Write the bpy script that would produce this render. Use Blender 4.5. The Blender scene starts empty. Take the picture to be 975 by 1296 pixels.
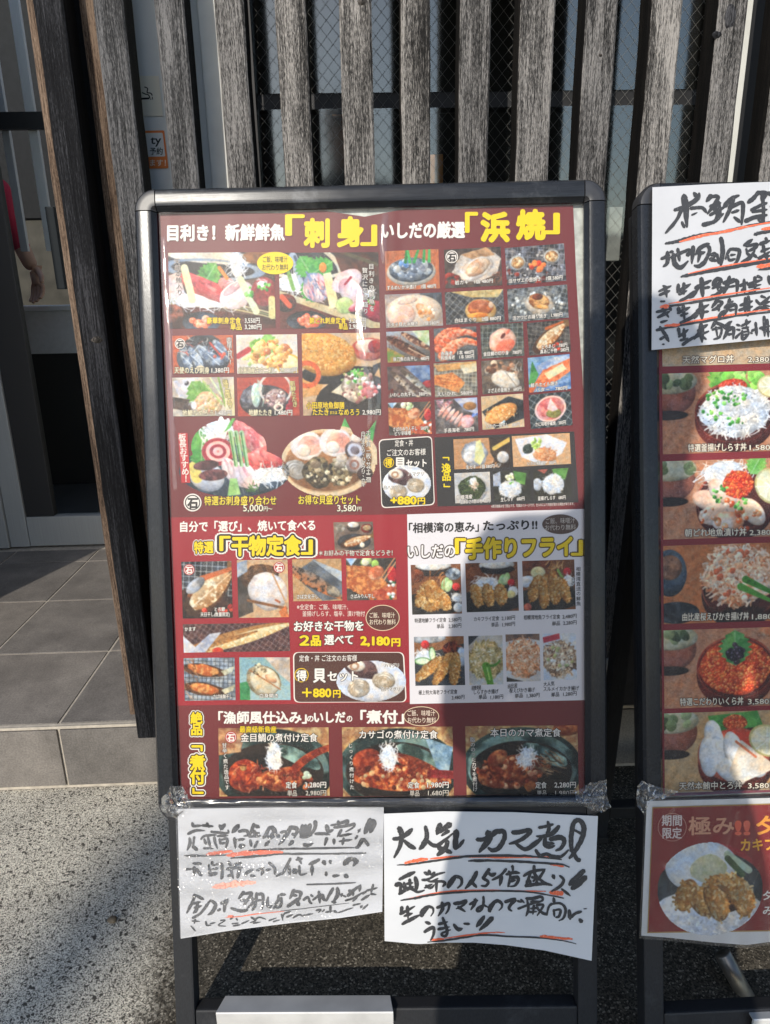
import bpy, bmesh, math, random
import numpy as np
from mathutils import Vector, Matrix, noise as mnoise

random.seed(7)
scene = bpy.context.scene
COL = scene.collection
RAD = math.radians

# ------------------------------------------------------------------ camera
CAM_H = 1.08
FPX = 891.11                       # focal length in photograph pixels
CX, CY = 487.5, 648.0
RW = np.array([[0.9991845562, -0.0283479201, 0.0287509656],
               [-0.0358759882, -0.2966466302, 0.9543133276],
               [-0.0185239324, -0.9545666081, -0.2974213420]])
CAM = np.array([0.0, 0.0, CAM_H])
cd = bpy.data.cameras.new('camera')
cam = bpy.data.objects.new('camera', cd)
COL.objects.link(cam)
right, up, back = RW @ [1, 0, 0], RW @ [0, -1, 0], RW @ [0, 0, -1]
m = Matrix.Identity(4)
for i in range(3):
    m[i][0], m[i][1], m[i][2] = right[i], up[i], back[i]
    m[i][3] = CAM[i]
cam.matrix_world = m
cd.sensor_fit = 'VERTICAL'
cd.sensor_height = 24.0
cd.lens = FPX / 1296.0 * 24.0
cd.clip_start = 0.02
cd.clip_end = 2000
scene.camera = cam

# ------------------------------------------------------------------ light
SUN_AZ, SUN_EL = 20.5, 31.5        # light travels towards +Y, turned to +X
w = bpy.data.worlds.new('World')
scene.world = w
w.use_nodes = True
nt = w.node_tree
bgn = nt.nodes['Background']
sky = nt.nodes.new('ShaderNodeTexSky')
sky.sky_type = 'NISHITA'
sky.sun_disc = False
sky.sun_elevation = RAD(SUN_EL)
sky.sun_rotation = RAD(180 + SUN_AZ)
sky.air_density = 1.0
sky.dust_density = 0.6
nt.links.new(sky.outputs[0], bgn.inputs[0])
bgn.inputs[1].default_value = 0.15
sd = bpy.data.lights.new('sun', 'SUN')
sd.energy = 2.75
sd.angle = RAD(0.55)
sd.color = (1.0, 0.93, 0.82)
sun = bpy.data.objects.new('sun', sd)
COL.objects.link(sun)
ld = Vector((math.sin(RAD(SUN_AZ)) * math.cos(RAD(SUN_EL)),
             math.cos(RAD(SUN_AZ)) * math.cos(RAD(SUN_EL)), -math.sin(RAD(SUN_EL))))
sun.rotation_euler = ld.to_track_quat('-Z', 'Y').to_euler()
sun.location = (-3, -8, 6)
vs = scene.view_settings
vs.view_transform = 'Standard'
vs.look = 'None'
vs.exposure = 0.33
vs.gamma = 1.0
vs.use_curve_mapping = False
scene.cycles.max_bounces = 8
scene.cycles.transparent_max_bounces = 16
scene.cycles.caustics_reflective = False
scene.cycles.caustics_refractive = False
scene.cycles.sample_clamp_indirect = 6.0

# ------------------------------------------------------------------ helpers
def ray(x, y):
    return RW @ np.array([(x - CX) / FPX, (y - CY) / FPX, 1.0])
def at_y(x, y, d):
    r = ray(x, y); return CAM + r * (d / r[1])
def at_z(x, y, z):
    r = ray(x, y); return CAM + r * ((z - CAM_H) / r[2])

class Plane:
    """A sign leaf: origin at the poster's top left, e1 across, e2 down, nf towards the viewer."""
    def __init__(s, t, e1, e2):
        s.t = np.array(t, float); s.e1 = np.array(e1, float); s.e2 = np.array(e2, float)
        s.e1 /= np.linalg.norm(s.e1); s.e2 /= np.linalg.norm(s.e2)
        s.nf = -np.cross(s.e1, s.e2)
    def uv(s, u, v, o=0.0):
        return s.t + s.e1 * u + s.e2 * v + s.nf * o
    def pxv(s, X, Y, o=0.0):
        D = np.stack([(np.asarray(X) - CX) / FPX, (np.asarray(Y) - CY) / FPX, np.ones(len(X))], 1) @ RW.T
        t0 = s.t + s.nf * o
        return CAM + D * (((t0 - CAM) @ s.nf) / (D @ s.nf))[:, None]
    def px(s, x, y, o=0.0):
        r = ray(x, y)
        t0 = s.t + s.nf * o
        return CAM + r * (((t0 - CAM) @ s.nf) / (r @ s.nf))

def srgb(h):
    if isinstance(h, str):
        c = [int(h[i:i + 2], 16) / 255 for i in (0, 2, 4)]
    else:
        c = list(h)
    return [x / 12.92 if x <= 0.04045 else ((x + 0.055) / 1.055) ** 2.4 for x in c]

def tag(o, label=None, cat=None, group=None, kind=None):
    if label: o['label'] = label
    if cat: o['category'] = cat
    if group: o['group'] = group
    if kind: o['kind'] = kind
    return o
def empty(name, loc, label=None, cat=None, group=None):
    o = bpy.data.objects.new(name, None)
    o.location = Vector([float(c) for c in loc])
    o.empty_display_size = 0.05
    COL.objects.link(o)
    return tag(o, label, cat, group)
def link(name, me, mats, parent=None, smooth=False):
    for mt in (mats if isinstance(mats, (list, tuple)) else [mats]):
        me.materials.append(mt)
    if smooth:
        for p in me.polygons: p.use_smooth = True
    o = bpy.data.objects.new(name, me)
    COL.objects.link(o)
    if parent is not None:
        # the mesh is in world coordinates: move it to the parent's frame
        off = Vector(parent.matrix_basis.translation)
        pp = parent.parent
        while pp is not None:
            off += Vector(pp.matrix_basis.translation); pp = pp.parent
        me.transform(Matrix.Translation(-off))
        o.parent = parent
    return o

class MB:
    def __init__(s):
        s.v = []; s.f = []; s.mi = []
    def add(s, vs_, fs, mi=0):
        b = len(s.v)
        s.v += vs_.tolist() if isinstance(vs_, np.ndarray) else [tuple(float(c) for c in p) for p in vs_]
        s.f += [tuple(b + i for i in f) for f in fs]
        s.mi += [mi] * len(fs) if isinstance(mi, int) else list(mi)
        return s
    def hexa(s, p, mi=0):
        """eight corners: 0-3 one face, 4-7 the opposite one"""
        return s.add(p, [(3, 2, 1, 0), (4, 5, 6, 7), (0, 1, 5, 4), (1, 2, 6, 5), (2, 3, 7, 6), (3, 0, 4, 7)], mi)
    def box(s, a, b, mi=0):
        (x0, y0, z0), (x1, y1, z1) = a, b
        return s.hexa([(x0, y0, z0), (x1, y0, z0), (x1, y1, z0), (x0, y1, z0),
                       (x0, y0, z1), (x1, y0, z1), (x1, y1, z1), (x0, y1, z1)], mi)
    def pbox(s, pl, u0, v0, o0, u1, v1, o1, mi=0):
        """a box in a sign leaf's own frame"""
        P = lambda u, v, o: pl.uv(u, v, o)
        return s.hexa([P(u0, v0, o0), P(u1, v0, o0), P(u1, v1, o0), P(u0, v1, o0),
                       P(u0, v0, o1), P(u1, v0, o1), P(u1, v1, o1), P(u0, v1, o1)], mi)
    def tube(s, pts, r, n=12, mi=0, cap=True):
        pts = [Vector(p) for p in pts]
        rr = r if isinstance(r, (list, tuple)) else [r] * len(pts)
        b = len(s.v)
        up0 = Vector((0, 0, 1))
        for i, p in enumerate(pts):
            d = (pts[min(i + 1, len(pts) - 1)] - pts[max(i - 1, 0)]).normalized()
            a = d.cross(up0)
            if a.length < 1e-3: a = d.cross(Vector((1, 0, 0)))
            a.normalize(); c = d.cross(a)
            for k in range(n):
                t = 2 * math.pi * k / n
                q = p + (a * math.cos(t) + c * math.sin(t)) * rr[i]
                s.v.append(tuple(q))
        for i in range(len(pts) - 1):
            for k in range(n):
                k2 = (k + 1) % n
                s.f.append((b + i * n + k, b + i * n + k2, b + (i + 1) * n + k2, b + (i + 1) * n + k)); s.mi.append(mi)
        if cap:
            s.f.append(tuple(b + k for k in range(n - 1, -1, -1))); s.mi.append(mi)
            e = b + (len(pts) - 1) * n
            s.f.append(tuple(e + k for k in range(n))); s.mi.append(mi)
        return s
    def build(s, name, mats, parent=None, smooth=False, bevel=0.0, fix=True):
        me = bpy.data.meshes.new(name)
        me.from_pydata(s.v, [], s.f)
        me.update()
        if any(s.mi): me.polygons.foreach_set('material_index', s.mi)
        if fix:
            bm = bmesh.new(); bm.from_mesh(me)
            bmesh.ops.recalc_face_normals(bm, faces=bm.faces)
            if bevel:
                ed = [e for e in bm.edges if len(e.link_faces) == 2 and e.calc_face_angle(0) > 0.6]
                bmesh.ops.bevel(bm, geom=ed, offset=bevel, segments=2, affect='EDGES', profile=0.6, clamp_overlap=True)
            bm.to_mesh(me); bm.free()
        return link(name, me, mats, parent, smooth)

# ------------------------------------------------------------------ materials
def newmat(name):
    mt = bpy.data.materials.new(name); mt.use_nodes = True
    return mt, mt.node_tree, mt.node_tree.nodes['Principled BSDF']
def N(t, kind, **kw):
    n = t.nodes.new(kind)
    for k, v in kw.items():
        if hasattr(n, k): setattr(n, k, v)
        else: n.inputs[k].default_value = v
    return n
def ramp(t, src, stops, interp='LINEAR'):
    r = t.nodes.new('ShaderNodeValToRGB'); r.color_ramp.interpolation = interp
    el = r.color_ramp.elements
    while len(el) < len(stops): el.new(0.5)
    for e, (p, c) in zip(el, stops):
        e.position = p
        e.color = (*c, 1) if not isinstance(c, (int, float)) else (c, c, c, 1)
    t.links.new(src, r.inputs[0]); return r
def coords(t, scale=(1, 1, 1), loc=(0, 0, 0)):
    tc = t.nodes.new('ShaderNodeTexCoord'); mp = t.nodes.new('ShaderNodeMapping')
    mp.inputs['Scale'].default_value = scale; mp.inputs['Location'].default_value = loc
    t.links.new(tc.outputs['Object'], mp.inputs['Vector']); return mp.outputs[0]
def bump(t, b, src, strength=0.3, dist=0.01):
    bn = t.nodes.new('ShaderNodeBump'); bn.inputs['Strength'].default_value = strength
    bn.inputs['Distance'].default_value = dist
    t.links.new(src, bn.inputs['Height']); t.links.new(bn.outputs[0], b.inputs['Normal']); return bn
def mixc(t, fac, a, b, mode='MIX'):
    n = t.nodes.new('ShaderNodeMix'); n.data_type = 'RGBA'; n.blend_type = mode
    for i, v in ((6, a), (7, b)):
        if isinstance(v, (tuple, list)): n.inputs[i].default_value = (*v[:3], 1)
        else: t.links.new(v, n.inputs[i])
    if isinstance(fac, (int, float)): n.inputs[0].default_value = fac
    else: t.links.new(fac, n.inputs[0])
    return n.outputs[2]

def plain(name, col, rough=0.6, metal=0.0, spec=0.5, nz=0.0, scale=30, bumps=0.0, stretch=(1, 1, 1)):
    mt, t, b = newmat(name)
    c = srgb(col) if isinstance(col, str) else list(col)
    b.inputs['Roughness'].default_value = rough
    b.inputs['Metallic'].default_value = metal
    b.inputs['Specular IOR Level'].default_value = spec
    if nz or bumps:
        v = coords(t, tuple(scale * k for k in stretch))
        n = N(t, 'ShaderNodeTexNoise'); n.inputs['Scale'].default_value = 1; n.inputs['Detail'].default_value = 6
        t.links.new(v, n.inputs['Vector'])
        lo = [x * (1 - nz) for x in c]; hi = [min(1, x * (1 + nz)) for x in c]
        r = ramp(t, n.outputs[0], [(0.3, lo), (0.7, hi)])
        t.links.new(r.outputs[0], b.inputs['Base Color'])
        if bumps: bump(t, b, n.outputs[0], bumps, 0.004)
    else:
        b.inputs['Base Color'].default_value = (*c, 1)
    return mt

M = {}
# weathered / charred cedar
def wood(name, lo, mid, hi, fleck=0.5, seed=0.0, rough=0.85, bmp=0.5, spec=0.2):
    mt, t, b = newmat(name)
    oi = N(t, 'ShaderNodeObjectInfo')
    tc = N(t, 'ShaderNodeTexCoord')
    ad = N(t, 'ShaderNodeVectorMath', operation='ADD')
    cmb = N(t, 'ShaderNodeCombineXYZ')
    ml = N(t, 'ShaderNodeMath', operation='MULTIPLY'); ml.inputs[1].default_value = 37.0
    t.links.new(oi.outputs['Random'], ml.inputs[0])
    for i in (0, 2): t.links.new(ml.outputs[0], cmb.inputs[i])
    cmb.inputs[1].default_value = seed
    t.links.new(tc.outputs['Object'], ad.inputs[0]); t.links.new(cmb.outputs[0], ad.inputs[1])
    def stretched(s, det, rgh=0.6):
        mp = N(t, 'ShaderNodeMapping'); mp.inputs['Scale'].default_value = s
        t.links.new(ad.outputs[0], mp.inputs['Vector'])
        n = N(t, 'ShaderNodeTexNoise'); n.inputs['Scale'].default_value = 1
        n.inputs['Detail'].default_value = det; n.inputs['Roughness'].default_value = rgh
        n.inputs['Distortion'].default_value = 0.4
        t.links.new(mp.outputs[0], n.inputs['Vector']); return n.outputs[0]
    grain = stretched((420, 420, 13), 5)
    fine = stretched((1000, 1000, 130), 4, 0.75)
    broad = stretched((26, 26, 2.6), 3)
    mm = N(t, 'ShaderNodeMath', operation='MULTIPLY_ADD'); mm.inputs[1].default_value = 0.45
    t.links.new(grain, mm.inputs[0])
    m2 = N(t, 'ShaderNodeMath', operation='MULTIPLY'); m2.inputs[1].default_value = fleck
    t.links.new(fine, m2.inputs[0]); t.links.new(m2.outputs[0], mm.inputs[2])
    m3 = N(t, 'ShaderNodeMath', operation='MULTIPLY_ADD'); m3.inputs[1].default_value = 0.46
    t.links.new(broad, m3.inputs[0]); t.links.new(mm.outputs[0], m3.inputs[2])
    tot = 0.5 * (0.45 + fleck + 0.46)
    r = ramp(t, m3.outputs[0], [(tot - 0.11, lo), (tot - 0.005, mid), (tot + 0.11, hi)])
    vr = ramp(t, oi.outputs['Random'], [(0.0, (0.66, 0.66, 0.67)), (1.0, (1.2, 1.17, 1.13))])
    t.links.new(mixc(t, 1.0, r.outputs[0], vr.outputs[0], 'MULTIPLY'), b.inputs['Base Color'])
    b.inputs['Roughness'].default_value = rough
    b.inputs['Specular IOR Level'].default_value = spec
    bump(t, b, m3.outputs[0], bmp, 0.004)
    return mt
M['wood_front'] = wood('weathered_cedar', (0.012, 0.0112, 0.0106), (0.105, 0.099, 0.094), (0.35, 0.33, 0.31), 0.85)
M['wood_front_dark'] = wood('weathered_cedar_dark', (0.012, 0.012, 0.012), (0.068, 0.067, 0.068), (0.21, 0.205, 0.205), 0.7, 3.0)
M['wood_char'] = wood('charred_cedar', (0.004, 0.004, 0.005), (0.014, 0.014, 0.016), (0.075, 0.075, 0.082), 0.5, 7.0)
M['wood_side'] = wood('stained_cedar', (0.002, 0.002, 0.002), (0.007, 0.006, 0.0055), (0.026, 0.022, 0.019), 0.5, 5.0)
M['wood_brown'] = wood('brown_cedar', (0.02, 0.013, 0.01), (0.105, 0.072, 0.052), (0.24, 0.175, 0.13), 0.5, 9.0)
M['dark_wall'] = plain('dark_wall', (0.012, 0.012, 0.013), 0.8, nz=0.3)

def brushed(name, col, rough, metal, axis=2, nz=0.25, scratch=0.5):
    mt, t, b = newmat(name)
    sc = [900, 900, 900]; sc[axis] = 6
    v = coords(t, tuple(sc))
    n = N(t, 'ShaderNodeTexNoise'); n.inputs['Scale'].default_value = 1; n.inputs['Detail'].default_value = 3
    t.links.new(v, n.inputs['Vector'])
    v2 = coords(t, (9, 9, 9))
    n2 = N(t, 'ShaderNodeTexNoise'); n2.inputs['Scale'].default_value = 1; n2.inputs['Detail'].default_value = 8; n2.inputs['Roughness'].default_value = 0.7
    t.links.new(v2, n2.inputs['Vector'])
    lo = [c * (1 - nz) for c in col]; hi = [min(1, c * (1 + nz)) for c in col]
    r = ramp(t, n.outputs[0], [(0.3, lo), (0.7, hi)])
    worn = ramp(t, n2.outputs[0], [(0.60, 0.0), (0.74, scratch)])
    c = mixc(t, worn.outputs[0], r.outputs[0], [min(1, x * 2.2 + 0.05) for x in col])
    t.links.new(c, b.inputs['Base Color'])
    b.inputs['Metallic'].default_value = metal
    b.inputs['Specular IOR Level'].default_value = 0.3
    rr = ramp(t, n2.outputs[0], [(0.35, rough), (0.75, min(1, rough + 0.14))])
    t.links.new(rr.outputs[0], b.inputs['Roughness'])
    bump(t, b, n.outputs[0], 0.04, 0.002)
    return mt
M['frame'] = brushed('black_anodised_aluminium', (0.021, 0.023, 0.027), 0.20, 0.15, 2, 0.3, 0.5)
M['frame_h'] = brushed('black_anodised_aluminium_rail', (0.021, 0.023, 0.027), 0.20, 0.15, 0, 0.3, 0.9)
M['frame_leg'] = brushed('black_painted_leg', (0.028, 0.029, 0.032), 0.45, 0.15, 2, 0.2, 0.35)
M['corner'] = plain('black_plastic', (0.03, 0.03, 0.033), 0.38, 0.0, 0.5, 0.25, 60, 0.05)
M['alu'] = brushed('grey_aluminium', (0.36, 0.37, 0.37), 0.45, 0.25, 2, 0.08, 0.1)
M['alu_dark'] = plain('dark_bronze', (0.02, 0.02, 0.022), 0.5, 0.2)
M['white_metal'] = plain('white_painted_metal', (0.60, 0.59, 0.57), 0.4, nz=0.14, scale=18, bumps=0.1)
M['panel_back'] = plain('aluminium_backing', (0.42, 0.44, 0.40), 0.55, 0.1, nz=0.35, scale=90)
M['steel'] = plain('steel_plate', (0.5, 0.5, 0.48), 0.45, 0.1, nz=0.2, scale=80)
M['rubber'] = plain('rubber', (0.015, 0.015, 0.015), 0.8)
M['pillar'] = plain('grey_pillar_paint', (0.62, 0.645, 0.64), 0.5, nz=0.05, scale=12)
M['pillar_l'] = plain('light_grey_pillar_paint', (0.76, 0.77, 0.73), 0.5, nz=0.08, scale=18)

def ground_mat():
    mt, t, b = newmat('ground')
    tc = N(t, 'ShaderNodeTexCoord')
    P = tc.outputs['Object']
    def noise(s, det=5, r=0.6):
        n = N(t, 'ShaderNodeTexNoise'); n.inputs['Scale'].default_value = s; n.inputs['Detail'].default_value = det
        n.inputs['Roughness'].default_value = r; t.links.new(P, n.inputs['Vector']); return n.outputs[0]
    def vor(s, what='Color'):
        n = N(t, 'ShaderNodeTexVoronoi'); n.inputs['Scale'].default_value = s
        t.links.new(P, n.inputs['Vector']); return n.outputs[what]
    # exposed aggregate concrete: cream, grey and black grains
    sep = N(t, 'ShaderNodeSeparateColor'); t.links.new(vor(680), sep.inputs[0])
    g1 = ramp(t, sep.outputs[0], [(0.0, (0.045, 0.042, 0.04)), (0.14, (0.15, 0.14, 0.125)), (0.30, (0.46, 0.435, 0.38)), (0.55, (0.68, 0.65, 0.58)), (0.85, (0.82, 0.79, 0.71)), (1.0, (0.86, 0.84, 0.78))], 'CONSTANT')
    sep2 = N(t, 'ShaderNodeSeparateColor'); t.links.new(vor(230), sep2.inputs[0])
    spot = ramp(t, sep2.outputs[1], [(0.0, 1.0), (0.055, 0.0)], 'CONSTANT')
    c1 = mixc(t, spot.outputs[0], g1.outputs[0], (0.08, 0.073, 0.065))
    tint = ramp(t, noise(5.5, 8, 0.65), [(0.3, (0.72, 0.70, 0.67)), (0.5, (1.0, 0.97, 0.90)), (0.75, (1.08, 1.04, 0.97))])
    conc = mixc(t, 1.0, c1, tint.outputs[0], 'MULTIPLY')
    # asphalt: dark brown with a few pale grains
    sep3 = N(t, 'ShaderNodeSeparateColor'); t.links.new(vor(380), sep3.inputs[0])
    a1 = ramp(t, sep3.outputs[0], [(0.0, (0.035, 0.031, 0.024)), (0.35, (0.075, 0.065, 0.05)), (0.7, (0.12, 0.105, 0.082)), (0.93, (0.28, 0.25, 0.2))], 'CONSTANT')
    # border between the two, near x = -0.35, wandering a little
    sx = N(t, 'ShaderNodeSeparateXYZ'); t.links.new(P, sx.inputs[0])
    wob = N(t, 'ShaderNodeMath', operation='MULTIPLY_ADD'); wob.inputs[1].default_value = 0.10
    t.links.new(noise(9, 6), wob.inputs[0]); t.links.new(sx.outputs[0], wob.inputs[2])
    fine = N(t, 'ShaderNodeMath', operation='MULTIPLY_ADD'); fine.inputs[1].default_value = 0.05
    t.links.new(sep2.outputs[2], fine.inputs[0]); t.links.new(wob.outputs[0], fine.inputs[2])
    fr = N(t, 'ShaderNodeMapRange'); fr.inputs[1].default_value = -0.335; fr.inputs[2].default_value = -0.26
    t.links.new(fine.outputs[0], fr.inputs[0])
    # asphalt strip beside the step; unseen ground in front made pale to bounce light
    fy = N(t, 'ShaderNodeMapRange'); fy.inputs[1].default_value = 0.50; fy.inputs[2].default_value = 0.56
    t.links.new(sx.outputs[1], fy.inputs[0])
    mf = N(t, 'ShaderNodeMath', operation='MULTIPLY'); t.links.new(fr.outputs[0], mf.inputs[0]); t.links.new(fy.outputs[0], mf.inputs[1])
    t.links.new(mixc(t, mf.outputs[0], conc, a1.outputs[0]), b.inputs['Base Color'])
    b.inputs['Roughness'].default_value = 0.85
    b.inputs['Specular IOR Level'].default_value = 0.25
    ad = N(t, 'ShaderNodeMath', operation='ADD')
    t.links.new(sep.outputs[1], ad.inputs[0]); t.links.new(noise(160, 4), ad.inputs[1])
    bump(t, b, ad.outputs[0], 0.35, 0.002)
    return mt
M['ground'] = ground_mat()

def tile_mat():
    mt, t, b = newmat('slate_tile')
    tc = N(t, 'ShaderNodeTexCoord')
    geo = N(t, 'ShaderNodeNewGeometry')
    n = N(t, 'ShaderNodeTexNoise'); n.inputs['Scale'].default_value = 7; n.inputs['Detail'].default_value = 9; n.inputs['Roughness'].default_value = 0.68
    t.links.new(tc.outputs['Object'], n.inputs['Vector'])
    n2 = N(t, 'ShaderNodeTexNoise'); n2.inputs['Scale'].default_value = 260; n2.inputs['Detail'].default_value = 3
    t.links.new(tc.outputs['Object'], n2.inputs['Vector'])
    r = ramp(t, n.outputs[0], [(0.26, (0.105, 0.098, 0.092)), (0.5, (0.18, 0.169, 0.159)), (0.75, (0.26, 0.245, 0.228))])
    v = ramp(t, geo.outputs['Random Per Island'], [(0.0, (0.90, 0.87, 0.84)), (1.0, (1.14, 1.08, 1.01))])
    c = mixc(t, 1.0, r.outputs[0], v.outputs[0], 'MULTIPLY')
    s = ramp(t, n2.outputs[0], [(0.35, (0.8, 0.8, 0.8)), (0.65, (1.15, 1.15, 1.15))])
    c = mixc(t, 1.0, c, s.outputs[0], 'MULTIPLY')
    t.links.new(c, b.inputs['Base Color'])
    b.inputs['Roughness'].default_value = 0.62
    bump(t, b, n2.outputs[0], 0.15, 0.002)
    return mt
M['tile'] = tile_mat()
M['grout'] = plain('grout', (0.46, 0.41, 0.34), 0.9, nz=0.2, scale=80)

def glass_mat(name, mirror, tint=(1, 1, 1), rgh=0.0):
    mt, t, b = newmat(name); t.nodes.remove(b)
    out = t.nodes['Material Output']
    tr = N(t, 'ShaderNodeBsdfTransparent'); tr.inputs[0].default_value = (*tint, 1)
    gl = N(t, 'ShaderNodeBsdfGlossy'); gl.inputs['Roughness'].default_value = rgh; gl.inputs[0].default_value = (0.92, 0.92, 0.86, 1)
    lw = N(t, 'ShaderNodeFresnel'); lw.inputs[0].default_value = 1.5
    mx = N(t, 'ShaderNodeMath', operation='ADD'); mx.inputs[1].default_value = mirror
    t.links.new(lw.outputs[0], mx.inputs[0])
    sh = N(t, 'ShaderNodeMixShader')
    t.links.new(mx.outputs[0], sh.inputs[0]); t.links.new(tr.outputs[0], sh.inputs[1]); t.links.new(gl.outputs[0], sh.inputs[2])
    t.links.new(sh.outputs[0], out.inputs[0])
    return mt
M['glass'] = glass_mat('window_glass', 0.11, (0.8, 0.83, 0.83), 0.09)
M['glass_door'] = glass_mat('door_glass', 0.0, (0.82, 0.85, 0.85))
M['wire'] = plain('glass_wire', (0.30, 0.30, 0.285), 0.4, 0.2)

def film_mat(name, haze, scale, rough, bs, strk=(1, 1, 1), gloss=0.05):
    """clear plastic film: mostly see-through, a little milky, wrinkled gloss"""
    mt, t, b = newmat(name); t.nodes.remove(b)
    out = t.nodes['Material Output']
    v = coords(t, tuple(scale * k for k in strk))
    n = N(t, 'ShaderNodeTexNoise'); n.inputs['Scale'].default_value = 1; n.inputs['Detail'].default_value = 5; n.inputs['Distortion'].default_value = 1.2
    t.links.new(v, n.inputs['Vector'])
    bn = N(t, 'ShaderNodeBump'); bn.inputs['Strength'].default_value = bs; bn.inputs['Distance'].default_value = 0.006
    t.links.new(n.outputs[0], bn.inputs['Height'])
    tr = N(t, 'ShaderNodeBsdfTransparent')
    df = N(t, 'ShaderNodeBsdfDiffuse'); df.inputs[0].default_value = (0.8, 0.8, 0.82, 1)
    gl = N(t, 'ShaderNodeBsdfGlossy'); gl.inputs['Roughness'].default_value = rough
    t.links.new(bn.outputs[0], gl.inputs['Normal'])
    s1 = N(t, 'ShaderNodeMixShader'); s1.inputs[0].default_value = haze
    t.links.new(tr.outputs[0], s1.inputs[1]); t.links.new(df.outputs[0], s1.inputs[2])
    fr = N(t, 'ShaderNodeFresnel'); fr.inputs[0].default_value = 1.3
    ad = N(t, 'ShaderNodeMath', operation='ADD'); ad.inputs[1].default_value = gloss
    t.links.new(fr.outputs[0], ad.inputs[0])
    s2 = N(t, 'ShaderNodeMixShader')
    t.links.new(ad.outputs[0], s2.inputs[0]); t.links.new(s1.outputs[0], s2.inputs[1]); t.links.new(gl.outputs[0], s2.inputs[2])
    t.links.new(s2.outputs[0], out.inputs[0])
    return mt
M['film'] = film_mat('clear_film', 0.018, 7, 0.46, 0.30, (1, 1, 0.35), 0.004)
M['film_gloss'] = film_mat('glossy_film_crease', 0.01, 30, 0.17, 0.25, (1, 1, 0.3), 0.05)
M['film_glitter'] = film_mat('crinkled_film', 0.08, 330, 0.16, 0.8, (1, 1, 1), 0.05)
M['film_crumple'] = film_mat('crumpled_film', 0.045, 14, 0.24, 0.15, (1, 1, 1), 0.05)

def glitter_mat(name):
    """crinkled clear sleeve: facets turned every way, in uneven bands"""
    mt, t, b = newmat(name); t.nodes.remove(b)
    out = t.nodes['Material Output']
    tc = N(t, 'ShaderNodeTexCoord')
    vo = N(t, 'ShaderNodeTexVoronoi'); vo.inputs['Scale'].default_value = 1150; t.links.new(tc.outputs['Object'], vo.inputs['Vector'])
    a = N(t, 'ShaderNodeVectorMath', operation='SUBTRACT'); a.inputs[1].default_value = (0.5, 0.5, 0.5)
    t.links.new(vo.outputs['Color'], a.inputs[0])
    k = N(t, 'ShaderNodeVectorMath', operation='SCALE'); k.inputs['Scale'].default_value = 1.5; t.links.new(a.outputs[0], k.inputs[0])
    g = N(t, 'ShaderNodeNewGeometry')
    ad = N(t, 'ShaderNodeVectorMath', operation='ADD'); t.links.new(g.outputs['Normal'], ad.inputs[0]); t.links.new(k.outputs[0], ad.inputs[1])
    no = N(t, 'ShaderNodeVectorMath', operation='NORMALIZE'); t.links.new(ad.outputs[0], no.inputs[0])
    gl = N(t, 'ShaderNodeBsdfGlossy'); gl.inputs['Roughness'].default_value = 0.22; t.links.new(no.outputs[0], gl.inputs['Normal'])
    mp = N(t, 'ShaderNodeMapping'); mp.inputs['Scale'].default_value = (6, 6, 34); t.links.new(tc.outputs['Object'], mp.inputs['Vector'])
    bn = N(t, 'ShaderNodeTexNoise'); bn.inputs['Scale'].default_value = 1; bn.inputs['Detail'].default_value = 4; t.links.new(mp.outputs[0], bn.inputs['Vector'])
    band = ramp(t, bn.outputs[0], [(0.48, 0.006), (0.66, 0.10)])
    tr = N(t, 'ShaderNodeBsdfTransparent'); df = N(t, 'ShaderNodeBsdfDiffuse'); df.inputs[0].default_value = (0.75, 0.75, 0.78, 1)
    s1 = N(t, 'ShaderNodeMixShader'); s1.inputs[0].default_value = 0.06
    t.links.new(tr.outputs[0], s1.inputs[1]); t.links.new(df.outputs[0], s1.inputs[2])
    s2 = N(t, 'ShaderNodeMixShader'); t.links.new(band.outputs[0], s2.inputs[0]); t.links.new(s1.outputs[0], s2.inputs[1]); t.links.new(gl.outputs[0], s2.inputs[2])
    t.links.new(s2.outputs[0], out.inputs[0])
    return mt
M['film_glitter'] = glitter_mat('crinkled_film')

def print_mat(name, rough=0.42, spec=0.12):
    """printed picture: colour per vertex"""
    mt, t, b = newmat(name)
    a = N(t, 'ShaderNodeVertexColor'); a.layer_name = 'print'
    t.links.new(a.outputs[0], b.inputs['Base Color'])
    b.inputs['Roughness'].default_value = rough
    b.inputs['Specular IOR Level'].default_value = spec
    return mt
M['print'] = print_mat('printed_picture')
INK = {}
def ink(h, rough=0.42):
    if h not in INK:
        c = [x * 0.92 for x in srgb(h)]
        mt, t, b = newmat('ink_' + h)
        b.inputs['Base Color'].default_value = (*c, 1)
        b.inputs['Roughness'].default_value = rough
        b.inputs['Specular IOR Level'].default_value = 0.12
        INK[h] = mt
    return INK[h]
def mottled(name, a, bcol, scale=6):
    mt, t, b = newmat(name)
    n = N(t, 'ShaderNodeTexNoise'); n.inputs['Scale'].default_value = scale; n.inputs['Detail'].default_value = 7
    t.links.new(coords(t), n.inputs['Vector'])
    r = ramp(t, n.outputs[0], [(0.35, srgb(a)), (0.65, srgb(bcol))])
    t.links.new(r.outputs[0], b.inputs['Base Color'])
    b.inputs['Roughness'].default_value = 0.42
    b.inputs['Specular IOR Level'].default_value = 0.15
    return mt
M['poster_red'] = mottled('maroon_print', '682326', '72292b')
M['poster_red2'] = mottled('bright_red_print', '941d28', '9e242e')
M['poster_white'] = mottled('pale_print', 'dcd8dc', 'e2dee2')
M['poster_black'] = mottled('charcoal_print', '2b2a2a', '332f2e')
M['poster_brown'] = mottled('brown_print', '4a2a22', '56342a')

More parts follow.
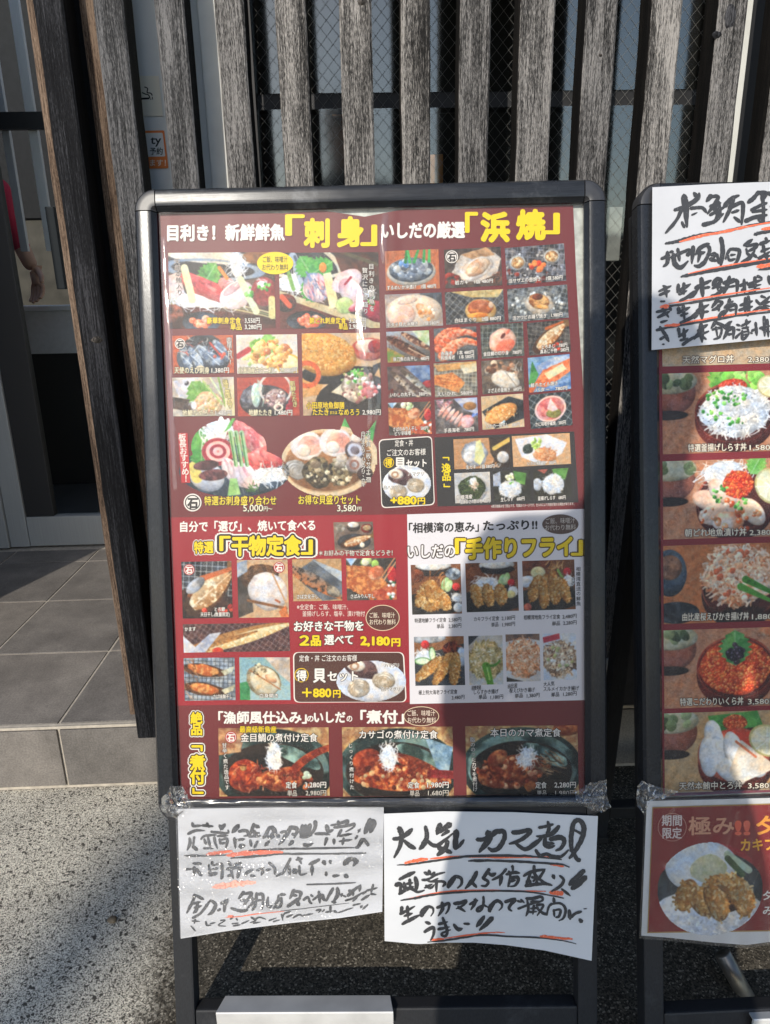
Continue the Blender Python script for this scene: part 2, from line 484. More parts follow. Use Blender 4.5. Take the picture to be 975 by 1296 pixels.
def paper_mat():
    mt, t, b = newmat('white_paper')
    n = N(t, 'ShaderNodeTexNoise'); n.inputs['Scale'].default_value = 14; n.inputs['Detail'].default_value = 7
    t.links.new(coords(t), n.inputs['Vector'])
    r = ramp(t, n.outputs[0], [(0.3, (0.62, 0.625, 0.635)), (0.7, (0.675, 0.675, 0.685))])
    t.links.new(r.outputs[0], b.inputs['Base Color'])
    b.inputs['Roughness'].default_value = 0.55
    bump(t, b, n.outputs[0], 0.12, 0.01)
    return mt
M['paper'] = paper_mat()
M['paper_grey'] = plain('greyish_paper', (0.54, 0.54, 0.555), 0.6, nz=0.06, scale=16, bumps=0.15)
def brush_mat(name, col, gap):
    """brush ink, dry in places"""
    mt, t, b = newmat(name)
    n = N(t, 'ShaderNodeTexNoise'); n.inputs['Scale'].default_value = 420; n.inputs['Detail'].default_value = 4
    t.links.new(coords(t), n.inputs['Vector'])
    r = ramp(t, n.outputs[0], [(gap, col), (gap + 0.10, [min(1, c * 1.5 + 0.06) for c in col])])
    t.links.new(r.outputs[0], b.inputs['Base Color'])
    b.inputs['Roughness'].default_value = 0.5
    return mt
M['brush'] = brush_mat('brush_ink', (0.040, 0.040, 0.043), 0.60)
M['brush_faded'] = brush_mat('faded_brush_ink', (0.022, 0.022, 0.023), 0.60)
M['brush_red'] = brush_mat('red_brush_ink', (0.78, 0.14, 0.06), 0.55)
M['brush_pale_red'] = brush_mat('faded_red_brush_ink', (0.72, 0.28, 0.2), 0.42)
M['skin'] = plain('skin', (0.60, 0.36, 0.26), 0.5, nz=0.08, scale=40)
M['sleeve'] = plain('red_knit', (0.52, 0.014, 0.055), 0.85, nz=0.2, scale=200, bumps=0.3)
M['trousers'] = plain('dark_trousers', (0.02, 0.021, 0.026), 0.85, nz=0.2, scale=90)
M['hair'] = plain('black_hair', (0.012, 0.01, 0.009), 0.5, nz=0.3, scale=200)
M['jacket'] = plain('grey_jacket', (0.09, 0.09, 0.1), 0.85, nz=0.2, scale=120)

# ------------------------------------------------------------------ sign leaves
PL1 = Plane((-0.2712467714, 1.0516144008, CAM_H + 0.1093033926), (0.99918117505, -0.04042850428, 0.00158602261), (-0.00715614506, -0.24006287041, -0.97073096574))
A2 = np.array((0.4090, 1.0270, CAM_H + 0.1045)); B2 = np.array((0.4097, 0.8195, CAM_H - 0.6916))
e2_ = (B2 - A2) / np.linalg.norm(B2 - A2)
PL2 = Plane(A2, (-e2_[1], e2_[0] + 0.0, 0.0), e2_)
PL2 = Plane(A2, np.cross(np.cross(e2_, (1, 0, 0)), e2_) * 1.0, e2_)
PW, PH = 0.580, 0.8237
# ------------------------------------------------------------------ the setting
g = MB()
g.add([(-60, -60, 0), (60, -60, 0), (60, 60, 0), (-60, 60, 0)], [(0, 1, 2, 3)])
tag(g.build('ground', M['ground'], fix=False), kind='structure')

# tiled entrance step: grout body, tiles as separate slabs proud of it
STEP_Z, STEP_Y = 0.17, 1.385
st = MB()
st.box((-4.2, STEP_Y + 0.006, 0.0), (2.6, 2.68, STEP_Z - 0.003), 1)
TX, TY = 0.3105, 0.346
def tile_box(a, b):
    x0, y0, z0 = a; x1, y1, z1 = b
    st.box(a, b, 0)
k0 = -12
for k in range(k0, 11):
    x0 = -0.7005 + k * TX + 0.0035; x1 = x0 + TX - 0.007
    for j in range(4):
        y0 = STEP_Y + j * TY + (0.012 if j == 0 else 0.0035); y1 = STEP_Y + (j + 1) * TY - 0.0035
        if j == 3: y1 = min(y1, 2.55)
        tile_box((x0, y0, 0.14), (x1, y1, STEP_Z + random.uniform(-0.0006, 0.0006)))
    tile_box((x0, STEP_Y, 0.012), (x1, STEP_Y + 0.03, STEP_Z - 0.012))
# pale nosing bead along the front edge
st.box((-4.2, STEP_Y + 0.001, STEP_Z - 0.010), (2.6, STEP_Y + 0.011, STEP_Z - 0.001), 1)
tag(st.build('entrance_step', [M['tile'], M['grout']], bevel=0.0012), kind='structure')

# ------------------------------------------------------------------ wooden screen of uprights
SCR_Y = 1.30
PXL = [(41, 79), (117, 155), (195, 232), (271, 308), (348, 387), (429, 470), (507, 545), (583, 622), (660, 704), (743, 783), (826, 865), (911, 948), (990, 1029), (1070, 1110), (1150, 1190)]
screen = empty('wooden_screen', (0.2, SCR_Y, STEP_Z), 'screen of weathered grey vertical wooden boards standing in front of the wired windows', 'wooden screen')
def upright(x0, x1, y0, y1, z0, z1, mats, seed, chips=True):
    """a sawn board: slightly irregular edges along its height"""
    rnd = random.Random(seed)
    n = 44
    mb = MB()
    rows = []
    for i in range(n + 1):
        z = z0 + (z1 - z0) * i / n
        a = 0.0012 * mnoise.noise((seed * 3.1, z * 6, 0)) + 0.0006 * rnd.uniform(-1, 1)
        b = 0.0012 * mnoise.noise((seed * 5.7, z * 6, 4)) + 0.0006 * rnd.uniform(-1, 1)
        f = 0.0015 * mnoise.noise((seed * 2.3, z * 3, 9))
        c = 0.0028
        rows.append([(x0 + a + c, y0 + f, z), (x1 + b - c, y0 + f, z), (x1 + b, y0 + f + c, z), (x1 + b, y1, z), (x0 + a, y1, z), (x0 + a, y0 + f + c, z)])
    vs_ = [p for r in rows for p in r]
    fs, mi = [], []
    for i in range(n):
        for k in range(6):
            q = (k + 1) % 6
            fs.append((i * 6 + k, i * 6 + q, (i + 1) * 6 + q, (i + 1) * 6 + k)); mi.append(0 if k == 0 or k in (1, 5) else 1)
    fs.append(tuple(range(5, -1, -1))); mi.append(0)
    fs.append(tuple(n * 6 + k for k in range(6))); mi.append(0)
    mb.add(vs_, fs, mi)
    return mb
SLAT_D = 0.052
for i, (a, b) in enumerate(PXL):
    x0, x1 = at_y(a, 0, SCR_Y)[0], at_y(b, 0, SCR_Y)[0]
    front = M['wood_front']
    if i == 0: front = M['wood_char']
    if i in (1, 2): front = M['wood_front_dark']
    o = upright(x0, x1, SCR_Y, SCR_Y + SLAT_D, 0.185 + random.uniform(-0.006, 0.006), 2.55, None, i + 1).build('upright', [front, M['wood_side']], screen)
    if i == 0: tag(o, 'charred almost black upright beside the glass door')
    if i == 11: tag(o, 'upright with a big dark knot near its top')
# brown backing boards showing left of the first two uprights
for a, b, lab, z0 in ((32, 62, 'rough brown board behind the charred upright, worn white at its foot', 0.212), (99, 136, 'dark brown board set back between two uprights', 0.20)):
    x0, x1 = at_y(a, 0, SCR_Y + SLAT_D)[0], at_y(b, 0, SCR_Y + SLAT_D)[0]
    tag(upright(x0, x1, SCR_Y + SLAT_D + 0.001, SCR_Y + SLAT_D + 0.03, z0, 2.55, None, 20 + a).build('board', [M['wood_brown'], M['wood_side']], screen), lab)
# horizontal rails fixed behind the uprights, well above and below the picture
x0, x1 = at_y(30, 0, SCR_Y)[0], at_y(1200, 0, SCR_Y)[0]
for z in (2.2, 0.30):
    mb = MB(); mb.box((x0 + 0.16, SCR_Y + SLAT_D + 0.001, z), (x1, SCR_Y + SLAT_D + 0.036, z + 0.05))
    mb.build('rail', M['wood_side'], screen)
# steel fixing plate seen between the two signs
pa, pb = at_y(768, 834, SCR_Y - 0.012), at_y(806, 846, SCR_Y - 0.012)
mb = MB(); mb.box((pa[0], SCR_Y - 0.014, pb[2]), (pb[0], SCR_Y - 0.009, pa[2]))
for q in (0.32, 0.72):
    cx = pa[0] + (pb[0] - pa[0]) * q; cz = (pa[2] + pb[2]) / 2
    mb.tube([(cx, SCR_Y - 0.0138, cz), (cx, SCR_Y - 0.017, cz)], 0.003, 8)
tag(mb.build('bracket', M['steel'], screen, bevel=0.0008), 'small steel plate with two screws')
# knots on the boards' faces
M['knot'] = wood('dark_knot', (0.01, 0.009, 0.008), (0.05, 0.045, 0.04), (0.16, 0.14, 0.13), 0.6, 11.0)
def knot(x, z, rx, rz, y):
    mb = MB(); n = 20
    vs_ = [(x, y - 0.004, z)]
    for ring, sc in ((1, 0.45), (2, 1.0)):
        for k in range(n):
            t = 2 * math.pi * k / n
            j = 1 + 0.25 * mnoise.noise((k * 0.7, x * 40, ring))
            vs_.append((x + rx * sc * j * math.cos(t), y - (0.0035 if ring == 1 else 0.0), z + rz * sc * j * math.sin(t)))
    fs = [(0, 1 + k, 1 + (k + 1) % n) for k in range(n)] + [(1 + k, 1 + n + k, 1 + n + (k + 1) % n, 1 + (k + 1) % n) for k in range(n)]
    mb.add(vs_, fs); return mb
for px_, py_, rx, rz in ((924, 20, 0.011, 0.020), (908, 44, 0.008, 0.006), (760, 70, 0.004, 0.003), (123, 430, 0.012, 0.007), (458, 3, 0.009, 0.006)):
    p = at_y(px_, py_, SCR_Y + 0.0005)
    knot(p[0], p[2], rx, rz, SCR_Y + 0.0012).build('knot', M['wood_char'] if py_ in (20, 44) else M['knot'], screen, smooth=True)

# ------------------------------------------------------------------ restaurant front
GY = 1.475                      # plane of the wired windows
DY = 2.60                       # plane of the glass door
facade = empty('restaurant_front', (0.0, GY, STEP_Z), 'restaurant front with wired windows and a grey pillar behind the wooden screen', 'building')
# grey pillar between the door recess and the windows
PYF = 1.40
xa, xb = at_y(160, 60, PYF)[0], at_y(255, 60, PYF)[0]
xc = at_y(287, 60, PYF)[0]
mb = MB(); mb.box((xa, PYF, STEP_Z - 0.002), (xb, GY + 0.12, 2.7), 0)
mb.build('pillar', M['pillar'], facade, bevel=0.002)
mb = MB(); mb.box((xb + 0.001, PYF - 0.012, STEP_Z - 0.002), (xc - 0.012, GY + 0.06, 2.7), 0)
tag(mb.build('pillar_trim', M['pillar_l'], facade, bevel=0.002), 'pale grey metal trim along the pillar')
# return wall from the screen back to the door, whitened to bounce light
mb = MB(); mb.box((-0.452, 1.461, STEP_Z - 0.002), (xa - 0.002, DY - 0.055, 2.75))
M['bounce_white'] = plain('bounce_white', (0.7, 0.68, 0.65), 0.8, nz=0.05)
mb.build('wall', M['bounce_white'], facade)
mb = MB(); mb.box((at_y(85, 0, 1.42)[0], 1.40, STEP_Z - 0.002), (xa - 0.002, 1.459, 2.75))
mb.build('wall', M['dark_wall'], facade)
# left cheek of the recess (outside the picture, throws the shade on the tiles)
lx = -1.44
mb = MB(); mb.box((-4.0, 1.40, STEP_Z - 0.002), (lx, DY - 0.055, 2.75))
mb.build('wall', plain('grey_plaster', (0.10, 0.10, 0.10), 0.8, nz=0.1), facade)
# lintel and upper wall
mb = MB(); mb.box((xa, 1.42, 2.752), (2.6, 2.66, 2.86)); mb.box((-4.0, 2.55, 2.40), (xa - 0.002, 2.66, 2.46))  # thin over the door, wall above it left out for sky light
mb.build('lintel', M['dark_wall'], facade)
# low wall below the windows
mb = MB(); mb.box((xc + 0.002, GY - 0.03, STEP_Z - 0.002), (2.55, GY + 0.09, 0.48))
mb.build('low_wall', M['dark_wall'], facade)
# windows: three bays, each frame + pane + wire
wx = [xc + 0.002, at_y(954, 0, GY - 0.02)[0], 1.55, 2.55]
def window(x0, x1, right):
    z0, z1 = 0.481, 2.75
    fr = MB()
    fw = 0.035
    for q, (a, b, c, d) in enumerate(((x0, x0 + fw, z0, z1), (x1 - fw, x1, z0, z1))):
        fr.box((a, GY - 0.02, c), (b, GY + 0.05, d), 1 if q and right else 0)
    for (c, d) in ((z0, z0 + fw), (z1 - fw, z1)):
        fr.box((x0 + fw, GY - 0.018, c), (x1 - fw, GY + 0.05, d))
    f = fr.build('window', [M['alu_dark'], M['pillar_l']], facade)
    mb = MB(); mb.box((x0 + fw, GY + 0.004, 1.408), (x1 - fw, GY + 0.045, 1.434)); mb.build('transom', M['alu_dark'], f)
    pn = MB()
    for (c, d) in ((z0 + fw, 1.408), (1.434, z1 - fw)):
        pn.add([(x0 + fw, GY, c), (x1 - fw, GY, c), (x1 - fw, GY, d), (x0 + fw, GY, d)], [(0, 1, 2, 3)])
    pn.build('pane', M['glass'], f, fix=False)
    # wire mesh in the glass: two families of diagonals clipped to the pane
    wr = MB(); h = 0.00022
    X0, X1, Z0, Z1 = x0 + fw, x1 - fw, max(0.75, z0 + fw), 1.9
    step = 0.0165; slope = 1.12
    for sg in (1, -1):
        c = -4.0
        while c < 6.0:
            # z = sg*slope*x + c
            pts = []
            xs = sorted([X0, X1] + [(zz - c) / (sg * slope) for zz in (Z0, Z1)])
            mid = [x for x in xs if X0 - 1e-6 <= x <= X1 + 1e-6 and Z0 - 1e-6 <= sg * slope * x + c <= Z1 + 1e-6]
            if len(mid) >= 2:
                a, b = mid[0], mid[-1]
                if b - a > 0.004:
                    za, zb = sg * slope * a + c, sg * slope * b + c
                    y = GY - 0.0012 - (0.0003 if sg > 0 else 0)
                    L = math.hypot(1, slope); nx, nz = -sg * slope / L * h, 1 / L * h
                    wr.add([(a - nx, y, za - nz), (b - nx, y, zb - nz), (b, y - h, zb), (b + nx, y, zb + nz), (a + nx, y, za + nz), (a, y - h, za)],
                           [(0, 1, 2, 5), (5, 2, 3, 4)])
            c += step * math.hypot(1, slope)
    tag(wr.build('wire_mesh', M['wire'], f, fix=False), kind='stuff')
for k in range(3): window(wx[k], wx[k + 1], k == 0)
# the dark dining room behind the windows
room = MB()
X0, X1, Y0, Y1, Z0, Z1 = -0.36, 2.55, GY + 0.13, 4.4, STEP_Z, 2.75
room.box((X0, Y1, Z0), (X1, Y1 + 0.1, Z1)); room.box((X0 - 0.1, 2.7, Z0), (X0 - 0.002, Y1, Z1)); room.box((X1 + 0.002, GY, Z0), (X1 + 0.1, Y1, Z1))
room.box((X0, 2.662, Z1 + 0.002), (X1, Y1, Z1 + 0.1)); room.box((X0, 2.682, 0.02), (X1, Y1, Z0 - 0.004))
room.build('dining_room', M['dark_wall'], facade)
# things seen dimly inside: an upright post and boards near the glass
def inside(name, p0, p1, d, th, mat, label, cat):
    a, b = at_y(*p0, d), at_y(*p1, d)
    mb = MB(); mb.box((a[0], d, b[2]), (b[0], d + th, a[2]))
    return tag(mb.build(name, mat, bevel=0.002), label, cat)

# ------------------------------------------------------------------ sliding glass door on the left
sx = lambda x, y: at_y(x, y, DY)[0]
door = MB()
dl, d1, d2 = sx(17, 690), sx(41, 690), sx(70, 655)
dr = -0.46
zb0, zb1 = STEP_Z + 0.006, 0.292
door.box((d1, DY - 0.012, zb0), (dr, DY + 0.03, zb1), 0)                 # bottom rail
d_ = door.build('door', M['alu'], facade, bevel=0.002)
tag(d_, 'glass door with a grey aluminium bottom rail')
mb = MB(); mb.box((dl, DY - 0.016, zb0), (d1 - 0.001, DY + 0.03, 2.395)); mb.build('stile', M['alu'], d_, bevel=0.002)
mb = MB(); mb.box((d1, DY - 0.006, zb1 + 0.001), (d2, DY + 0.028, 2.395)); mb.build('stile', M['alu_dark'], d_, bevel=0.002)
mb = MB(); mb.box((lx + 0.001, DY - 0.028, zb0), (dl - 0.002, DY + 0.03, 2.395)); mb.build('jamb', M['alu'], d_, bevel=0.002)
mb = MB(); mb.add([(d2, DY + 0.01, zb1 + 0.001), (dr, DY + 0.01, zb1 + 0.001), (dr, DY + 0.01, 2.395), (d2, DY + 0.01, 2.395)], [(0, 1, 2, 3)])
mb.build('pane', M['glass_door'], d_, fix=False)
mb = MB()
ha, hb = at_y(63, 262, DY - 0.05), at_y(80, 366, DY - 0.05)
hx = (ha[0] + hb[0]) / 2
mb.box((hx - 0.014, DY - 0.062, hb[2]), (hx + 0.014, DY - 0.038, ha[2]))
for z in (hb[2] + 0.06, ha[2] - 0.06):
    mb.tube([(hx, DY - 0.04, z), (hx, DY + 0.008, z)], 0.008, 10)
mb.build('handle', plain('dark_blue_grey_metal', (0.010, 0.014, 0.018), 0.6, 0.0, 0.2), d_, bevel=0.003)
# vestibule seen through the door (roof left off so added sky light falls in)
vest = MB()
vest.box((-4.0, 5.4, STEP_Z), (-0.47, 5.5, 1.62), 0)
vest.box((-4.0, 5.38, 1.621), (-0.47, 5.5, 3.6), 1)
vest.box((-0.62, 2.68, STEP_Z), (-0.475, 5.38, 2.7), 3)  # side wall out of view, white only to bounce light onto the arm
vest.box((-4.0, 2.682, 0.05), (-0.47, 5.5, STEP_Z - 0.003), 2)
vest.box((-4.1, 2.68, STEP_Z), (-4.0, 5.5, 2.7), 0)
tag(vest.build('vestibule', [plain('vestibule_wall', (0.085, 0.077, 0.062), 0.8, nz=0.3, scale=9), M['dark_wall'], plain('vestibule_floor', (0.06, 0.065, 0.07), 0.3, nz=0.3, scale=4), M['bounce_white']], facade), 'entrance lobby with a brownish wall')
# pale bars and dark crossbar standing in for reflections in the door glass
part_ = empty('reflection_bars', (at_y(40, 300, 3.0)[0], 3.0, STEP_Z), 'pale vertical bars standing in for reflections in the glass door', 'reflection stand-in')
for (xt, xbt, wd) in ((-16, 22, 8), (16, 60, 10), (44, 88, 6)):
    A = at_y(xt, -40, 3.0); B = at_y(xbt, 320, 3.0)
    hw = wd / 2 * 3.0 / FPX
    xm = (A[0] + B[0]) / 2
    mb = MB(); mb.box((xm - hw, 3.0, at_y(30, 318, 3.0)[2]), (xm + hw, 3.02, 2.35)); mb.build('bar', plain('pale_bar', (0.84, 0.85, 0.86), 0.5), part_)
A, B = at_y(-40, 143, 2.985), at_y(120, 163, 2.985)
mb = MB(); mb.box((A[0] - 0.3, 2.975, B[2]), (-0.64, 2.999, A[2])); mb.build('crossbar', M['alu_dark'], part_)
# reception counter inside
A, B = at_y(30, 391, 3.5), at_y(140, 446, 3.5)
ctr = empty('reception_counter', (-1.2, 3.6, STEP_Z), 'pale grey counter inside the glass door, below the hanging hand', 'counter')
mb = MB(); mb.box((-1.85, 3.5, B[2]), (-0.63, 3.95, A[2] - 0.012)); mb.build('front', plain('counter_front', (0.84, 0.86, 0.88), 0.5, nz=0.06, scale=40), ctr, bevel=0.002)
mb = MB(); mb.box((-1.87, 3.48, A[2] - 0.011), (-0.625, 3.97, A[2] + 0.012)); mb.build('top', plain('counter_top', (0.78, 0.82, 0.83), 0.35), ctr, bevel=0.003)
mb = MB(); mb.box((-1.83, 3.56, STEP_Z), (-0.64, 3.93, B[2] - 0.001)); mb.build('base', M['alu_dark'], ctr)
# beige mat on the lobby floor, low behind the glass
mb = MB(); q = [at_z(x, y, STEP_Z + 0.004) for x, y in ((62, 575), (108, 533), (140, 560), (70, 600))]
mb.hexa([tuple(p) for p in q] + [(p[0], p[1], p[2] + 0.012) for p in q])
tag(mb.build('floor_mat', plain('beige_mat', (0.42, 0.36, 0.26), 0.9, nz=0.2, scale=60)), 'beige mat lying on the dark lobby floor behind the glass door', 'mat')
# ------------------------------------------------------------------ A-frame menu stands
FW = 0.029                     # width of the snap frame's profile
def profile(n=8):
    """half-round snap profile: (across, out); 0 = inner edge"""
    pts = [(0.0, -0.001), (0.0, 0.0045)]
    for k in range(n + 1):
        t = k / n
        a = 0.0025 + (FW - 0.0025) * t
        o = 0.0040 + 0.0085 * (1 - abs((t - 0.5) / 0.535) ** 7.0)
        pts.append((a, o))
    pts += [(FW, 0.004), (FW, -0.012), (0.004, -0.012)]
    return pts
PROF = profile()
def rail(pl, p0, p1, outdir, name, mat, parent):
    """profile swept from p0 to p1 (u,v); outdir = unit (u,v) from inner edge outwards"""
    mb = MB(); n = len(PROF)
    for (u, v) in (p0, p1):
        for a, o in PROF:
            mb.v.append(tuple(pl.uv(u + outdir[0] * a, v + outdir[1] * a, o)))
    for k in range(n):
        q = (k + 1) % n
        mb.f.append((k, q, n + q, n + k)); mb.mi.append(0)
    mb.f.append(tuple(range(n))); mb.mi.append(0)
    mb.f.append(tuple(n + k for k in range(n - 1, -1, -1))); mb.mi.append(0)
    o = mb.build(name, mat, parent)
    for p in o.data.polygons: p.use_smooth = len(p.vertices) == 4
    o.data.set_sharp_from_angle(angle=0.6)
    return o
def corner(pl, c, du, dv, parent):
    mb = MB(); n = len(PROF); S = 10
    for i in range(S + 1):
        t = i / S * math.pi / 2
        for a, o in PROF:
            mb.v.append(tuple(pl.uv(c[0] + du * a * math.cos(t), c[1] + dv * a * math.sin(t), o + 0.0006)))
    for i in range(S):
        for k in range(n):
            q = (k + 1) % n
            mb.f.append((i * n + k, i * n + q, (i + 1) * n + q, (i + 1) * n + k)); mb.mi.append(0)
    mb.f.append(tuple(range(n))); mb.mi.append(0)
    mb.f.append(tuple(S * n + k for k in range(n - 1, -1, -1))); mb.mi.append(0)
    bm_o = mb.build('corner_cap', M['corner'], parent, smooth=True)
    bm_o.data.set_sharp_from_angle(angle=0.7)
    return bm_o
def stand(pl, label):
    foot = pl.uv(PW / 2, 1.225, 0); foot[2] = 0
    st_ = empty('menu_stand', foot, label, 'menu stand', 'menu stands on the pavement')
    vb = PH + 0.0                                   # inner edge of the bottom rail
    g_ = 0.0012
    rail(pl, (0, g_), (0, vb - g_), (-1, 0), 'side_rail', M['frame'], st_)
    rail(pl, (PW, g_), (PW, vb - g_), (1, 0), 'side_rail', M['frame'], st_)
    rail(pl, (g_, 0), (PW - g_, 0), (0, -1), 'top_rail', M['frame_h'], st_)
    rail(pl, (g_, vb), (PW - g_, vb), (0, 1), 'bottom_rail', M['frame_h'], st_)
    for c, du, dv in (((0, 0), -1, -1), ((PW, 0), 1, -1), ((0, vb), -1, 1), ((PW, vb), 1, 1)):
        corner(pl, c, du, dv, st_)
    # backing sheet behind the poster
    mb = MB(); mb.pbox(pl, -0.006, -0.006, -0.010, PW + 0.006, vb + 0.006, -0.0055)
    tag(mb.build('backing_sheet', M['panel_back'], st_), 'bare metal backing sheet showing beside the poster')
    # legs of the front leaf, behind the snap frame
    L = 1.222
    for u0 in (-0.023, PW - 0.007):
        mb = MB(); mb.pbox(pl, u0, 0.0, -0.042, u0 + 0.029, L - 0.012, -0.0125)
        lg = mb.build('leg', M['frame_leg'], st_, bevel=0.003)
        mb = MB(); p = pl.uv(u0 + 0.0145, L, -0.027)
        mb.box((p[0] - 0.017, p[1] - 0.019, 0.0), (p[0] + 0.017, p[1] + 0.019, 0.016)); mb.build('foot', M['rubber'], lg, bevel=0.003)
    mb = MB(); mb.pbox(pl, 0.0065, 1.152, -0.040, PW - 0.0075, 1.182, -0.014); mb.build('crossbar', M['frame_leg'], st_, bevel=0.003)
    # rear leaf: mirrored about the top, standing on its own legs
    top = pl.uv(0, 0, -0.045)
    e2r = np.array([pl.e2[0], 0.07, -0.9975])
    rp = Plane(top - e2r * 0.0, pl.e1, e2r)
    Lr = (top[2] - 0.0) / -e2r[2]
    # keep the rear leaf facing back: its nf still points to the viewer side
    for u0 in (0.035, PW - 0.064):
        mb = MB(); mb.pbox(rp, u0, 0.0, -0.032, u0 + 0.029, Lr - 0.012, -0.004)
        lg = mb.build('leg', M['frame_leg'], st_, bevel=0.003)
        p = rp.uv(u0 + 0.0145, Lr, -0.018)
        mb = MB(); mb.box((p[0] - 0.017, p[1] - 0.019, 0.0), (p[0] + 0.017, p[1] + 0.019, 0.016)); mb.build('foot', M['rubber'], lg, bevel=0.003)
    mb = MB(); mb.pbox(rp, 0.04, 0.01, -0.016, PW - 0.04, vb + 0.02, -0.010); mb.build('rear_panel', M['corner'], st_)
    mb = MB(); mb.pbox(rp, 0.0645, 1.09, -0.030, PW - 0.0645, 1.118, -0.006); mb.build('crossbar', M['frame_leg'], st_, bevel=0.003)
    # hinges at the top
    for u0 in (0.06, PW - 0.11):
        a, b = pl.uv(u0, -0.004, -0.030), pl.uv(u0 + 0.05, -0.004, -0.030)
        mb = MB(); mb.tube([a, b], 0.009, 12); mb.build('hinge', M['corner'], st_, smooth=True)
    return st_
stand1 = stand(PL1, 'black A-frame menu stand around the big maroon poster')
stand2 = stand(PL2, 'black A-frame menu stand around the red rice bowl poster')

# ------------------------------------------------------------------ paper sheets with brush writing
def catmull(pts, per=7):
    P = [np.array(p, float) for p in pts]
    if len(P) == 2:
        return [P[0] + (P[1] - P[0]) * t for t in np.linspace(0, 1, per + 1)]
    out = []
    for i in range(len(P) - 1):
        p0 = P[max(i - 1, 0)]; p1 = P[i]; p2 = P[i + 1]; p3 = P[min(i + 2, len(P) - 1)]
        for t in np.linspace(0, 1, per, endpoint=False):
            out.append(0.5 * ((2 * p1) + (-p0 + p2) * t + (2 * p0 - 5 * p1 + 4 * p2 - p3) * t * t + (-p0 + 3 * p1 - 3 * p2 + p3) * t ** 3))
    out.append(P[-1]); return out
SRND = random.Random(11)
def brush_strokes(mb, spec, org, sc, fn, mi=0, taper=(0.75, 0.35), rough=0.10, layer=None, wmul=1.1):
    """spec: strokes 'width:x,y x,y ...' split by '|', in zoomed coordinates of a patch at org with scale sc;
    fn(x, y, layer) puts a point on the sheet"""
    for s in spec.split('|'):
        s = s.strip()
        if not s: continue
        wd, pts = s.split(':')
        wd = float(wd) * wmul
        P = catmull([tuple(float(c) for c in q.split(',')) for q in pts.split()])
        n = len(P); L = []; R = []
        ph = SRND.random() * 50
        # arc length
        for i, p in enumerate(P):
            d = P[min(i + 1, n - 1)] - P[max(i - 1, 0)]
            d /= (np.linalg.norm(d) + 1e-9)
            nr = np.array([-d[1], d[0]])
            t = i / (n - 1)
            k = 1.0
            if t < 0.15: k = taper[0] + (1 - taper[0]) * t / 0.15
            if t > 0.6: k = 1 - (1 - taper[1]) * ((t - 0.6) / 0.4) ** 1.6
            k *= 1 + 0.14 * math.sin(ph + t * 5)
            w1 = wd * 0.5 * k * (1 + rough * SRND.uniform(-1, 1)); w2 = wd * 0.5 * k * (1 + rough * SRND.uniform(-1, 1))
            L.append(p + nr * w1); R.append(p - nr * w2)
        # round-ish ends
        d0 = P[0] - P[1]; d0 /= (np.linalg.norm(d0) + 1e-9)
        d1 = P[-1] - P[-2]; d1 /= (np.linalg.norm(d1) + 1e-9)
        head = P[0] + d0 * wd * 0.28; tail = P[-1] + d1 * wd * 0.25 * taper[1]
        b = len(mb.v)
        brush_strokes.lay += 1
        lay = (brush_strokes.lay % 40) * 0.000004
        q = [head] + L + [tail] + R[::-1]
        mb.v += [tuple(fn(org[0] + p[0] / sc, org[1] + p[1] / sc, lay)) for p in q]
        # faces as strips
        for i in range(n - 1):
            mb.f.append((b + 1 + i, b + 2 + i, b + 2 * n + 1 - (i + 1), b + 2 * n + 1 - i)); mb.mi.append(mi)
        mb.f.append((b, b + 1, b + 2 * n + 1)); mb.mi.append(mi)
        mb.f.append((b + n, b + n + 1, b + n + 2)); mb.mi.append(mi)
brush_strokes.lay = 0

class Sheet:
    """a hanging sheet: px outline quad on a leaf, standing proud, with soft curls"""
    def __init__(s, pl, top, bot, off_fn, n=(40, 26)):
        s.pl = pl; s.top = top; s.bot = bot; s.off = off_fn; s.n = n
    def edge(s, poly, t):
        xs = [p[0] for p in poly]
        x = xs[0] + (xs[-1] - xs[0]) * t
        return x, float(np.interp(x, xs, [p[1] for p in poly]))
    def st_of(s, x, y):
        xa = s.top[0][0] ; xb = s.top[-1][0]
        t = 0.5
        for _ in range(6):
            xt, yt = s.edge(s.top, t); xb_, yb = s.edge(s.bot, t)
            f = (y - yt) / (yb - yt)
            xl = s.top[0][0] + (s.bot[0][0] - s.top[0][0]) * f; xr = s.top[-1][0] + (s.bot[-1][0] - s.top[-1][0]) * f
            t = (x - xl) / (xr - xl)
            t = min(1.2, max(-0.2, t))
        return t, f
    def fn(s, x, y, lay=0.0):
        t, f = s.st_of(x, y)
        return s.pl.px(x, y, s.off(t, f) + 0.0006 + lay)
    def build(s, name, mat, parent=None, thick=0.0005):
        nx, ny = s.n; vs_ = []
        for j in range(ny + 1):
            f = j / ny
            for i in range(nx + 1):
                t = i / nx
                xt, yt = s.edge(s.top, t); xb, yb = s.edge(s.bot, t)
                vs_.append(s.pl.px(xt + (xb - xt) * f, yt + (yb - yt) * f, s.off(t, f)))
        m0 = len(vs_)
        bk = [np.array(p) - s.pl.nf * thick for p in vs_]
        fs = []
        for j in range(ny):
            for i in range(nx):
                a = j * (nx + 1) + i
                fs.append((a, a + 1, a + nx + 2, a + nx + 1)); fs.append((m0 + a, m0 + a + nx + 1, m0 + a + nx + 2, m0 + a + 1))
        mb = MB(); mb.add(vs_ + bk, fs)
        return mb.build(name, mat, parent, smooth=True, fix=False)

S_ = 975 / 140
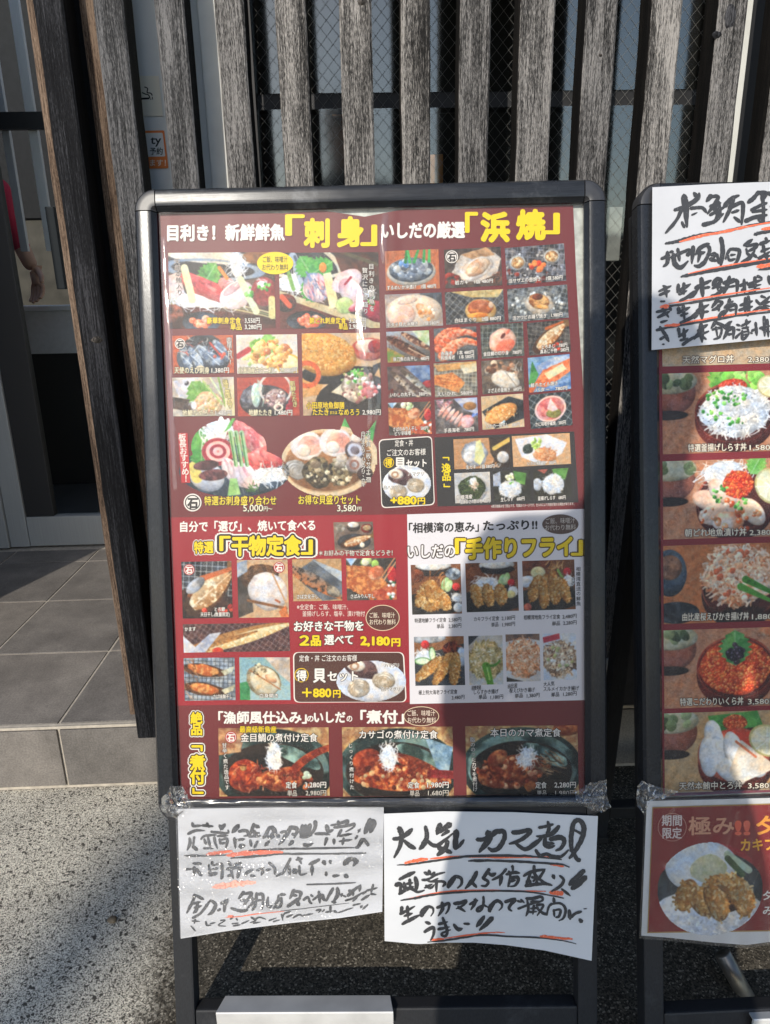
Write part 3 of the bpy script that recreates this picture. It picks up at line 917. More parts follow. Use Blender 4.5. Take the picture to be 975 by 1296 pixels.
# --- white paper below the poster, on the right
def offR(t, f):
    return 0.0165 + 0.0012 * math.sin(5 * t + 2 * f) + 0.010 * max(0, f - 0.55) ** 1.5 * max(0, t - 0.3) * 2 + 0.004 * f * (1 - f)
shR = Sheet(PL1, [(486, 1030), (560, 1027), (650, 1028), (757, 1033)], [(487, 1191), (530, 1195), (560, 1193), (600, 1193), (640, 1196), (690, 1203), (749, 1216)], offR)
paperR = empty('handwritten_paper', PL1.uv(0.44, 0.85, 0.014), 'clean white paper with black brush writing praising the stewed fish collar, taped under the poster', 'paper notice', 'handwritten paper notices')
shR.build('sheet', M['paper'], paperR)
mb = MB()
R1 = """40:55,222 120,212 185,170 225,130|42:105,120 130,190 112,290 62,388|36:150,235 200,280 255,308|42:338,112 352,200 322,270 283,315|30:350,228 395,272 445,278 505,235 590,165|
44:470,88 455,140 438,185|44:562,88 510,125 455,170|28:548,150 510,172 478,195|52:612,148 605,230 600,312|28:598,312 640,280 680,226|44:535,240 515,300 440,368|42:450,298 520,322 572,345|
40:790,227 850,225 905,200 975,163|52:890,158 895,230 812,340"""
R2 = """44:100,165 150,155 195,160 198,220 150,300 95,322 55,298|50:52,155 60,220 -20,325|40:268,165 340,160 415,143 420,170 340,232 240,266|36:290,252 380,312 470,262 540,202|
30:502,122 560,112 632,92|30:582,68 592,130 568,195|34:682,108 625,168 550,198 478,198|34:560,205 558,270 600,292 645,280|40:600,225 690,208 728,240 702,300 650,326|32:475,318 512,366 570,354 620,376 700,376 765,318|30:560,258 640,262|
44:792,330 788,200 812,80 862,58 900,120 882,220 815,340 770,395|38:800,330 842,402 872,400|24:812,142 890,182"""
R3 = """32:108,162 180,125 250,94|34:72,212 120,205 112,290|28:105,290 200,240 270,272 332,255|30:150,188 162,262|34:247,140 262,200 252,272|22:170,200 232,190|22:170,236 236,225|26:200,158 206,252|
26:328,98 372,122|26:368,80 382,122|22:422,98 385,126|24:308,165 362,160 432,120 512,97|22:350,163 392,180 452,150|22:340,213 382,236 422,205|26:398,180 482,178 512,195 490,226|26:437,168 435,272|20:330,236 402,200|
28:602,150 562,205 538,228 553,180 600,138 652,150 657,200 620,238|34:793,92 752,170 688,243|30:750,188 792,232|30:902,68 862,130 850,150 892,180 872,216 828,216|30:888,98 922,122 962,105"""
R4 = """26:217,68 160,130 88,167|28:177,128 158,218|24:270,38 276,92|26:213,117 280,100 338,105|26:238,88 252,140 230,228|26:250,150 310,140 322,170 290,216 238,222|22:240,180 302,165|
26:368,132 432,95 562,70|26:460,38 470,120 540,180 612,212|28:432,88 410,160 390,202|24:438,140 472,150 450,182|26:552,73 520,130 478,182|30:383,217 470,205 560,200 622,213|24:420,163 432,212|24:480,178 492,212|
28:625,122 642,158|26:688,128 722,165 692,220 612,268|46:902,82 830,150 768,212|52:917,138 860,190 788,247|20:703,243 782,307"""
R5 = """28:132,123 120,192|26:113,187 170,160 247,118|26:180,118 186,232|22:150,206 227,180|28:133,277 200,240 292,194|26:362,130 320,180 303,202 308,160 358,123 402,135 407,170 385,207|
26:438,132 500,110 547,95 540,150 515,187|28:485,83 490,140 450,207|28:588,95 640,90 697,72 670,110 608,142|26:625,123 692,167|28:728,102 802,65|28:780,53 770,100 738,152|26:850,33 850,100 830,150 800,162 798,140 850,112 890,128|
26:338,258 387,275|28:328,347 400,305 415,330 405,380 383,422|24:453,277 537,255|24:448,322 552,300|26:490,218 530,330 520,377 490,377 488,355 562,325|30:588,278 625,320 667,315|22:678,272 732,275|36:857,208 788,302|38:932,218 880,270 813,332"""
R6 = """26:120,78 80,140 68,162 73,120 130,73 172,90 177,125 150,157|30:203,80 292,60 250,110 240,140 267,162|18:313,70 352,85|18:343,58 377,90|
24:388,50 450,50 522,35 530,70 430,102|22:318,142 400,110 462,90|22:400,58 410,150 388,207|20:430,80 522,75|22:460,108 450,192|24:480,110 542,110 488,202|24:480,128 540,180 582,190|20:430,140 502,130|20:420,170 487,165|
24:633,43 640,92|22:573,197 600,110 690,93 737,140 722,220 678,247|24:620,93 600,112|22:635,148 640,212|22:638,155 692,150 682,205 648,217|34:770,153 780,237|28:785,217 830,180 882,165|32:860,233 887,262|8:898,142 927,140"""
for spec, org in ((R1, (490, 1030)), (R2, (610, 1030)), (R3, (490, 1090)), (R4, (610, 1090)), (R5, (490, 1130)), (R6, (610, 1130))):
    brush_strokes(mb, spec, org, S_, shR.fn, 0)
T1 = (0.5, 0.5)
brush_strokes(mb, "18:90,452 200,446 350,424 550,396 750,372 1180,370 1340,382 1540,404", (490, 1030), S_, shR.fn, 0, T1, 0.25)
brush_strokes(mb, "20:718,416 850,412 1180,422 1390,436 1535,445 1608,470", (490, 1030), S_, shR.fn, 0, T1, 0.25)
brush_strokes(mb, "18:122,346 250,326 400,296 600,276 840,264 1140,264 1340,284 1560,326", (490, 1090), S_, shR.fn, 0, T1, 0.25)
brush_strokes(mb, "14:358,436 500,421 700,391 850,373 1136,388 1340,396 1540,421 1668,450", (490, 1130), S_, shR.fn, 0, T1, 0.25)
brush_strokes(mb, "28:158,434 250,413 360,398|16:380,398 600,378 950,384 1250,382 1500,384|18:1436,446 1500,452 1560,466", (490, 1030), S_, shR.fn, 1, T1, 0.3)
brush_strokes(mb, "12:180,334 420,284 600,260 840,255 1160,262 1400,266|42:1440,276 1552,284", (490, 1090), S_, shR.fn, 1, T1, 0.3)
brush_strokes(mb, "24:383,414 500,410|10:500,402 700,374 900,352 1040,350|24:1352,384 1482,394 1634,408", (490, 1130), S_, shR.fn, 1, T1, 0.3)
mb.build('brush_writing', [M['brush'], M['brush_red']], paperR, fix=False)

# --- crinkled paper on the left, under glittering film
def offL(t, f):
    return 0.0165 + 0.0015 * math.sin(9 * t + 4 * f) + 0.0012 * math.sin(23 * f + 3 * t) + 0.003 * f
shL = Sheet(PL1, [(225, 1024), (350, 1022), (486, 1022)], [(229, 1188), (290, 1178), (370, 1168), (430, 1162), (484, 1154)], offL)
paperL = empty('handwritten_paper', PL1.uv(0.14, 0.85, 0.014), 'crinkled greyish paper with faded brush writing under glittering plastic, below the poster', 'paper notice', 'handwritten paper notices')
shL.build('sheet', M['paper_grey'], paperL)
class Over:                                    # film lying on the left paper
    pass
SL = 975 / 130
mb = MB()
L1 = """26:100,85 112,122|26:58,192 130,160 222,160|28:75,228 80,280 52,348|24:120,218 110,302|36:105,308 152,347|22:100,120 202,110|26:198,110 302,120|26:238,88 262,132|24:183,242 220,210 332,200|26:215,238 232,292|24:250,218 272,322|24:310,218 320,280 342,332|22:208,327 302,330|
36:360,108 392,152|30:412,98 368,157|24:278,170 380,180 442,180 440,150|28:360,238 372,292|24:368,250 432,240 420,332|22:378,282 422,275|24:338,212 442,205|42:542,108 478,182|28:540,168 612,160 632,200 588,212|26:500,228 512,332|26:508,252 602,240|40:548,312 602,300|
28:687,93 665,160 638,222|30:690,108 742,132|30:690,158 700,190 742,180|26:638,217 752,210|28:650,248 662,312|26:722,258 688,327|38:872,128 830,140 800,200 768,232|42:860,128 882,170 850,220 808,212|36:898,198 932,222|30:832,258 788,307|26:977,238 918,297"""
L2 = """26:0,180 50,170 18,242|34:102,118 60,200 13,247|36:100,128 162,150 128,232|26:108,192 152,200|34:122,258 78,302|42:210,108 200,222|40:240,108 240,222|36:282,98 270,212|36:330,68 330,130 288,202|36:188,217 302,205|26:328,190 420,190 472,200|36:438,108 457,192|28:453,172 507,150|30:218,290 260,300 312,280|30:442,228 420,302|
22:478,110 542,100|30:548,68 562,132|28:558,92 642,70 600,132|26:508,132 650,110 702,95 690,130 618,172|24:582,148 538,222|24:558,212 682,190|26:508,238 510,292|26:602,228 588,297|22:558,262 682,245|44:743,158 757,167|46:852,48 830,120 798,192|42:868,58 892,90 850,182|24:818,132 862,130|24:732,208 708,242|36:782,238 740,310 708,322|36:788,238 830,290 842,302"""
L3 = """28:108,95 192,100|22:38,152 112,150|30:120,128 120,212|36:138,148 192,217|26:258,108 270,217|24:290,78 300,110 382,90|32:382,98 385,200 375,247|24:288,152 352,140|42:258,202 342,190|26:443,78 472,122|36:562,93 488,117|28:428,152 500,140 582,135|26:468,148 490,242|36:552,138 530,237|26:438,217 482,200|30:608,212 620,185 682,150|24:653,212 702,218|26:713,162 787,135|26:777,158 755,212|30:828,88 882,140 885,202|22:798,162 852,150|24:898,217 977,180"""
L4 = """30:97,48 60,120 18,202|28:80,118 90,212|24:148,62 212,50|26:165,38 202,102|46:128,152 152,197|24:178,118 190,200 252,190|32:372,58 320,85 268,107|28:300,118 300,212|36:408,73 427,112|26:470,68 480,102|28:435,178 435,217|46:682,48 640,70 598,112|40:688,58 722,75 690,122|26:498,217 562,210|36:608,208 647,227|18:250,297 500,290 717,278"""
L5 = """30:122,53 110,110 48,232|28:128,58 212,102|24:108,142 182,125|24:118,182 192,160|28:152,128 140,200 108,232|28:103,277 170,240 230,170 272,108|30:275,108 322,150 290,220 248,247|24:228,162 262,130|26:343,207 372,190|28:373,142 442,95|36:432,108 410,160 405,222|30:468,183 560,210 632,200|32:592,28 538,97|30:588,50 662,40 640,90 588,152|24:558,112 642,100|26:598,98 612,152|26:652,78 682,120 618,192|30:712,38 700,150 668,207|28:718,55 772,60 765,197|22:718,112 757,105|26:820,78 815,150 840,170 862,150|28:888,142 942,90 940,160 898,187|24:922,58 900,150 868,187|24:943,50 977,60|
14:98,305 172,310|16:130,288 120,332|14:88,352 132,402|16:230,308 240,345 282,345|14:268,332 322,320|14:368,300 412,300 350,345 422,355|18:492,263 458,292|16:518,280 532,302|14:478,332 542,325|16:488,352 562,340|14:568,332 642,300|18:658,270 702,300 648,322|16:698,292 740,270 802,290|14:678,327 752,315|14:828,302 902,275|14:868,312 932,295|16:948,240 962,302"""
L6 = """28:0,130 52,130|26:10,158 10,222|32:132,83 88,172|30:138,100 192,110 180,162|26:108,132 162,140|38:68,242 130,200 192,160|36:148,188 182,237|26:218,182 260,155 280,200 302,217|22:288,130 312,152|28:365,98 375,212|26:308,182 382,130 370,192|28:400,128 410,170 442,192|30:502,68 460,140 438,192|34:540,63 545,130 498,207|26:488,197 532,205|36:573,130 592,137|18:598,140 627,152|26:648,92 702,100|28:638,142 720,70 762,43|24:690,78 690,142|22:618,187 700,160 782,110|26:760,38 750,102|22:688,192 732,150|24:778,122 822,95|22:818,92 922,65|24:882,33 860,112|22:768,182 852,130|20:858,122 912,130|
18:18,352 40,310 102,290|18:58,342 122,320|16:118,352 180,320 222,342|16:198,332 312,310|18:338,280 382,275 360,302|16:398,292 422,270|22:475,238 475,302|16:428,297 502,285|22:508,285 542,302|14:548,302 640,270 692,255|18:688,232 762,215|28:763,240 777,252|18:832,223 778,272"""
for spec, org in ((L1, (230, 1030)), (L2, (355, 1030)), (L3, (230, 1080)), (L4, (355, 1080)), (L5, (230, 1125)), (L6, (355, 1115))):
    brush_strokes(mb, spec, org, SL, shL.fn, 0)
brush_strokes(mb, "20:28,399 150,399 232,398 440,392|20:640,346 975,333 1240,330 1640,322|22:468,421 650,408 800,395 960,381 1340,380 1640,377 1752,372", (230, 1030), SL, shL.fn, 0, T1, 0.25)
brush_strokes(mb, "26:238,386 350,368 482,355|34:428,396 600,375 800,365 962,365", (230, 1030), SL, shL.fn, 1, T1, 0.3)
brush_strokes(mb, "8:418,272 560,262 700,240 975,212|18:440,262 490,256", (230, 1125), SL, shL.fn, 1, T1, 0.2)
brush_strokes(mb, "8:0,286 200,265 400,240 652,210", (355, 1115), SL, shL.fn, 0, T1, 0.2)
brush_strokes(mb, "44:298,322 420,300 560,285 702,275", (230, 1080), SL, shL.fn, 2, T1, 0.4)
mb.build('brush_writing', [M['brush_faded'], M['brush_red'], M['brush_pale_red']], paperL, fix=False)
# glittering film over it
fo = lambda t, f: offL(t, f) + 0.0022 + 0.0012 * math.sin(40 * t + 11 * f) * math.sin(31 * f)
fl = Sheet(PL1, [(222, 1022), (350, 1020), (486, 1021)], [(228, 1187), (290, 1177), (370, 1167), (430, 1161), (484, 1153)], fo, (60, 40))
filmL = fl.build('plastic_sleeve', M['film_glitter'], None)
tag(filmL, 'crinkled clear plastic sleeve glittering over the faded handwritten paper', 'plastic sleeve')

# --- handwritten paper over the top of the second stand
def offS(t, f):
    return 0.0185 + 0.0015 * math.sin(4 * t + 3 * f)
shS = Sheet(PL2, [(826, 237), (900, 233), (975, 230), (1130, 224)], [(825, 443), (900, 436), (975, 429), (1126, 416)], offS)
paperS = empty('handwritten_paper', PL2.uv(0.10, 0.0, 0.016), 'white paper with five lines of brush writing over the rice bowl poster', 'paper notice', 'handwritten paper notices')
shS.build('sheet', M['paper_grey'], paperS)
mb = MB()
S1 = """36:188,200 280,170 372,110 392,58|32:348,58 372,92|46:265,78 280,180 290,342|30:250,188 200,290 112,392|30:318,187 412,180 452,222|26:248,298 272,347|14:328,242 377,220|
36:492,78 448,132|32:488,90 547,90 520,150 458,232|26:478,172 572,140|26:510,148 520,222|26:478,242 560,200 602,168|40:545,128 550,240 508,312|34:418,322 470,310 520,290 592,228|34:598,172 650,110 722,78|36:672,88 640,200 588,302|34:648,182 730,140 752,170 740,322|24:658,222 722,200|26:678,258 732,302|
36:882,48 840,100 788,142|34:888,60 942,60 920,112|30:818,202 900,160 952,140|32:910,78 920,180 920,302|36:768,292 850,260 952,240|26:828,217 952,195|34:878,280 932,290|30:948,60 1010,80 1000,140|28:980,170 1060,150|34:1030,60 1040,280|
28:78,602 152,570|30:130,543 130,630 93,667|22:148,547 182,540|36:178,558 190,640 240,672 302,618|30:215,518 230,622|28:158,592 270,540 312,530 300,582|32:342,498 330,642|28:288,572 352,530|30:472,478 400,510 358,572|34:458,490 477,530 440,620 390,662 348,655|26:378,562 442,545|28:402,538 380,632|28:488,572 522,560 510,602|30:478,602 542,620|40:570,428 585,530 568,657|26:538,562 552,642|
28:608,602 640,530 690,523 722,540 702,620 668,652|22:628,570 640,612 692,600|18:648,572 692,565|28:758,492 832,440|26:738,632 810,590 852,528|28:778,500 862,480 850,510 788,542|22:778,518 790,572|28:798,560 812,612|24:828,560 872,592|26:938,428 952,462|28:888,482 977,450|26:918,490 930,562|26:878,602 977,540|24:898,542 977,510|28:938,560 952,612|24:928,582 977,575"""
S2 = """22:58,187 162,140|22:93,140 132,162|26:63,217 152,180|26:110,148 125,237|18:73,270 112,268|28:220,128 215,202|26:208,192 322,125|28:265,118 265,212|22:223,212 292,180|24:228,267 300,230 352,180|32:358,162 430,125 492,95|40:410,78 420,232|26:390,148 350,210 308,242|24:428,160 482,150|32:542,73 498,142|28:528,80 572,100 498,162|24:498,162 572,130|24:545,118 545,182|26:488,227 540,205 592,148|28:558,148 582,170 538,217|28:588,122 682,80|30:642,63 620,140 588,212|28:638,122 702,100 700,212|20:628,152 692,140|26:723,142 792,110|28:760,88 765,202|22:738,182 767,160|26:788,132 912,90|28:850,68 850,192|24:868,60 912,80|22:798,152 902,130|22:798,187 892,160|28:963,60 972,132|
22:38,357 152,330|24:88,328 142,402|26:48,402 152,350|20:73,442 132,425|24:148,318 162,347|28:220,318 230,372|26:213,367 317,315|28:260,303 270,422|22:238,387 302,365|26:233,447 330,400 402,330|30:368,352 472,295|40:405,273 415,417|26:402,338 348,412|22:423,358 472,350|30:542,258 493,322|26:528,265 582,280 508,342|22:498,342 572,310|22:545,298 555,352|28:548,402 602,338|28:598,322 672,265|28:642,248 630,320 588,392|28:638,312 692,300 690,392|20:638,342 687,335|28:728,302 832,265|28:718,342 832,310|28:770,238 770,367|30:795,228 800,340 788,392|26:858,258 900,290 977,225|22:898,225 942,240|28:828,362 890,320 977,340|22:928,282 977,270|18:918,302 977,310|
22:38,507 152,480|28:68,478 110,540 142,602|24:68,582 132,545|14:88,622 107,622|26:220,488 230,562|24:223,562 302,500|26:265,493 270,592|20:233,592 302,570|28:253,627 330,575 472,513|28:378,512 462,460|38:405,453 415,607|26:402,508 348,582|22:418,560 452,582|28:532,428 488,492|26:518,440 590,470 612,502|22:498,502 572,490 560,560 508,582|20:528,478 542,562|24:588,482 662,430|26:642,438 620,520 588,582|28:618,512 672,490 670,582|20:628,542 672,535|18:698,460 732,470|18:698,500 732,505|20:688,572 742,518|24:738,472 817,430|22:780,418 780,472|20:743,492 802,480|22:745,508 750,580 802,538|20:788,490 802,542|16:753,522 792,515|16:753,547 797,540|18:813,525 832,535|22:823,512 872,490|26:855,443 865,552|22:888,492 977,470|22:908,500 977,520|28:925,393 930,557|26:950,418 960,562"""
brush_strokes(mb, S1, (825, 235), 6.5, shS.fn, 0)
brush_strokes(mb, S2, (825, 340), 6.5, shS.fn, 0)
brush_strokes(mb, "26:113,476 200,460 300,430 400,405 600,375 800,330 1100,280|28:845,402 910,385 1100,360|30:243,748 380,720 600,680 800,645 1100,600|20:878,692 1100,660", (825, 235), 6.5, shS.fn, 0, T1, 0.25)
brush_strokes(mb, "22:90,317 200,300 350,275 600,235 1100,165|22:108,492 300,450 500,420 700,385 1100,345", (825, 340), 6.5, shS.fn, 0, T1, 0.25)
brush_strokes(mb, "18:228,462 400,415 600,378 800,333 1100,280|28:908,357 1100,335|10:300,724 500,678 700,643 1100,580|28:868,667 1100,640", (825, 235), 6.5, shS.fn, 1, T1, 0.3)
brush_strokes(mb, "28:73,317 142,304|10:140,288 400,245 700,198 1100,140|22:108,470 232,458|12:230,454 500,404 800,358 1100,320", (825, 340), 6.5, shS.fn, 1, T1, 0.3)
mb.build('brush_writing', [M['brush'], M['brush_red']], paperS, fix=False)
# ------------------------------------------------------------------ printed pictures: a small painter on a pixel grid
def hexc(h):
    return np.array([int(h[i:i + 2], 16) / 255 for i in (0, 2, 4)])
class Pic:
    SS = 2
    def __init__(s, w, h, seed, res=1.25):
        s.r = np.random.RandomState(seed)
        s.nx, s.ny = max(8, int(w * res)), max(8, int(h * res))
        s.W, s.H = s.nx * s.SS, s.ny * s.SS
        s.asp = w / h
        # coordinates: x in 0..asp*1 (height = 1), so circles stay round
        s.X, s.Y = np.meshgrid((np.arange(s.W) + 0.5) / s.W * s.asp, (np.arange(s.H) + 0.5) / s.H)
        s.img = np.zeros((s.H, s.W, 3))
        s.px = 1.0 / s.H
    def noise(s, sc, det=3, sx=1.0):
        out = np.zeros((s.H, s.W)); amp = 1.0; tot = 0
        for o in range(det):
            gx = max(2, int(sc * s.asp * sx * 2 ** o)) + 2; gy = max(2, int(sc * 2 ** o)) + 2
            if gx > s.W * 1.5 or gy > s.H * 1.5:
                g = s.r.rand(s.H, s.W); out += amp * g; tot += amp; break
            g = s.r.rand(gy, gx)
            fx = s.X / s.asp * (gx - 1.001); fy = s.Y * (gy - 1.001)
            ix = fx.astype(int); iy = fy.astype(int); ax = fx - ix; ay = fy - iy
            ax = ax * ax * (3 - 2 * ax); ay = ay * ay * (3 - 2 * ay)
            v = (g[iy, ix] * (1 - ax) + g[iy, ix + 1] * ax) * (1 - ay) + (g[iy + 1, ix] * (1 - ax) + g[iy + 1, ix + 1] * ax) * ay
            out += amp * v; tot += amp; amp *= 0.55
        return out / tot
    def put(s, mask, col):
        mk = np.clip(mask, 0, 1)[..., None]
        s.img = s.img * (1 - mk) + col * mk
    def colr(s, c, c2=None, sc=6, k=1.6):
        a = hexc(c)
        if c2 is None: return np.broadcast_to(a, s.img.shape)
        n = np.clip((s.noise(sc) - 0.5) * k * 2 + 0.5, 0, 1)[..., None]
        return a * (1 - n) + hexc(c2) * n
    def fill(s, c, c2=None, sc=4):
        s.img = np.array(s.colr(c, c2, sc)); return s
    def grad(s, c, c2, ang=90, nz=0.15):
        t = (s.X / s.asp * math.cos(math.radians(ang)) + s.Y * math.sin(math.radians(ang)))
        t = np.clip(t + (s.noise(5) - 0.5) * nz * 2, 0, 1)[..., None]
        s.img = hexc(c) * (1 - t) + hexc(c2) * t; return s
    def planks(s, c, c2, ang=30):
        a = math.radians(ang); t = s.X * math.sin(a) + s.Y * math.cos(a)
        v = 0.5 + 0.25 * np.sin(t * 40 + s.noise(4) * 8) + (s.noise(12) - 0.5) * 0.7
        s.img = hexc(c) * (1 - v[..., None]) + hexc(c2) * v[..., None]; return s
    def _rot(s, cx, cy, rot):
        a = math.radians(rot); dx = s.X - cx * s.asp; dy = s.Y - cy
        return dx * math.cos(a) + dy * math.sin(a), -dx * math.sin(a) + dy * math.cos(a)
    def ell(s, cx, cy, rx, ry, c, c2=None, rot=0, sc=8, shade=0.35, edge=0.10, wob=0.0, wsc=5, k=1.6):
        """rx, ry in units of picture height"""
        x, y = s._rot(cx, cy, rot)
        d = np.sqrt((x / rx) ** 2 + (y / ry) ** 2)
        if wob: d = d * (1 + wob * 2 * (s.noise(wsc, 3) - 0.5))
        aa = max(rx, ry)
        mk = np.clip((1 - d) * min(rx, ry) / s.px / 1.2 + 0.5, 0, 1)
        col = np.array(s.colr(c, c2, sc, k))
        if shade:
            l = 1 + shade * (-(x / rx) * 0.35 - (y / ry) * 0.6) * np.clip(d, 0, 1)
            col = col * np.clip(l, 0.3, 1.5)[..., None]
        if edge:
            e = np.clip((d - 0.80) / 0.2, 0, 1)
            col = col * (1 - edge * 3 * e[..., None] * 0.6)
        s.put(mk, np.clip(col, 0, 1)); return s
    def ring(s, cx, cy, rx, ry, th, c, rot=0, c2=None):
        x, y = s._rot(cx, cy, rot)
        d = np.sqrt((x / rx) ** 2 + (y / ry) ** 2)
        mk = np.clip((th - abs(d - 1) * min(rx, ry)) / s.px / 1.5 + 0.5, 0, 1)
        s.put(mk, s.colr(c, c2)); return s
    def poly(s, pts, c, c2=None, sc=8, shade=0.0, wob=0.0, k=1.6):
        P = [(p[0] * s.asp, p[1]) for p in pts]
        X, Y = s.X, s.Y
        if wob:
            X = X + (s.noise(9) - 0.5) * wob; Y = Y + (s.noise(9) - 0.5) * wob
        ins = np.zeros(s.X.shape, bool)
        n = len(P)
        for i in range(n):
            x0, y0 = P[i]; x1, y1 = P[(i + 1) % n]
            if abs(y1 - y0) < 1e-9: continue
            cr = ((y0 > Y) != (y1 > Y)) & (X < (x1 - x0) * (Y - y0) / (y1 - y0) + x0)
            ins ^= cr
        col = np.array(s.colr(c, c2, sc, k))
        if shade: col = col * (1 + shade * (0.5 - s.Y))[..., None]
        s.put(ins.astype(float), np.clip(col, 0, 1)); return s
    def line(s, x0, y0, x1, y1, wd, c, taper=0.0, alpha=1.0, bend=0.0):
        ax, ay, bx, by = x0 * s.asp, y0, x1 * s.asp, y1
        pad = wd + abs(bend) + 2 * s.px
        i0 = max(0, int((min(ax, bx) - pad) / s.asp * s.W)); i1 = min(s.W, int((max(ax, bx) + pad) / s.asp * s.W) + 1)
        j0 = max(0, int((min(ay, by) - pad) * s.H)); j1 = min(s.H, int((max(ay, by) + pad) * s.H) + 1)
        if i1 <= i0 or j1 <= j0: return s
        X = s.X[j0:j1, i0:i1]; Y = s.Y[j0:j1, i0:i1]
        dx, dy = bx - ax, by - ay; L2 = dx * dx + dy * dy + 1e-9
        t = np.clip(((X - ax) * dx + (Y - ay) * dy) / L2, 0, 1)
        off = bend * 4 * t * (1 - t); L = math.sqrt(L2)
        qx = ax + t * dx - dy / L * off; qy = ay + t * dy + dx / L * off
        d = np.hypot(X - qx, Y - qy)
        ww = wd * 0.5 * (1 - taper * t)
        mk = np.clip((ww - d) / s.px / 1.3 + 0.5, 0, 1)[..., None] * alpha
        s.img[j0:j1, i0:i1] = s.img[j0:j1, i0:i1] * (1 - mk) + (hexc(c) if isinstance(c, str) else c) * mk
        return s
    def strands(s, cx, cy, rx, ry, n, L, wd, cols, ang=None, spread=180):
        for _ in range(n):
            r = math.sqrt(s.r.rand()); t = s.r.rand() * 2 * math.pi
            x = cx + rx * r * math.cos(t) / s.asp; y = cy + ry * r * math.sin(t)
            a = math.radians((ang if ang is not None else 0) + s.r.uniform(-spread, spread))
            l = L * s.r.uniform(0.5, 1.1) * 0.5
            c = hexc(cols[s.r.randint(len(cols))]) * s.r.uniform(0.85, 1.08)
            s.line(x - l * math.cos(a) / s.asp, y - l * math.sin(a), x + l * math.cos(a) / s.asp, y + l * math.sin(a), wd * s.r.uniform(0.7, 1.3), np.clip(c, 0, 1), 0.3, 1, s.r.uniform(-0.2, 0.2) * L)
        return s
    def blobs(s, cx, cy, rx, ry, n, s0, s1, cols, hl=None, wob=0.0):
        for _ in range(n):
            r = math.sqrt(s.r.rand()); t = s.r.rand() * 2 * math.pi
            x = cx + rx * r * math.cos(t) / s.asp; y = cy + ry * r * math.sin(t)
            R = s.r.uniform(s0, s1); a = s.r.uniform(0.6, 1.0); ro = s.r.rand() * math.pi
            i0 = max(0, int((x * s.asp - R * 1.3) / s.asp * s.W)); i1 = min(s.W, int((x * s.asp + R * 1.3) / s.asp * s.W) + 2)
            j0 = max(0, int((y - R * 1.3) * s.H)); j1 = min(s.H, int((y + R * 1.3) * s.H) + 2)
            if i1 <= i0 or j1 <= j0: continue
            X = s.X[j0:j1, i0:i1] - x * s.asp; Y = s.Y[j0:j1, i0:i1] - y
            u = (X * math.cos(ro) + Y * math.sin(ro)) / R; v = (-X * math.sin(ro) + Y * math.cos(ro)) / (R * a)
            d = np.hypot(u, v)
            mk = np.clip((1 - d) * R * a / s.px / 1.2 + 0.5, 0, 1)[..., None]
            c = hexc(cols[s.r.randint(len(cols))]) * s.r.uniform(0.88, 1.1)
            sh = (1.05 - 0.28 * np.clip(X / R * 0.5 + Y / R * 0.8, -1, 1))[..., None]
            s.img[j0:j1, i0:i1] = s.img[j0:j1, i0:i1] * (1 - mk) + np.clip(c * sh, 0, 1) * mk
            if hl:
                hd = np.clip((0.28 - np.hypot(X / R + 0.3, Y / R + 0.35)) * R / s.px + 0.5, 0, 1)[..., None] * 0.8
                s.img[j0:j1, i0:i1] = s.img[j0:j1, i0:i1] * (1 - hd) + hexc(hl) * hd
        return s
    def mesh(s, c, step=0.12, wd=0.018, ang=0, alpha=0.8):
        a = math.radians(ang)
        u = s.X * math.cos(a) + s.Y * math.sin(a); v = -s.X * math.sin(a) + s.Y * math.cos(a)
        for q in (u, v):
            d = abs((q / step) % 1 - 0.5) * step
            mk = np.clip((wd * 0.5 - d) / s.px / 1.2 + 0.5, 0, 1) * alpha
            s.put(mk, hexc(c))
        return s
    def fish(s, x0, y0, x1, y1, wd, top, belly, head=None, tail=None, tex=None):
        ax, ay, bx, by = x0 * s.asp, y0, x1 * s.asp, y1
        dx, dy = bx - ax, by - ay; L = math.hypot(dx, dy)
        t = ((s.X - ax) * dx + (s.Y - ay) * dy) / L / L
        q = ((s.X - ax) * -dy + (s.Y - ay) * dx) / L
        tt = np.clip(t, 0, 1)
        prof = wd * 0.5 * np.sin(np.pi * np.clip(tt * 0.86 + 0.07, 0, 1)) ** 0.75 * (1 - 0.35 * tt)
        mk = np.clip((prof - abs(q)) / s.px / 1.3 + 0.5, 0, 1) * (t > 0) * (t < 1)
        z = np.clip(q / (prof + 1e-6) * 0.5 + 0.5 + (s.noise(9) - 0.5) * 0.5, 0, 1)[..., None]
        col = hexc(top) * (1 - z) + hexc(belly) * z
        if tex: 
            n = np.clip((s.noise(16, 3) - 0.52) * 6, 0, 1)[..., None]; col = col * (1 - n) + hexc(tex) * n
        s.put(mk, col)
        if head: s.put(mk * np.clip((0.2 - t) * 30, 0, 1), hexc(head))
        if tail:
            tw = wd * 0.35
            mk2 = (t > 0.93) * (t < 1.1) * (abs(q) < tw * (t - 0.88) / 0.2)
            s.put(mk2.astype(float), hexc(tail))
        return s
    def grain(s, a=0.10, sc=30):
        s.img = np.clip(s.img * (1 + a * 2 * (s.noise(sc, 2) - 0.5))[..., None], 0, 1); return s
    def soften(s):
        a = s.img; b = np.pad(a, ((2, 2), (2, 2), (0, 0)), 'edge'); H, W = a.shape[:2]
        s.img = sum(b[j:j + H, i:i + W] * wj * wi for j, wj in enumerate((.1, .24, .32, .24, .1)) for i, wi in enumerate((.1, .24, .32, .24, .1))); return s
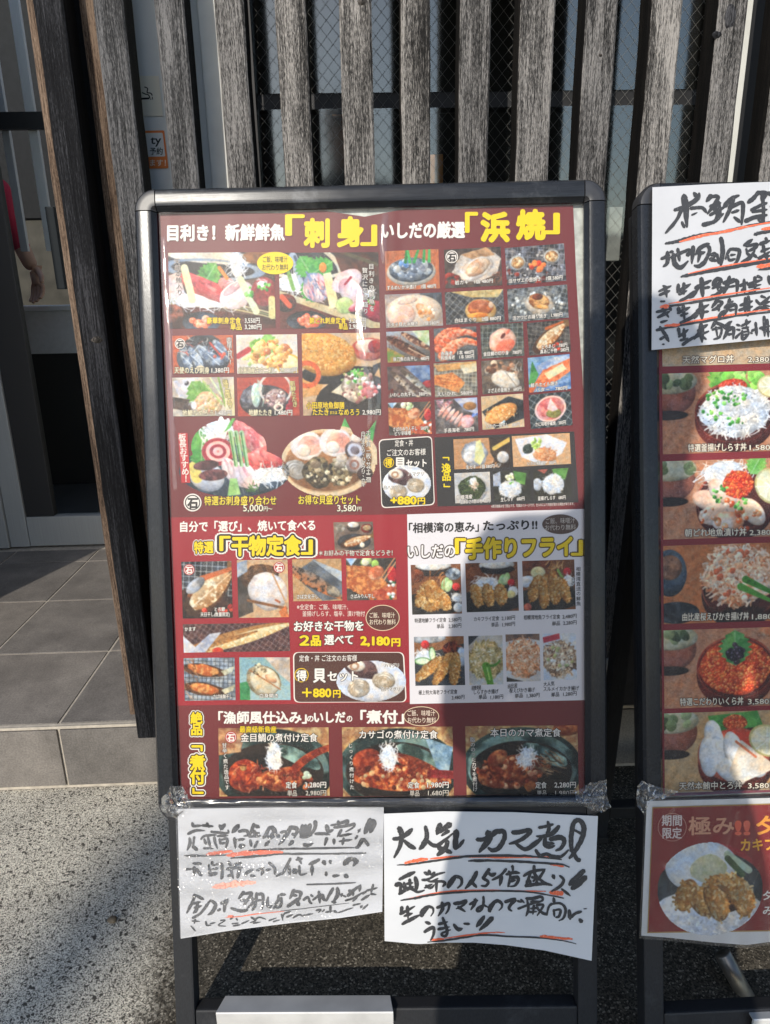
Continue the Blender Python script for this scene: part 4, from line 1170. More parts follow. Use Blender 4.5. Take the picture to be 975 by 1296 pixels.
    def detail(s):
        n = s.noise(26, 3); m = s.noise(60, 2); h = s.noise(9, 3)
        L = s.img.mean(2); s.img = s.img * (1 - (0.34 - 0.36 * L).clip(0, 1) * np.clip((0.43 - n) * 5, 0, 1))[..., None]
        k = np.clip((m - 0.66) * 5, 0, 1)[..., None] * 0.20; s.img = s.img * (1 - k) + k * np.array([0.97, 0.95, 0.9])
        s.img = s.img * (1 + 0.22 * (h - 0.5)[..., None] * np.array([1.0, 0.2, -0.9])); s.img = np.clip(s.img, 0, 1); return s
    def stew(s):
        n = np.clip((s.noise(14, 3) - 0.40) * 4, 0, 1)[..., None]
        red = np.clip((s.img[..., 0] - s.img[..., 2] - 0.15) * 3, 0, 1)[..., None]
        s.img = s.img * (1 - red * (0.55 - 0.5 * n) * np.array([0.6, 1.0, 1.0])); return s
    def haze(s, c, a):
        s.img = s.img * (1 - a) + hexc(c) * a; return s
    def out(s, gain=0.92):
        im = s.img.reshape(s.ny, s.SS, s.nx, s.SS, 3).mean((1, 3))
        im = np.clip(im, 0, 1)
        return np.where(im <= 0.04045, im / 12.92, ((im + 0.055) / 1.055) ** 2.4) * gain

# ---- food recipes --------------------------------------------------------
def charcoal(p, c='1d1a18', c2='4a4440', emb=True, mesh='8d8880', ang=12, step=0.13):
    p.fill(c, c2, 8)
    if emb: p.blobs(0.5, 0.8, 0.9, 0.3, 10, 0.03, 0.09, ['a8301c', 'c8522a', '5a2018'])
    if mesh: p.mesh(mesh, step, 0.018, ang, 0.65)
    return p
def daikon(p, cx, cy, rx, ry, n=60, L=0.22):
    p.ell(cx, cy, rx * 0.8, ry * 0.8, 'dfe2e6', 'f6f7f8', 0, 14, 0.1, 0.0, 0.3)
    p.strands(cx, cy, rx, ry, n, L, 0.013, ['ffffff', 'e6e9ee', 'd3d8e0', 'f4f6fa'])
def shirasu(p, cx, cy, rx, ry, n=220, L=0.13):
    p.ell(cx, cy, rx * 0.97, ry * 0.97, 'c9ced6', 'e9edf2', 0, 18, 0.25, 0.05, 0.1)
    p.strands(cx, cy, rx, ry, n, L, 0.017, ['ffffff', 'e8ecf2', 'c2c8d2', 'f5f6f8', 'd4d9e0'])
    p.blobs(cx, cy, rx * 0.95, ry * 0.95, n // 6, 0.004, 0.008, ['3b4250', '5a6270'])
def shiso(p, cx, cy, sz, rot=-90, c='3f8a3c', c2='6fb552'):
    a = math.radians(rot)
    pts = []
    for k in range(15):
        t = k / 14; wv = math.sin(math.pi * t) ** 0.7 * 0.42 * (1 + 0.16 * (-1) ** k)
        pts.append((t, wv))
    P = [(cx + (t * math.cos(a) - q * math.sin(a)) * sz / p.asp, cy + (t * math.sin(a) + q * math.cos(a)) * sz) for t, q in pts]
    P += [(cx + (t * math.cos(a) + q * math.sin(a)) * sz / p.asp, cy + (t * math.sin(a) - q * math.cos(a)) * sz) for t, q in pts[::-1]]
    p.poly(P, c, c2, 10)
    p.line(cx, cy, cx + sz * math.cos(a) / p.asp, cy + sz * math.sin(a), 0.012, '9cc98a')
def slices(p, cx, cy, n, dx, dy, rx, ry, rot, c, c2, line='f4d9d4'):
    for k in range(n):
        p.ell(cx + dx * k, cy + dy * k, rx, ry, c, c2, rot, 10, 0.3, 0.06, 0.10)
        p.ell(cx + dx * k - 0.01, cy + dy * k - ry * 0.25, rx * 0.8, ry * 0.22, line, c, rot, 10, 0, 0, 0.2)
def bowl(p, cx, cy, rx, ry, rim='7a2a22', inn='3a1512'):
    p.ell(cx, cy + 0.10, rx * 1.0, ry * 1.05, rim, '4a1713', 0, 4, 0.5, 0.1)
    p.ell(cx, cy, rx, ry, 'a4523f', rim, 0, 4, 0.2, 0.0)
    p.ell(cx, cy + 0.01, rx * 0.965, ry * 0.955, inn, '55211b', 0, 4, 0.2, 0.0)
def scallion(p, cx, cy, rx, ry, n=14):
    p.blobs(cx, cy, rx, ry, n, 0.012, 0.03, ['3f9a3a', '67b84a', '8ccf6a', '2f7a30'])
def roe(p, cx, cy, rx, ry, n=160, s=0.025, cols=('d8401c', 'e8622a', 'c22c18', 'f08038')):
    p.ell(cx, cy, rx, ry, 'b8281a', 'd8502a', 0, 10, 0.2, 0.1, 0.08)
    p.blobs(cx, cy, rx * 0.97, ry * 0.97, n, s * 0.7, s, list(cols), 'ffd8b8')
def lemon(p, cx, cy, r, rot=0):
    p.ell(cx, cy, r, r * 0.8, 'e3dca0', 'd8d08c', rot, 6, 0.1, 0.1)
    p.ell(cx, cy, r * 0.88, r * 0.69, 'f3efd4', 'e9e3b8', rot, 10, 0.0, 0.0)
    for k in range(8):
        a = k * math.pi / 4
        p.line(cx, cy, cx + r * 0.8 * math.cos(a) / p.asp, cy + r * 0.62 * math.sin(a), 0.012, 'fbf9ea')
def fry(p, cx, cy, rx, ry, rot, n=120):
    p.ell(cx, cy, rx * 1.02, ry * 1.04, 'c88640', '9a602a', rot, 10, 0.4, 0.15, 0.10)
    x = math.cos(math.radians(rot)); y = math.sin(math.radians(rot))
    for _ in range(n):
        r = math.sqrt(p.r.rand()); t = p.r.rand() * 6.283
        u, v = rx * r * math.cos(t), ry * r * math.sin(t)
        lite = 1.06 - (0.5 + 0.5 * (v / ry)) * 0.36
        c = hexc(['e8b468', 'dc9c48', 'f4d296', 'c8863c'][p.r.randint(4)]) * lite * p.r.uniform(0.85, 1.12)
        xx, yy = cx + (u * x - v * y) / p.asp, cy + u * y + v * x
        a = p.r.rand() * 6.28
        p.line(xx, yy, xx + 0.03 * math.cos(a) / p.asp, yy + 0.03 * math.sin(a), 0.022, np.clip(c, 0, 1))
def tempura(p, cx, cy, rx, ry, n, cols):
    p.ell(cx, cy, rx * 0.96, ry * 0.96, cols[0], cols[-1], 0, 16, 0.4, 0.1, 0.18)
    p.strands(cx, cy, rx, ry, n, 0.11, 0.03, cols)
    p.strands(cx - 0.03, cy - 0.05, rx * 0.8, ry * 0.8, n // 2, 0.07, 0.018, [cols[1], 'fff3dc'])
def salad(p, cx, cy, r=0.2):
    daikon(p, cx, cy, r, r * 0.9, 40, 0.12)
    p.ell(cx + 0.02, cy - 0.12, 0.075, 0.07, 'c8242a', 'e04038', 0, 4, 0.5, 0.1)
    p.blobs(cx + 0.01, cy - 0.14, 0.01, 0.01, 1, 0.015, 0.016, ['f8c0b8'])
def cucumber(p, cx, cy, r, rot):
    p.ell(cx, cy, r, r * 0.45, '4f8a48', '3f7a3c', rot, 4, 0.0, 0.0); p.ell(cx, cy, r * 0.85, r * 0.36, 'd4e6b8', 'e6f0d0', rot, 8, 0, 0)
def tray(p, c='35302e', t='5a3a28'):
    p.planks('6a3c26', '8a5634', 20); p.poly([(-0.1, 0.62), (0.9, 0.42), (1.1, 0.9), (0.4, 1.1), (-0.1, 1.0)], c, '1e1b1a', 5)
def openfish(p, x0, y0, x1, y1, wd, edge='7a4a26', flesh='e2cfa8', hot='b0642c'):
    p.fish(x0, y0, x1, y1, wd * 1.15, edge, '5a3418', '4a3020', '7a5530', '2e1c10')
    p.fish(x0 + (x1 - x0) * 0.12, y0 + (y1 - y0) * 0.12, x1 - (x1 - x0) * 0.04, y1 - (y1 - y0) * 0.04, wd * 0.92, flesh, hot, None, None, 'f2e6c8')
    p.line(x0 + (x1 - x0) * 0.15, y0 + (y1 - y0) * 0.15, x1, y1, 0.022, 'f6ecd4', 0.6)
    for k in range(7):
        t = 0.2 + k * 0.1; x = x0 + (x1 - x0) * t; y = y0 + (y1 - y0) * t
        dx, dy = (x1 - x0) * p.asp, (y1 - y0); L = math.hypot(dx, dy)
        p.line(x, y, x - dy / L * wd * 0.33 / p.asp + 0.03, y + dx / L * wd * 0.33, 0.009, 'b98a55', 0.5)
def shellfish(p, cx, cy, r, c='cfc4b4', c2='8f8272', rot=0, body=None):
    p.ell(cx, cy, r, r * 0.8, c, c2, rot, 9, 0.35, 0.15, 0.12)
    for k in range(1, 4): p.ring(cx, cy + 0.01 * k, r * (1 - 0.2 * k), r * 0.8 * (1 - 0.2 * k), 0.008, c2, rot)
    if body: p.ell(cx, cy, r * 0.62, r * 0.45, body, 'f2d9c0', rot, 8, 0.4, 0.1, 0.12)
def prawn(p, x0, y0, x1, y1, wd, c='e0643c', c2='f2a27c', bend=0.12):
    n = 9
    for k in range(n):
        t = k / (n - 1); b = bend * 4 * t * (1 - t)
        x = x0 + (x1 - x0) * t; y = y0 + (y1 - y0) * t - b
        p.ell(x, y, wd * (0.62 - 0.32 * abs(t - 0.25)), wd * (0.5 - 0.22 * t), c, c2, 20, 12, 0.45, 0.12, 0.08)
    p.strands(x0, y0, 0.12, 0.10, 8, 0.3, 0.008, [c, 'c04a28'])
    p.poly([(x1 - 0.02, y1 - 0.05), (x1 + 0.07, y1 - 0.07), (x1 + 0.08, y1 + 0.05), (x1, y1 + 0.03)], c, 'c84a24')
def pot(p, fishcol=('9a3a1e', 'd4773e', '6a2412'), seed=0):
    p.planks('c9a567', 'dcc08a', 15)
    p.ell(0.5, 0.62, 0.88, 0.60, '17211f', '39504c', 0, 5, 0.5, 0.1)
    p.ell(0.5, 0.60, 0.80, 0.52, '6a8580', '1d2a28', 0, 3, 0.4, 0.0, 0, 5, 2.4)
    p.ell(0.49, 0.66, 0.74, 0.44, '17120f', '2c211a', 0, 6, 0.2, 0.0)
    p.ell(0.70, 0.42, 0.36, 0.11, '9cc0b8', '2a3f3a', 25, 5, 0.0, 0.0, 0.2)

JOBS = {}
def food(kind):
    def d(f): JOBS[kind] = f; return f
    return d
@food('sashimi_a')
def _(p):
    p.fill('4a3a33', '6a5348', 3); p.ell(0.42, 0.16, 0.75, 0.22, '2c2b2c', '3a3a3e', 4, 3, 0.2, 0.0); p.ell(0.42, 0.06, 0.6, 0.09, 'e8e2d6', 'cfc8bc', 4, 3, 0, 0)
    p.ell(0.88, 0.06, 0.25, 0.10, '7a4a2a', 'a06a3a', 0); p.ring(0.42, 0.22, 0.62, 0.12, 0.014, '8fa0b4', 4)
    p.poly([(0, 0.62), (0, 0.3), (0.10, 0.25), (0.2, 0.8)], 'ead9d4', 'd8bcb8', 6)
    p.poly([(0, 0.66), (0.5, 0.78), (1, 0.86), (1, 1), (0, 1)], '3a1f1a', '6a2f28', 4)
    for k in range(3): p.line(0, 0.60 + 0.035 * k, 1, 0.82 + 0.03 * k, 0.016, ['d9cfa0', '8c9a6a', 'c8c090'][k], 0, 1, -0.05)
    shiso(p, 0.32, 0.45, 0.36, -60); daikon(p, 0.40, 0.62, 0.55, 0.14, 90, 0.2)
    slices(p, 0.26, 0.42, 4, 0.055, 0.03, 0.24, 0.11, 32, 'c6424a', 'dc6c6a', 'ee9c98')
    p.ell(0.55, 0.42, 0.12, 0.09, 'd88a88', 'e8b0ac', 20); p.ell(0.64, 0.56, 0.24, 0.17, 'e8d5da', 'f5eaec', -30, 6, 0.2, 0.05, 0.1); p.ell(0.60, 0.48, 0.15, 0.05, 'd89aa2', 'e8c0c4', -35)
    daikon(p, 0.64, 0.16, 0.10, 0.22, 40, 0.26)
    p.line(0.15, 0.20, 0.22, 0.62, 0.10, 'ece5b8'); p.line(0.68, 0.36, 0.82, 0.78, 0.09, 'dce6c0'); p.line(0.48, 0.20, 0.55, 0.34, 0.05, 'e08a3a')
    p.ell(0.90, 0.52, 0.17, 0.20, '8a2a2c', 'b0484a', 0, 8, 0.3, 0.1, 0.1); daikon(p, 0.88, 0.42, 0.08, 0.06, 14, 0.08); scallion(p, 0.91, 0.46, 0.09, 0.06, 14); scallion(p, 0.76, 0.52, 0.05, 0.08, 8)
    p.line(0.97, 0.62, 0.97, 0.84, 0.09, 'd8cf90')
    p.ell(0.30, 0.92, 0.25, 0.14, '20262e', '48566a', 0, 3, -0.5, 0.1); p.blobs(0.30, 0.92, 0.16, 0.07, 22, 0.03, 0.05, ['e07a58', 'f0a080', 'd05c40'], 'fbe0d0')
    p.ell(0.02, 0.80, 0.16, 0.12, '48302a', 'c06a50', 0)
@food('sashimi_b')
def _(p):
    p.fill('3c3530', '59483f', 3); p.ell(0.3, 0.12, 0.6, 0.2, '262a2e', '3a424a', 0); p.ring(0.3, 0.12, 0.62, 0.22, 0.02, 'd8d4c8')
    p.line(0.48, 0.0, 0.60, 0.5, 0.07, 'cfc8b4', 0, 1, -0.1); p.poly([(0.55, 0), (1, 0), (1, 0.45), (0.66, 0.4)], '6a3a2c', '3a2a24', 5); p.line(0.68, 0.02, 0.98, 0.16, 0.05, '5a5038')
    p.poly([(0, 0.54), (0.6, 0.78), (1, 0.95), (1, 1), (0, 1)], '5a2a24', '6a342c', 4); p.poly([(0, 0.5), (1, 0.93), (1, 1.05), (0.9, 1), (0, 0.58)], 'd8c9a4', 'c4b48c', 6)
    daikon(p, 0.15, 0.40, 0.22, 0.14, 50, 0.2); p.line(0.14, 0.05, 0.25, 0.42, 0.11, 'aab8c8'); p.line(0.16, 0.05, 0.27, 0.42, 0.04, '4a5a72'); p.line(0.08, 0.2, 0.14, 0.48, 0.05, '7cae58')
    shiso(p, 0.34, 0.34, 0.34, -120, '2f8a3a', '58b04c'); shiso(p, 0.26, 0.34, 0.36, 60, '2f8a3a', '58b04c'); shiso(p, 0.3, 0.3, 0.36, -30, '3a9a44', '58b04c')
    p.ell(0.37, 0.47, 0.20, 0.17, 'd9b7c2', '8a9cc0', 70, 12, 0.2, 0.05, 0.15, 5, 2.2); p.strands(0.37, 0.47, 0.18, 0.15, 30, 0.2, 0.02, ['e8a8b0', '7c90bc', 'f0dce0', 'c06a78'], 70, 20)
    p.ell(0.44, 0.20, 0.05, 0.07, 'e8903a'); p.poly([(0.44, 0.28), (0.52, 0.26), (0.60, 0.72), (0.50, 0.74)], 'f2ecc0', 'e2d8a0', 6)
    p.ell(0.68, 0.38, 0.22, 0.14, 'e3b9bf', 'f1dde0', -30, 6, 0.2, 0.05, 0.1); p.ell(0.72, 0.52, 0.20, 0.14, 'efe3e8', 'd8a8b4', 50, 6); p.line(0.66, 0.42, 0.72, 0.33, 0.03, 'b03040')
    p.ell(0.65, 0.70, 0.12, 0.11, 'b4cc80', 'd0dc9c', 0, 12, 0.2, 0.1, 0.1); p.ell(0.80, 0.70, 0.16, 0.06, 'b84a60', 'e0b0bc', -25)
    p.ell(0.97, 0.78, 0.18, 0.14, '8c2236', 'b83a50', 20); scallion(p, 0.93, 0.62, 0.07, 0.07, 12); daikon(p, 0.9, 0.55, 0.07, 0.06, 14, 0.1)
    p.ell(0.27, 0.90, 0.27, 0.13, '23282e', '4a586a', 0, 3, -0.5, 0.1); p.blobs(0.27, 0.90, 0.18, 0.07, 22, 0.03, 0.055, ['e07a58', 'f0a080', 'd05c40'], 'fbe0d0'); p.ell(0.06, 0.66, 0.14, 0.12, '2a2422', '8a2a22', 0); p.line(0.02, 0.58, 0.10, 0.7, 0.07, 'd85838')
@food('blue_prawn')
def _(p):
    p.planks('b0482c', 'd0683c', 10); p.ell(0.5, 0.6, 0.7, 0.5, '22303e', '4a5a6c', 0, 5)
    p.ell(0.48, 0.14, 0.42, 0.16, '1c2028', '3a4048', 0, 14, 0.2, 0, 0.3)
    for x, y, r in ((0.22, 0.62, 75), (0.38, 0.62, 60), (0.55, 0.52, 50), (0.66, 0.60, 30), (0.80, 0.4, 55)):
        p.ell(x, y, 0.34, 0.13, 'aebccc', '5a6e88', r, 10, 0.3, 0.1, 0.1, 5, 2.4); p.line(x - .08, y - .1, x + .1, y + .18, 0.02, 'e6eef4')
    p.strands(0.4, 0.3, 0.5, 0.25, 45, 0.25, 0.014, ['dfe6ec', 'c84a3c', 'f2f4f4', '2e3642']); p.ell(0.45, 0.86, 0.12, 0.07, 'd8c8a8'); p.line(0.62, 0.2, 0.82, 0.6, 0.06, 'c83c30', 0.4); p.blobs(0.78, 0.55, 0.14, 0.08, 6, 0.03, 0.06, ['c8342c', 'e06850'])
@food('urchin')
def _(p):
    p.fill('e8e0d4', 'd8ccc0', 4); shiso(p, 0.55, 0.5, 0.6, -150, '6fae3c', '8cc858'); shiso(p, 0.6, 0.5, 0.55, -110, '7ab848', '98d068')
    p.ell(0.85, 0.78, 0.30, 0.26, 'f2ead0', 'e8d8a0', 10); p.ring(0.85, 0.78, 0.30, 0.26, 0.02, 'e0b040'); p.line(0.02, 0.55, 0.2, 0.38, 0.14, 'b8343a'); p.blobs(0.2, 0.66, 0.14, 0.1, 12, 0.04, 0.07, ['b8c878', 'd0dc98'])
    p.blobs(0.58, 0.5, 0.50, 0.34, 70, 0.06, 0.11, ['d89444', 'e8b060', 'c47a34', 'f0c880', 'b86a40'], 'fbe8c0')
@food('namerou')
def _(p):
    p.fill('d9d2c6', 'b8aca0', 3); p.poly([(0, 0.1), (0.35, 0.0), (0.45, 0.35), (0.1, 0.5)], 'c8c4cc', 'e4e0e6', 6); p.poly([(0, 0.5), (0.4, 0.6), (0.3, 0.9), (0, 0.8)], '5a4a44', '2f2826', 6); p.blobs(0.22, 0.12, 0.05, 0.05, 1, 0.06, 0.065, ['3a3a42'], 'ffffff')
    shiso(p, 0.55, 0.75, 0.75, -120, '5f9a3c', '86b85a'); p.ell(0.58, 0.66, 0.38, 0.30, 'd8ab84', 'e6c8a4', 0, 16, 0.2, 0.1, 0.15); p.blobs(0.58, 0.66, 0.34, 0.26, 60, 0.03, 0.06, ['e0b48c', 'd09070', 'f0dcc0', 'b8a060', 'c8b890']); p.line(0.5, 0.1, 0.8, 0.7, 0.05, 'b8cc80'); p.line(0.62, 0.02, 0.92, 0.8, 0.045, 'd8e0b0'); p.line(0.75, 0.0, 0.85, 0.75, 0.05, '88a850'); p.poly([(0.85, 0.3), (1, 0.2), (1, 1), (0.85, 1)], 'e8dcb8', 'd8c898', 5)
    daikon(p, 0.34, 0.72, 0.1, 0.12, 12, 0.2)
@food('tataki')
def _(p):
    p.planks('a8382c', 'c2503c', 0); p.ell(0.45, 0.62, 0.66, 0.42, '2a2a2e', '4a4a52', 0, 6); p.ell(0.18, 0.5, 0.2, 0.3, '8a8a94', '4a4a54', 20, 12, 0.3, 0.1, 0.3)
    p.ell(0.3, 0.46, 0.12, 0.32, 'd8e8e4', 'a8c8b8', 0, 8); p.strands(0.32, 0.4, 0.14, 0.3, 20, 0.3, 0.02, ['eef6f4', 'b8d8c8'], 90, 20); p.ring(0.62, 0.3, 0.4, 0.4, 0.03, 'dcd4cc'); p.ell(0.62, 0.55, 0.3, 0.24, 'c8b4ae', '8a6a68', 0, 18, 0.2, 0.1, 0.2); p.blobs(0.6, 0.56, 0.3, 0.22, 60, 0.02, 0.05, ['e2d6d0', 'b08a88', '7a5a5c', 'd0b8b0']); p.ring(0.66, 0.78, 0.1, 0.08, 0.02, 'efe6d8'); p.blobs(0.85, 0.7, 0.12, 0.14, 10, 0.04, 0.08, ['8a1c2a', 'a83040'])
@food('gozen')
def _(p):
    p.fill('d9b892', 'c69d74', 3); p.poly([(0, 0.0), (1, 0.0), (1, 0.3), (0.4, 0.3)], 'd8bca0', 'c8a888', 3); p.poly([(0.2, 0.72), (0.62, 0.40), (1, 0.42), (1, 1), (0.1, 1)], '33302f', '1f1d1d', 4); p.poly([(0, 0.55), (0.3, 0.55), (0.2, 0.75), (0, 0.78)], 'c88a48', 'd8a060', 4)
    p.ell(0.86, 0.2, 0.22, 0.14, 'a43a36', 'c87060', 0, 5); p.ell(0.86, 0.16, 0.17, 0.08, 'ead6c4', 'd8a898', 0, 8); p.ell(0.93, 0.17, 0.08, 0.08, 'a02c30')
    p.ell(0.30, 0.50, 0.3, 0.12, '3b3c40', '17181a', 0, 5); p.ell(0.28, 0.25, 0.40, 0.26, 'd68a34', 'e6a94e', 15, 12, 0.4, 0.1, 0.08); p.strands(0.27, 0.24, 0.37, 0.21, 420, 0.03, 0.012, ['f0c070', 'c88038', 'e4a24c', 'f6d28c'])
    p.ring(0.06, 0.5, 0.14, 0.14, 0.03, 'd86030'); p.poly([(0.36, 0.72), (0.52, 0.60), (0.58, 0.78)], 'd8c49c', 'e8d8b8', 5); p.ell(0.70, 0.66, 0.2, 0.2, 'd8c8b8', '9a8a78', 0, 14, 0.2, 0.1, 0.2); p.blobs(0.7, 0.64, 0.2, 0.22, 60, 0.015, 0.035, ['f0e6dc', 'c8a8a0', 'a8b870', '8a5a58', 'e8d0c0']); scallion(p, 0.68, 0.52, 0.1, 0.08, 16); p.ell(0.86, 0.7, 0.09, 0.09, 'a8343c', 'd88080'); p.blobs(0.87, 0.69, 0.12, 0.12, 20, 0.02, 0.03, ['f0e0dc', 'c86868'])
    p.poly([(0.9, 0.4), (1, 0.36), (1, 0.62), (0.92, 0.6)], '3a3838', '5a5654'); p.poly([(0.92, 0.52), (0.98, 0.42), (1, 0.55)], 'd8b080')
@food('big_plate')     # cut out on the maroon ground
def _(p):
    p.fill('742a33'); p.ell(0.5, 0.68, 0.74, 0.40, '2a3a48', '4a6074', -3, 4, 0.4, 0.1); p.poly([(0.52, 0.30), (0.8, 0.24), (1.0, 0.55), (0.7, 0.7)], '8a6a44', 'a8875c', 4)
    p.ell(0.25, 0.74, 0.22, 0.18, 'd8dce4', 'b8bcc8', 20, 8); p.line(0.14, 0.62, 0.16, 0.75, 0.14, 'e0cf70'); shiso(p, 0.2, 0.62, 0.50, -85, '3f8f3e', '62b04e')
    daikon(p, 0.35, 0.22, 0.16, 0.22, 90, 0.24); p.line(0.42, 0.02, 0.50, 0.22, 0.13, 'e9ecf4', 0.5); p.poly([(0.42, 0.2), (0.50, 0.02), (0.54, 0.0), (0.48, 0.14)], '4aa04a', '6cbc58')
    p.ell(0.36, 0.44, 0.20, 0.17, 'c05460', 'e08a88', 0, 8); 
    for k, r in enumerate((0.17, 0.125, 0.08, 0.04)): p.ring(0.36, 0.43, r, r * 0.85, 0.02, 'f0c0bc' if k % 2 else 'a83444')
    slices(p, 0.62, 0.24, 4, 0.05, 0.05, 0.22, 0.10, 55, 'd86068', 'eca6a4', 'f6d0cc'); slices(p, 0.72, 0.56, 4, 0.055, -0.03, 0.20, 0.11, 15, 'd8484e', 'ee8a86', 'f8c4c0')
    slices(p, 0.48, 0.68, 4, 0.05, 0.02, 0.18, 0.10, 60, 'e6cdd2', 'f4e6ea', 'd89aa8'); p.ell(0.25, 0.60, 0.16, 0.06, '7a4a4c', '4a2c30', -8, 16, 0.2, 0.1, 0.1); p.ell(0.31, 0.72, 0.18, 0.07, '8a5050', '4f2e34', -6, 20, 0.2, 0.1, 0.1, 5, 2.4)
    for x in (0.50, 0.55, 0.60): p.line(x - 0.02, 0.2, x + 0.02, 0.60, 0.06, 'a8cc98', 0.2); p.line(x - 0.025, 0.2, x + 0.01, 0.6, 0.016, '3f7a3c')
    daikon(p, 0.84, 0.72, 0.24, 0.12, 60, 0.16); p.poly([(0.43, 0.98), (0.46, 0.76), (0.52, 0.76), (0.55, 0.96)], '8cc070', 'aad488', 12); p.strands(0.66, 0.88, 0.08, 0.05, 10, 0.1, 0.014, ['5a8a48', '3c6c34'])
@food('big_basket')
def _(p):
    p.fill('742a33'); p.poly([(0.58, 0.25), (0.66, 0.0), (0.78, 0.3)], '3f9a4c', '66b860', 5); p.poly([(0.8, 0.3), (0.99, 0.02), (0.93, 0.42), (0.84, 0.5)], '4aa256', '68b864', 5)
    p.ell(0.48, 0.58, 0.62, 0.44, 'c29a72', 'dcb890', -8, 14, 0.3, 0.1); p.ring(0.48, 0.56, 0.60, 0.42, 0.03, 'e4c8a0', -8); p.ell(0.48, 0.56, 0.55, 0.37, '8a5c3a', 'a87850', -8, 10, 0.3, 0.0)
    for x, y in ((0.26, 0.36), (0.56, 0.32)):
        p.ell(x, y, 0.21, 0.18, 'ecdcd4', 'f8f0ec', 0, 10, 0.1, 0.05, 0.05); p.ell(x + 0.03, y, 0.15, 0.13, 'e09a88', 'f0bcae', 0, 8, 0.1, 0, 0.1); p.ell(x - 0.03, y + 0.06, 0.09, 0.08, 'f6ece2', 'ead6c4', 0, 6, 0.3, 0.1)
    shellfish(p, 0.15, 0.66, 0.15, 'd9d4cf', '9a948c', 30); 
    for x, y in ((0.35, 0.70), (0.60, 0.70)):
        p.ell(x, y, 0.17, 0.19, '8a7a58', '4a4030', 0, 16, 0.4, 0.15, 0.25, 6, 2.6); p.blobs(x, y, 0.15, 0.17, 50, 0.015, 0.035, ['c8b898', '5a4c38', '8c8468', '2f2a22', 'e0d4b8']); p.ell(x, y - 0.1, 0.07, 0.05, 'c8b8a0', '7a6a58')
    p.ell(0.76, 0.42, 0.13, 0.12, '4a3f42', '8a7c80', 30, 6); p.ring(0.76, 0.42, 0.08, 0.07, 0.018, 'c8c8d4', 30); p.ell(0.76, 0.60, 0.12, 0.11, 'd0c4bc', '8a7a74', 0, 8); p.ring(0.75, 0.60, 0.05, 0.05, 0.014, '9a6a58'); p.ell(0.78, 0.26, 0.08, 0.06, 'e6d8d0'); p.ell(0.62, 0.52, 0.07, 0.05, 'cfc4b8'); p.ell(0.86, 0.72, 0.1, 0.09, '4a3834', '2f2422', 0, 6)
@food('squid_pot')
def _(p):
    p.planks('b0603c', 'c8764c', 80); p.ell(0.48, 0.55, 0.62, 0.36, 'd8d4cc', 'b8b4ac', 0, 6); p.ell(0.48, 0.50, 0.56, 0.31, '6e7c8c', '3e4a58', 0, 8)
    p.blobs(0.46, 0.50, 0.46, 0.24, 26, 0.07, 0.13, ['98a4b0', '7c8a9a', 'b4bcc4', '5a6676'], 'e4e8ee'); p.blobs(0.35, 0.36, 0.1, 0.08, 4, 0.05, 0.08, ['4a7cc0', '6c98d0']); p.ell(0.65, 0.4, 0.2, 0.08, 'a8b0c0', '68748a', 50)
    for x in (0.38, 0.46, 0.54, 0.72, 0.82): p.line(x, 0.30, x + p.r.uniform(-0.08, 0.12), 0.0, 0.08, ['2f9a4a', '45b060', '1f7a3a'][int(x * 100) % 3], 0.3)
@food('oyster')
def _(p):
    p.fill('3a302c', '5a4c44', 6); p.blobs(0.1, 0.8, 0.2, 0.2, 8, 0.05, 0.08, ['8a2a24', 'b03c30']); p.poly([(0.12, 0.6), (0.3, 0.15), (0.75, 0.0), (1.0, 0.3), (0.9, 0.7), (0.55, 0.92)], 'b8aca0', 'd8ccc0', 8, 0, 0.06); p.poly([(0.3, 0.15), (0.75, 0.0), (0.9, 0.2), (0.5, 0.3)], 'a07a58', 'c8a078', 8, 0, 0.04)
    p.ell(0.55, 0.54, 0.48, 0.26, 'f0e6dc', 'd0c0b4', -25, 6, 0.2, 0.1, 0.08); p.ell(0.58, 0.5, 0.36, 0.19, 'c89a78', 'e8cdb0', -25, 6, 0.45, 0.1, 0.12); p.ell(0.50, 0.56, 0.18, 0.08, 'f2dcc6', 'e0bc98', -30, 6); p.strands(0.9, 0.8, 0.15, 0.2, 20, 0.15, 0.012, ['c8785c', '8a5a48'])
@food('turban')
def _(p):
    charcoal(p, '2a2a2c', '74747a', True, 'b4b4bc', 8, 0.14); p.blobs(0.5, 0.5, 0.9, 0.4, 90, 0.02, 0.05, ['9a9aa0', '5a5a60', 'c4c4c8', '3a3a3e']); p.blobs(0.52, 0.55, 0.2, 0.12, 10, 0.05, 0.1, ['e8522a', 'f08040', 'c83820'])
    for x, y in ((0.2, 0.42), (0.78, 0.32)):
        p.ell(x, y, 0.22, 0.20, 'c4c8c8', '8a8e90', 0, 10); p.ell(x, y, 0.17, 0.155, '9a6a40', 'd8b080', 0, 8, 0.3, 0.1, 0.1); p.blobs(x, y, 0.13, 0.11, 14, 0.03, 0.06, ['e0b888', 'b07840', 'f0d8b0'])
@food('scallop_raw')
def _(p):
    p.fill('9a8a84', 'b8a8a0', 4); p.poly([(0.6, 0.0), (1, 0.0), (1, 0.6), (0.8, 0.3)], '3a4048', '59606a', 5); p.ell(0.5, 0.55, 0.85, 0.52, 'd8c4b0', 'e6d6c4', 0, 8); p.ell(0.28, 0.62, 0.42, 0.36, 'eab8a0', 'f6dcd0', 0, 4, 0.35, 0.08, 0.05); p.ell(0.70, 0.55, 0.34, 0.15, 'd09a70', 'e8c8a8', 40, 6); p.blobs(0.72, 0.6, 0.24, 0.2, 14, 0.05, 0.1, ['d08a50', 'e0b080', 'f0d8c0', 'c07840']); p.ell(0.4, 0.22, 0.3, 0.09, 'e8cfc0', 'd0b0a0', -10)
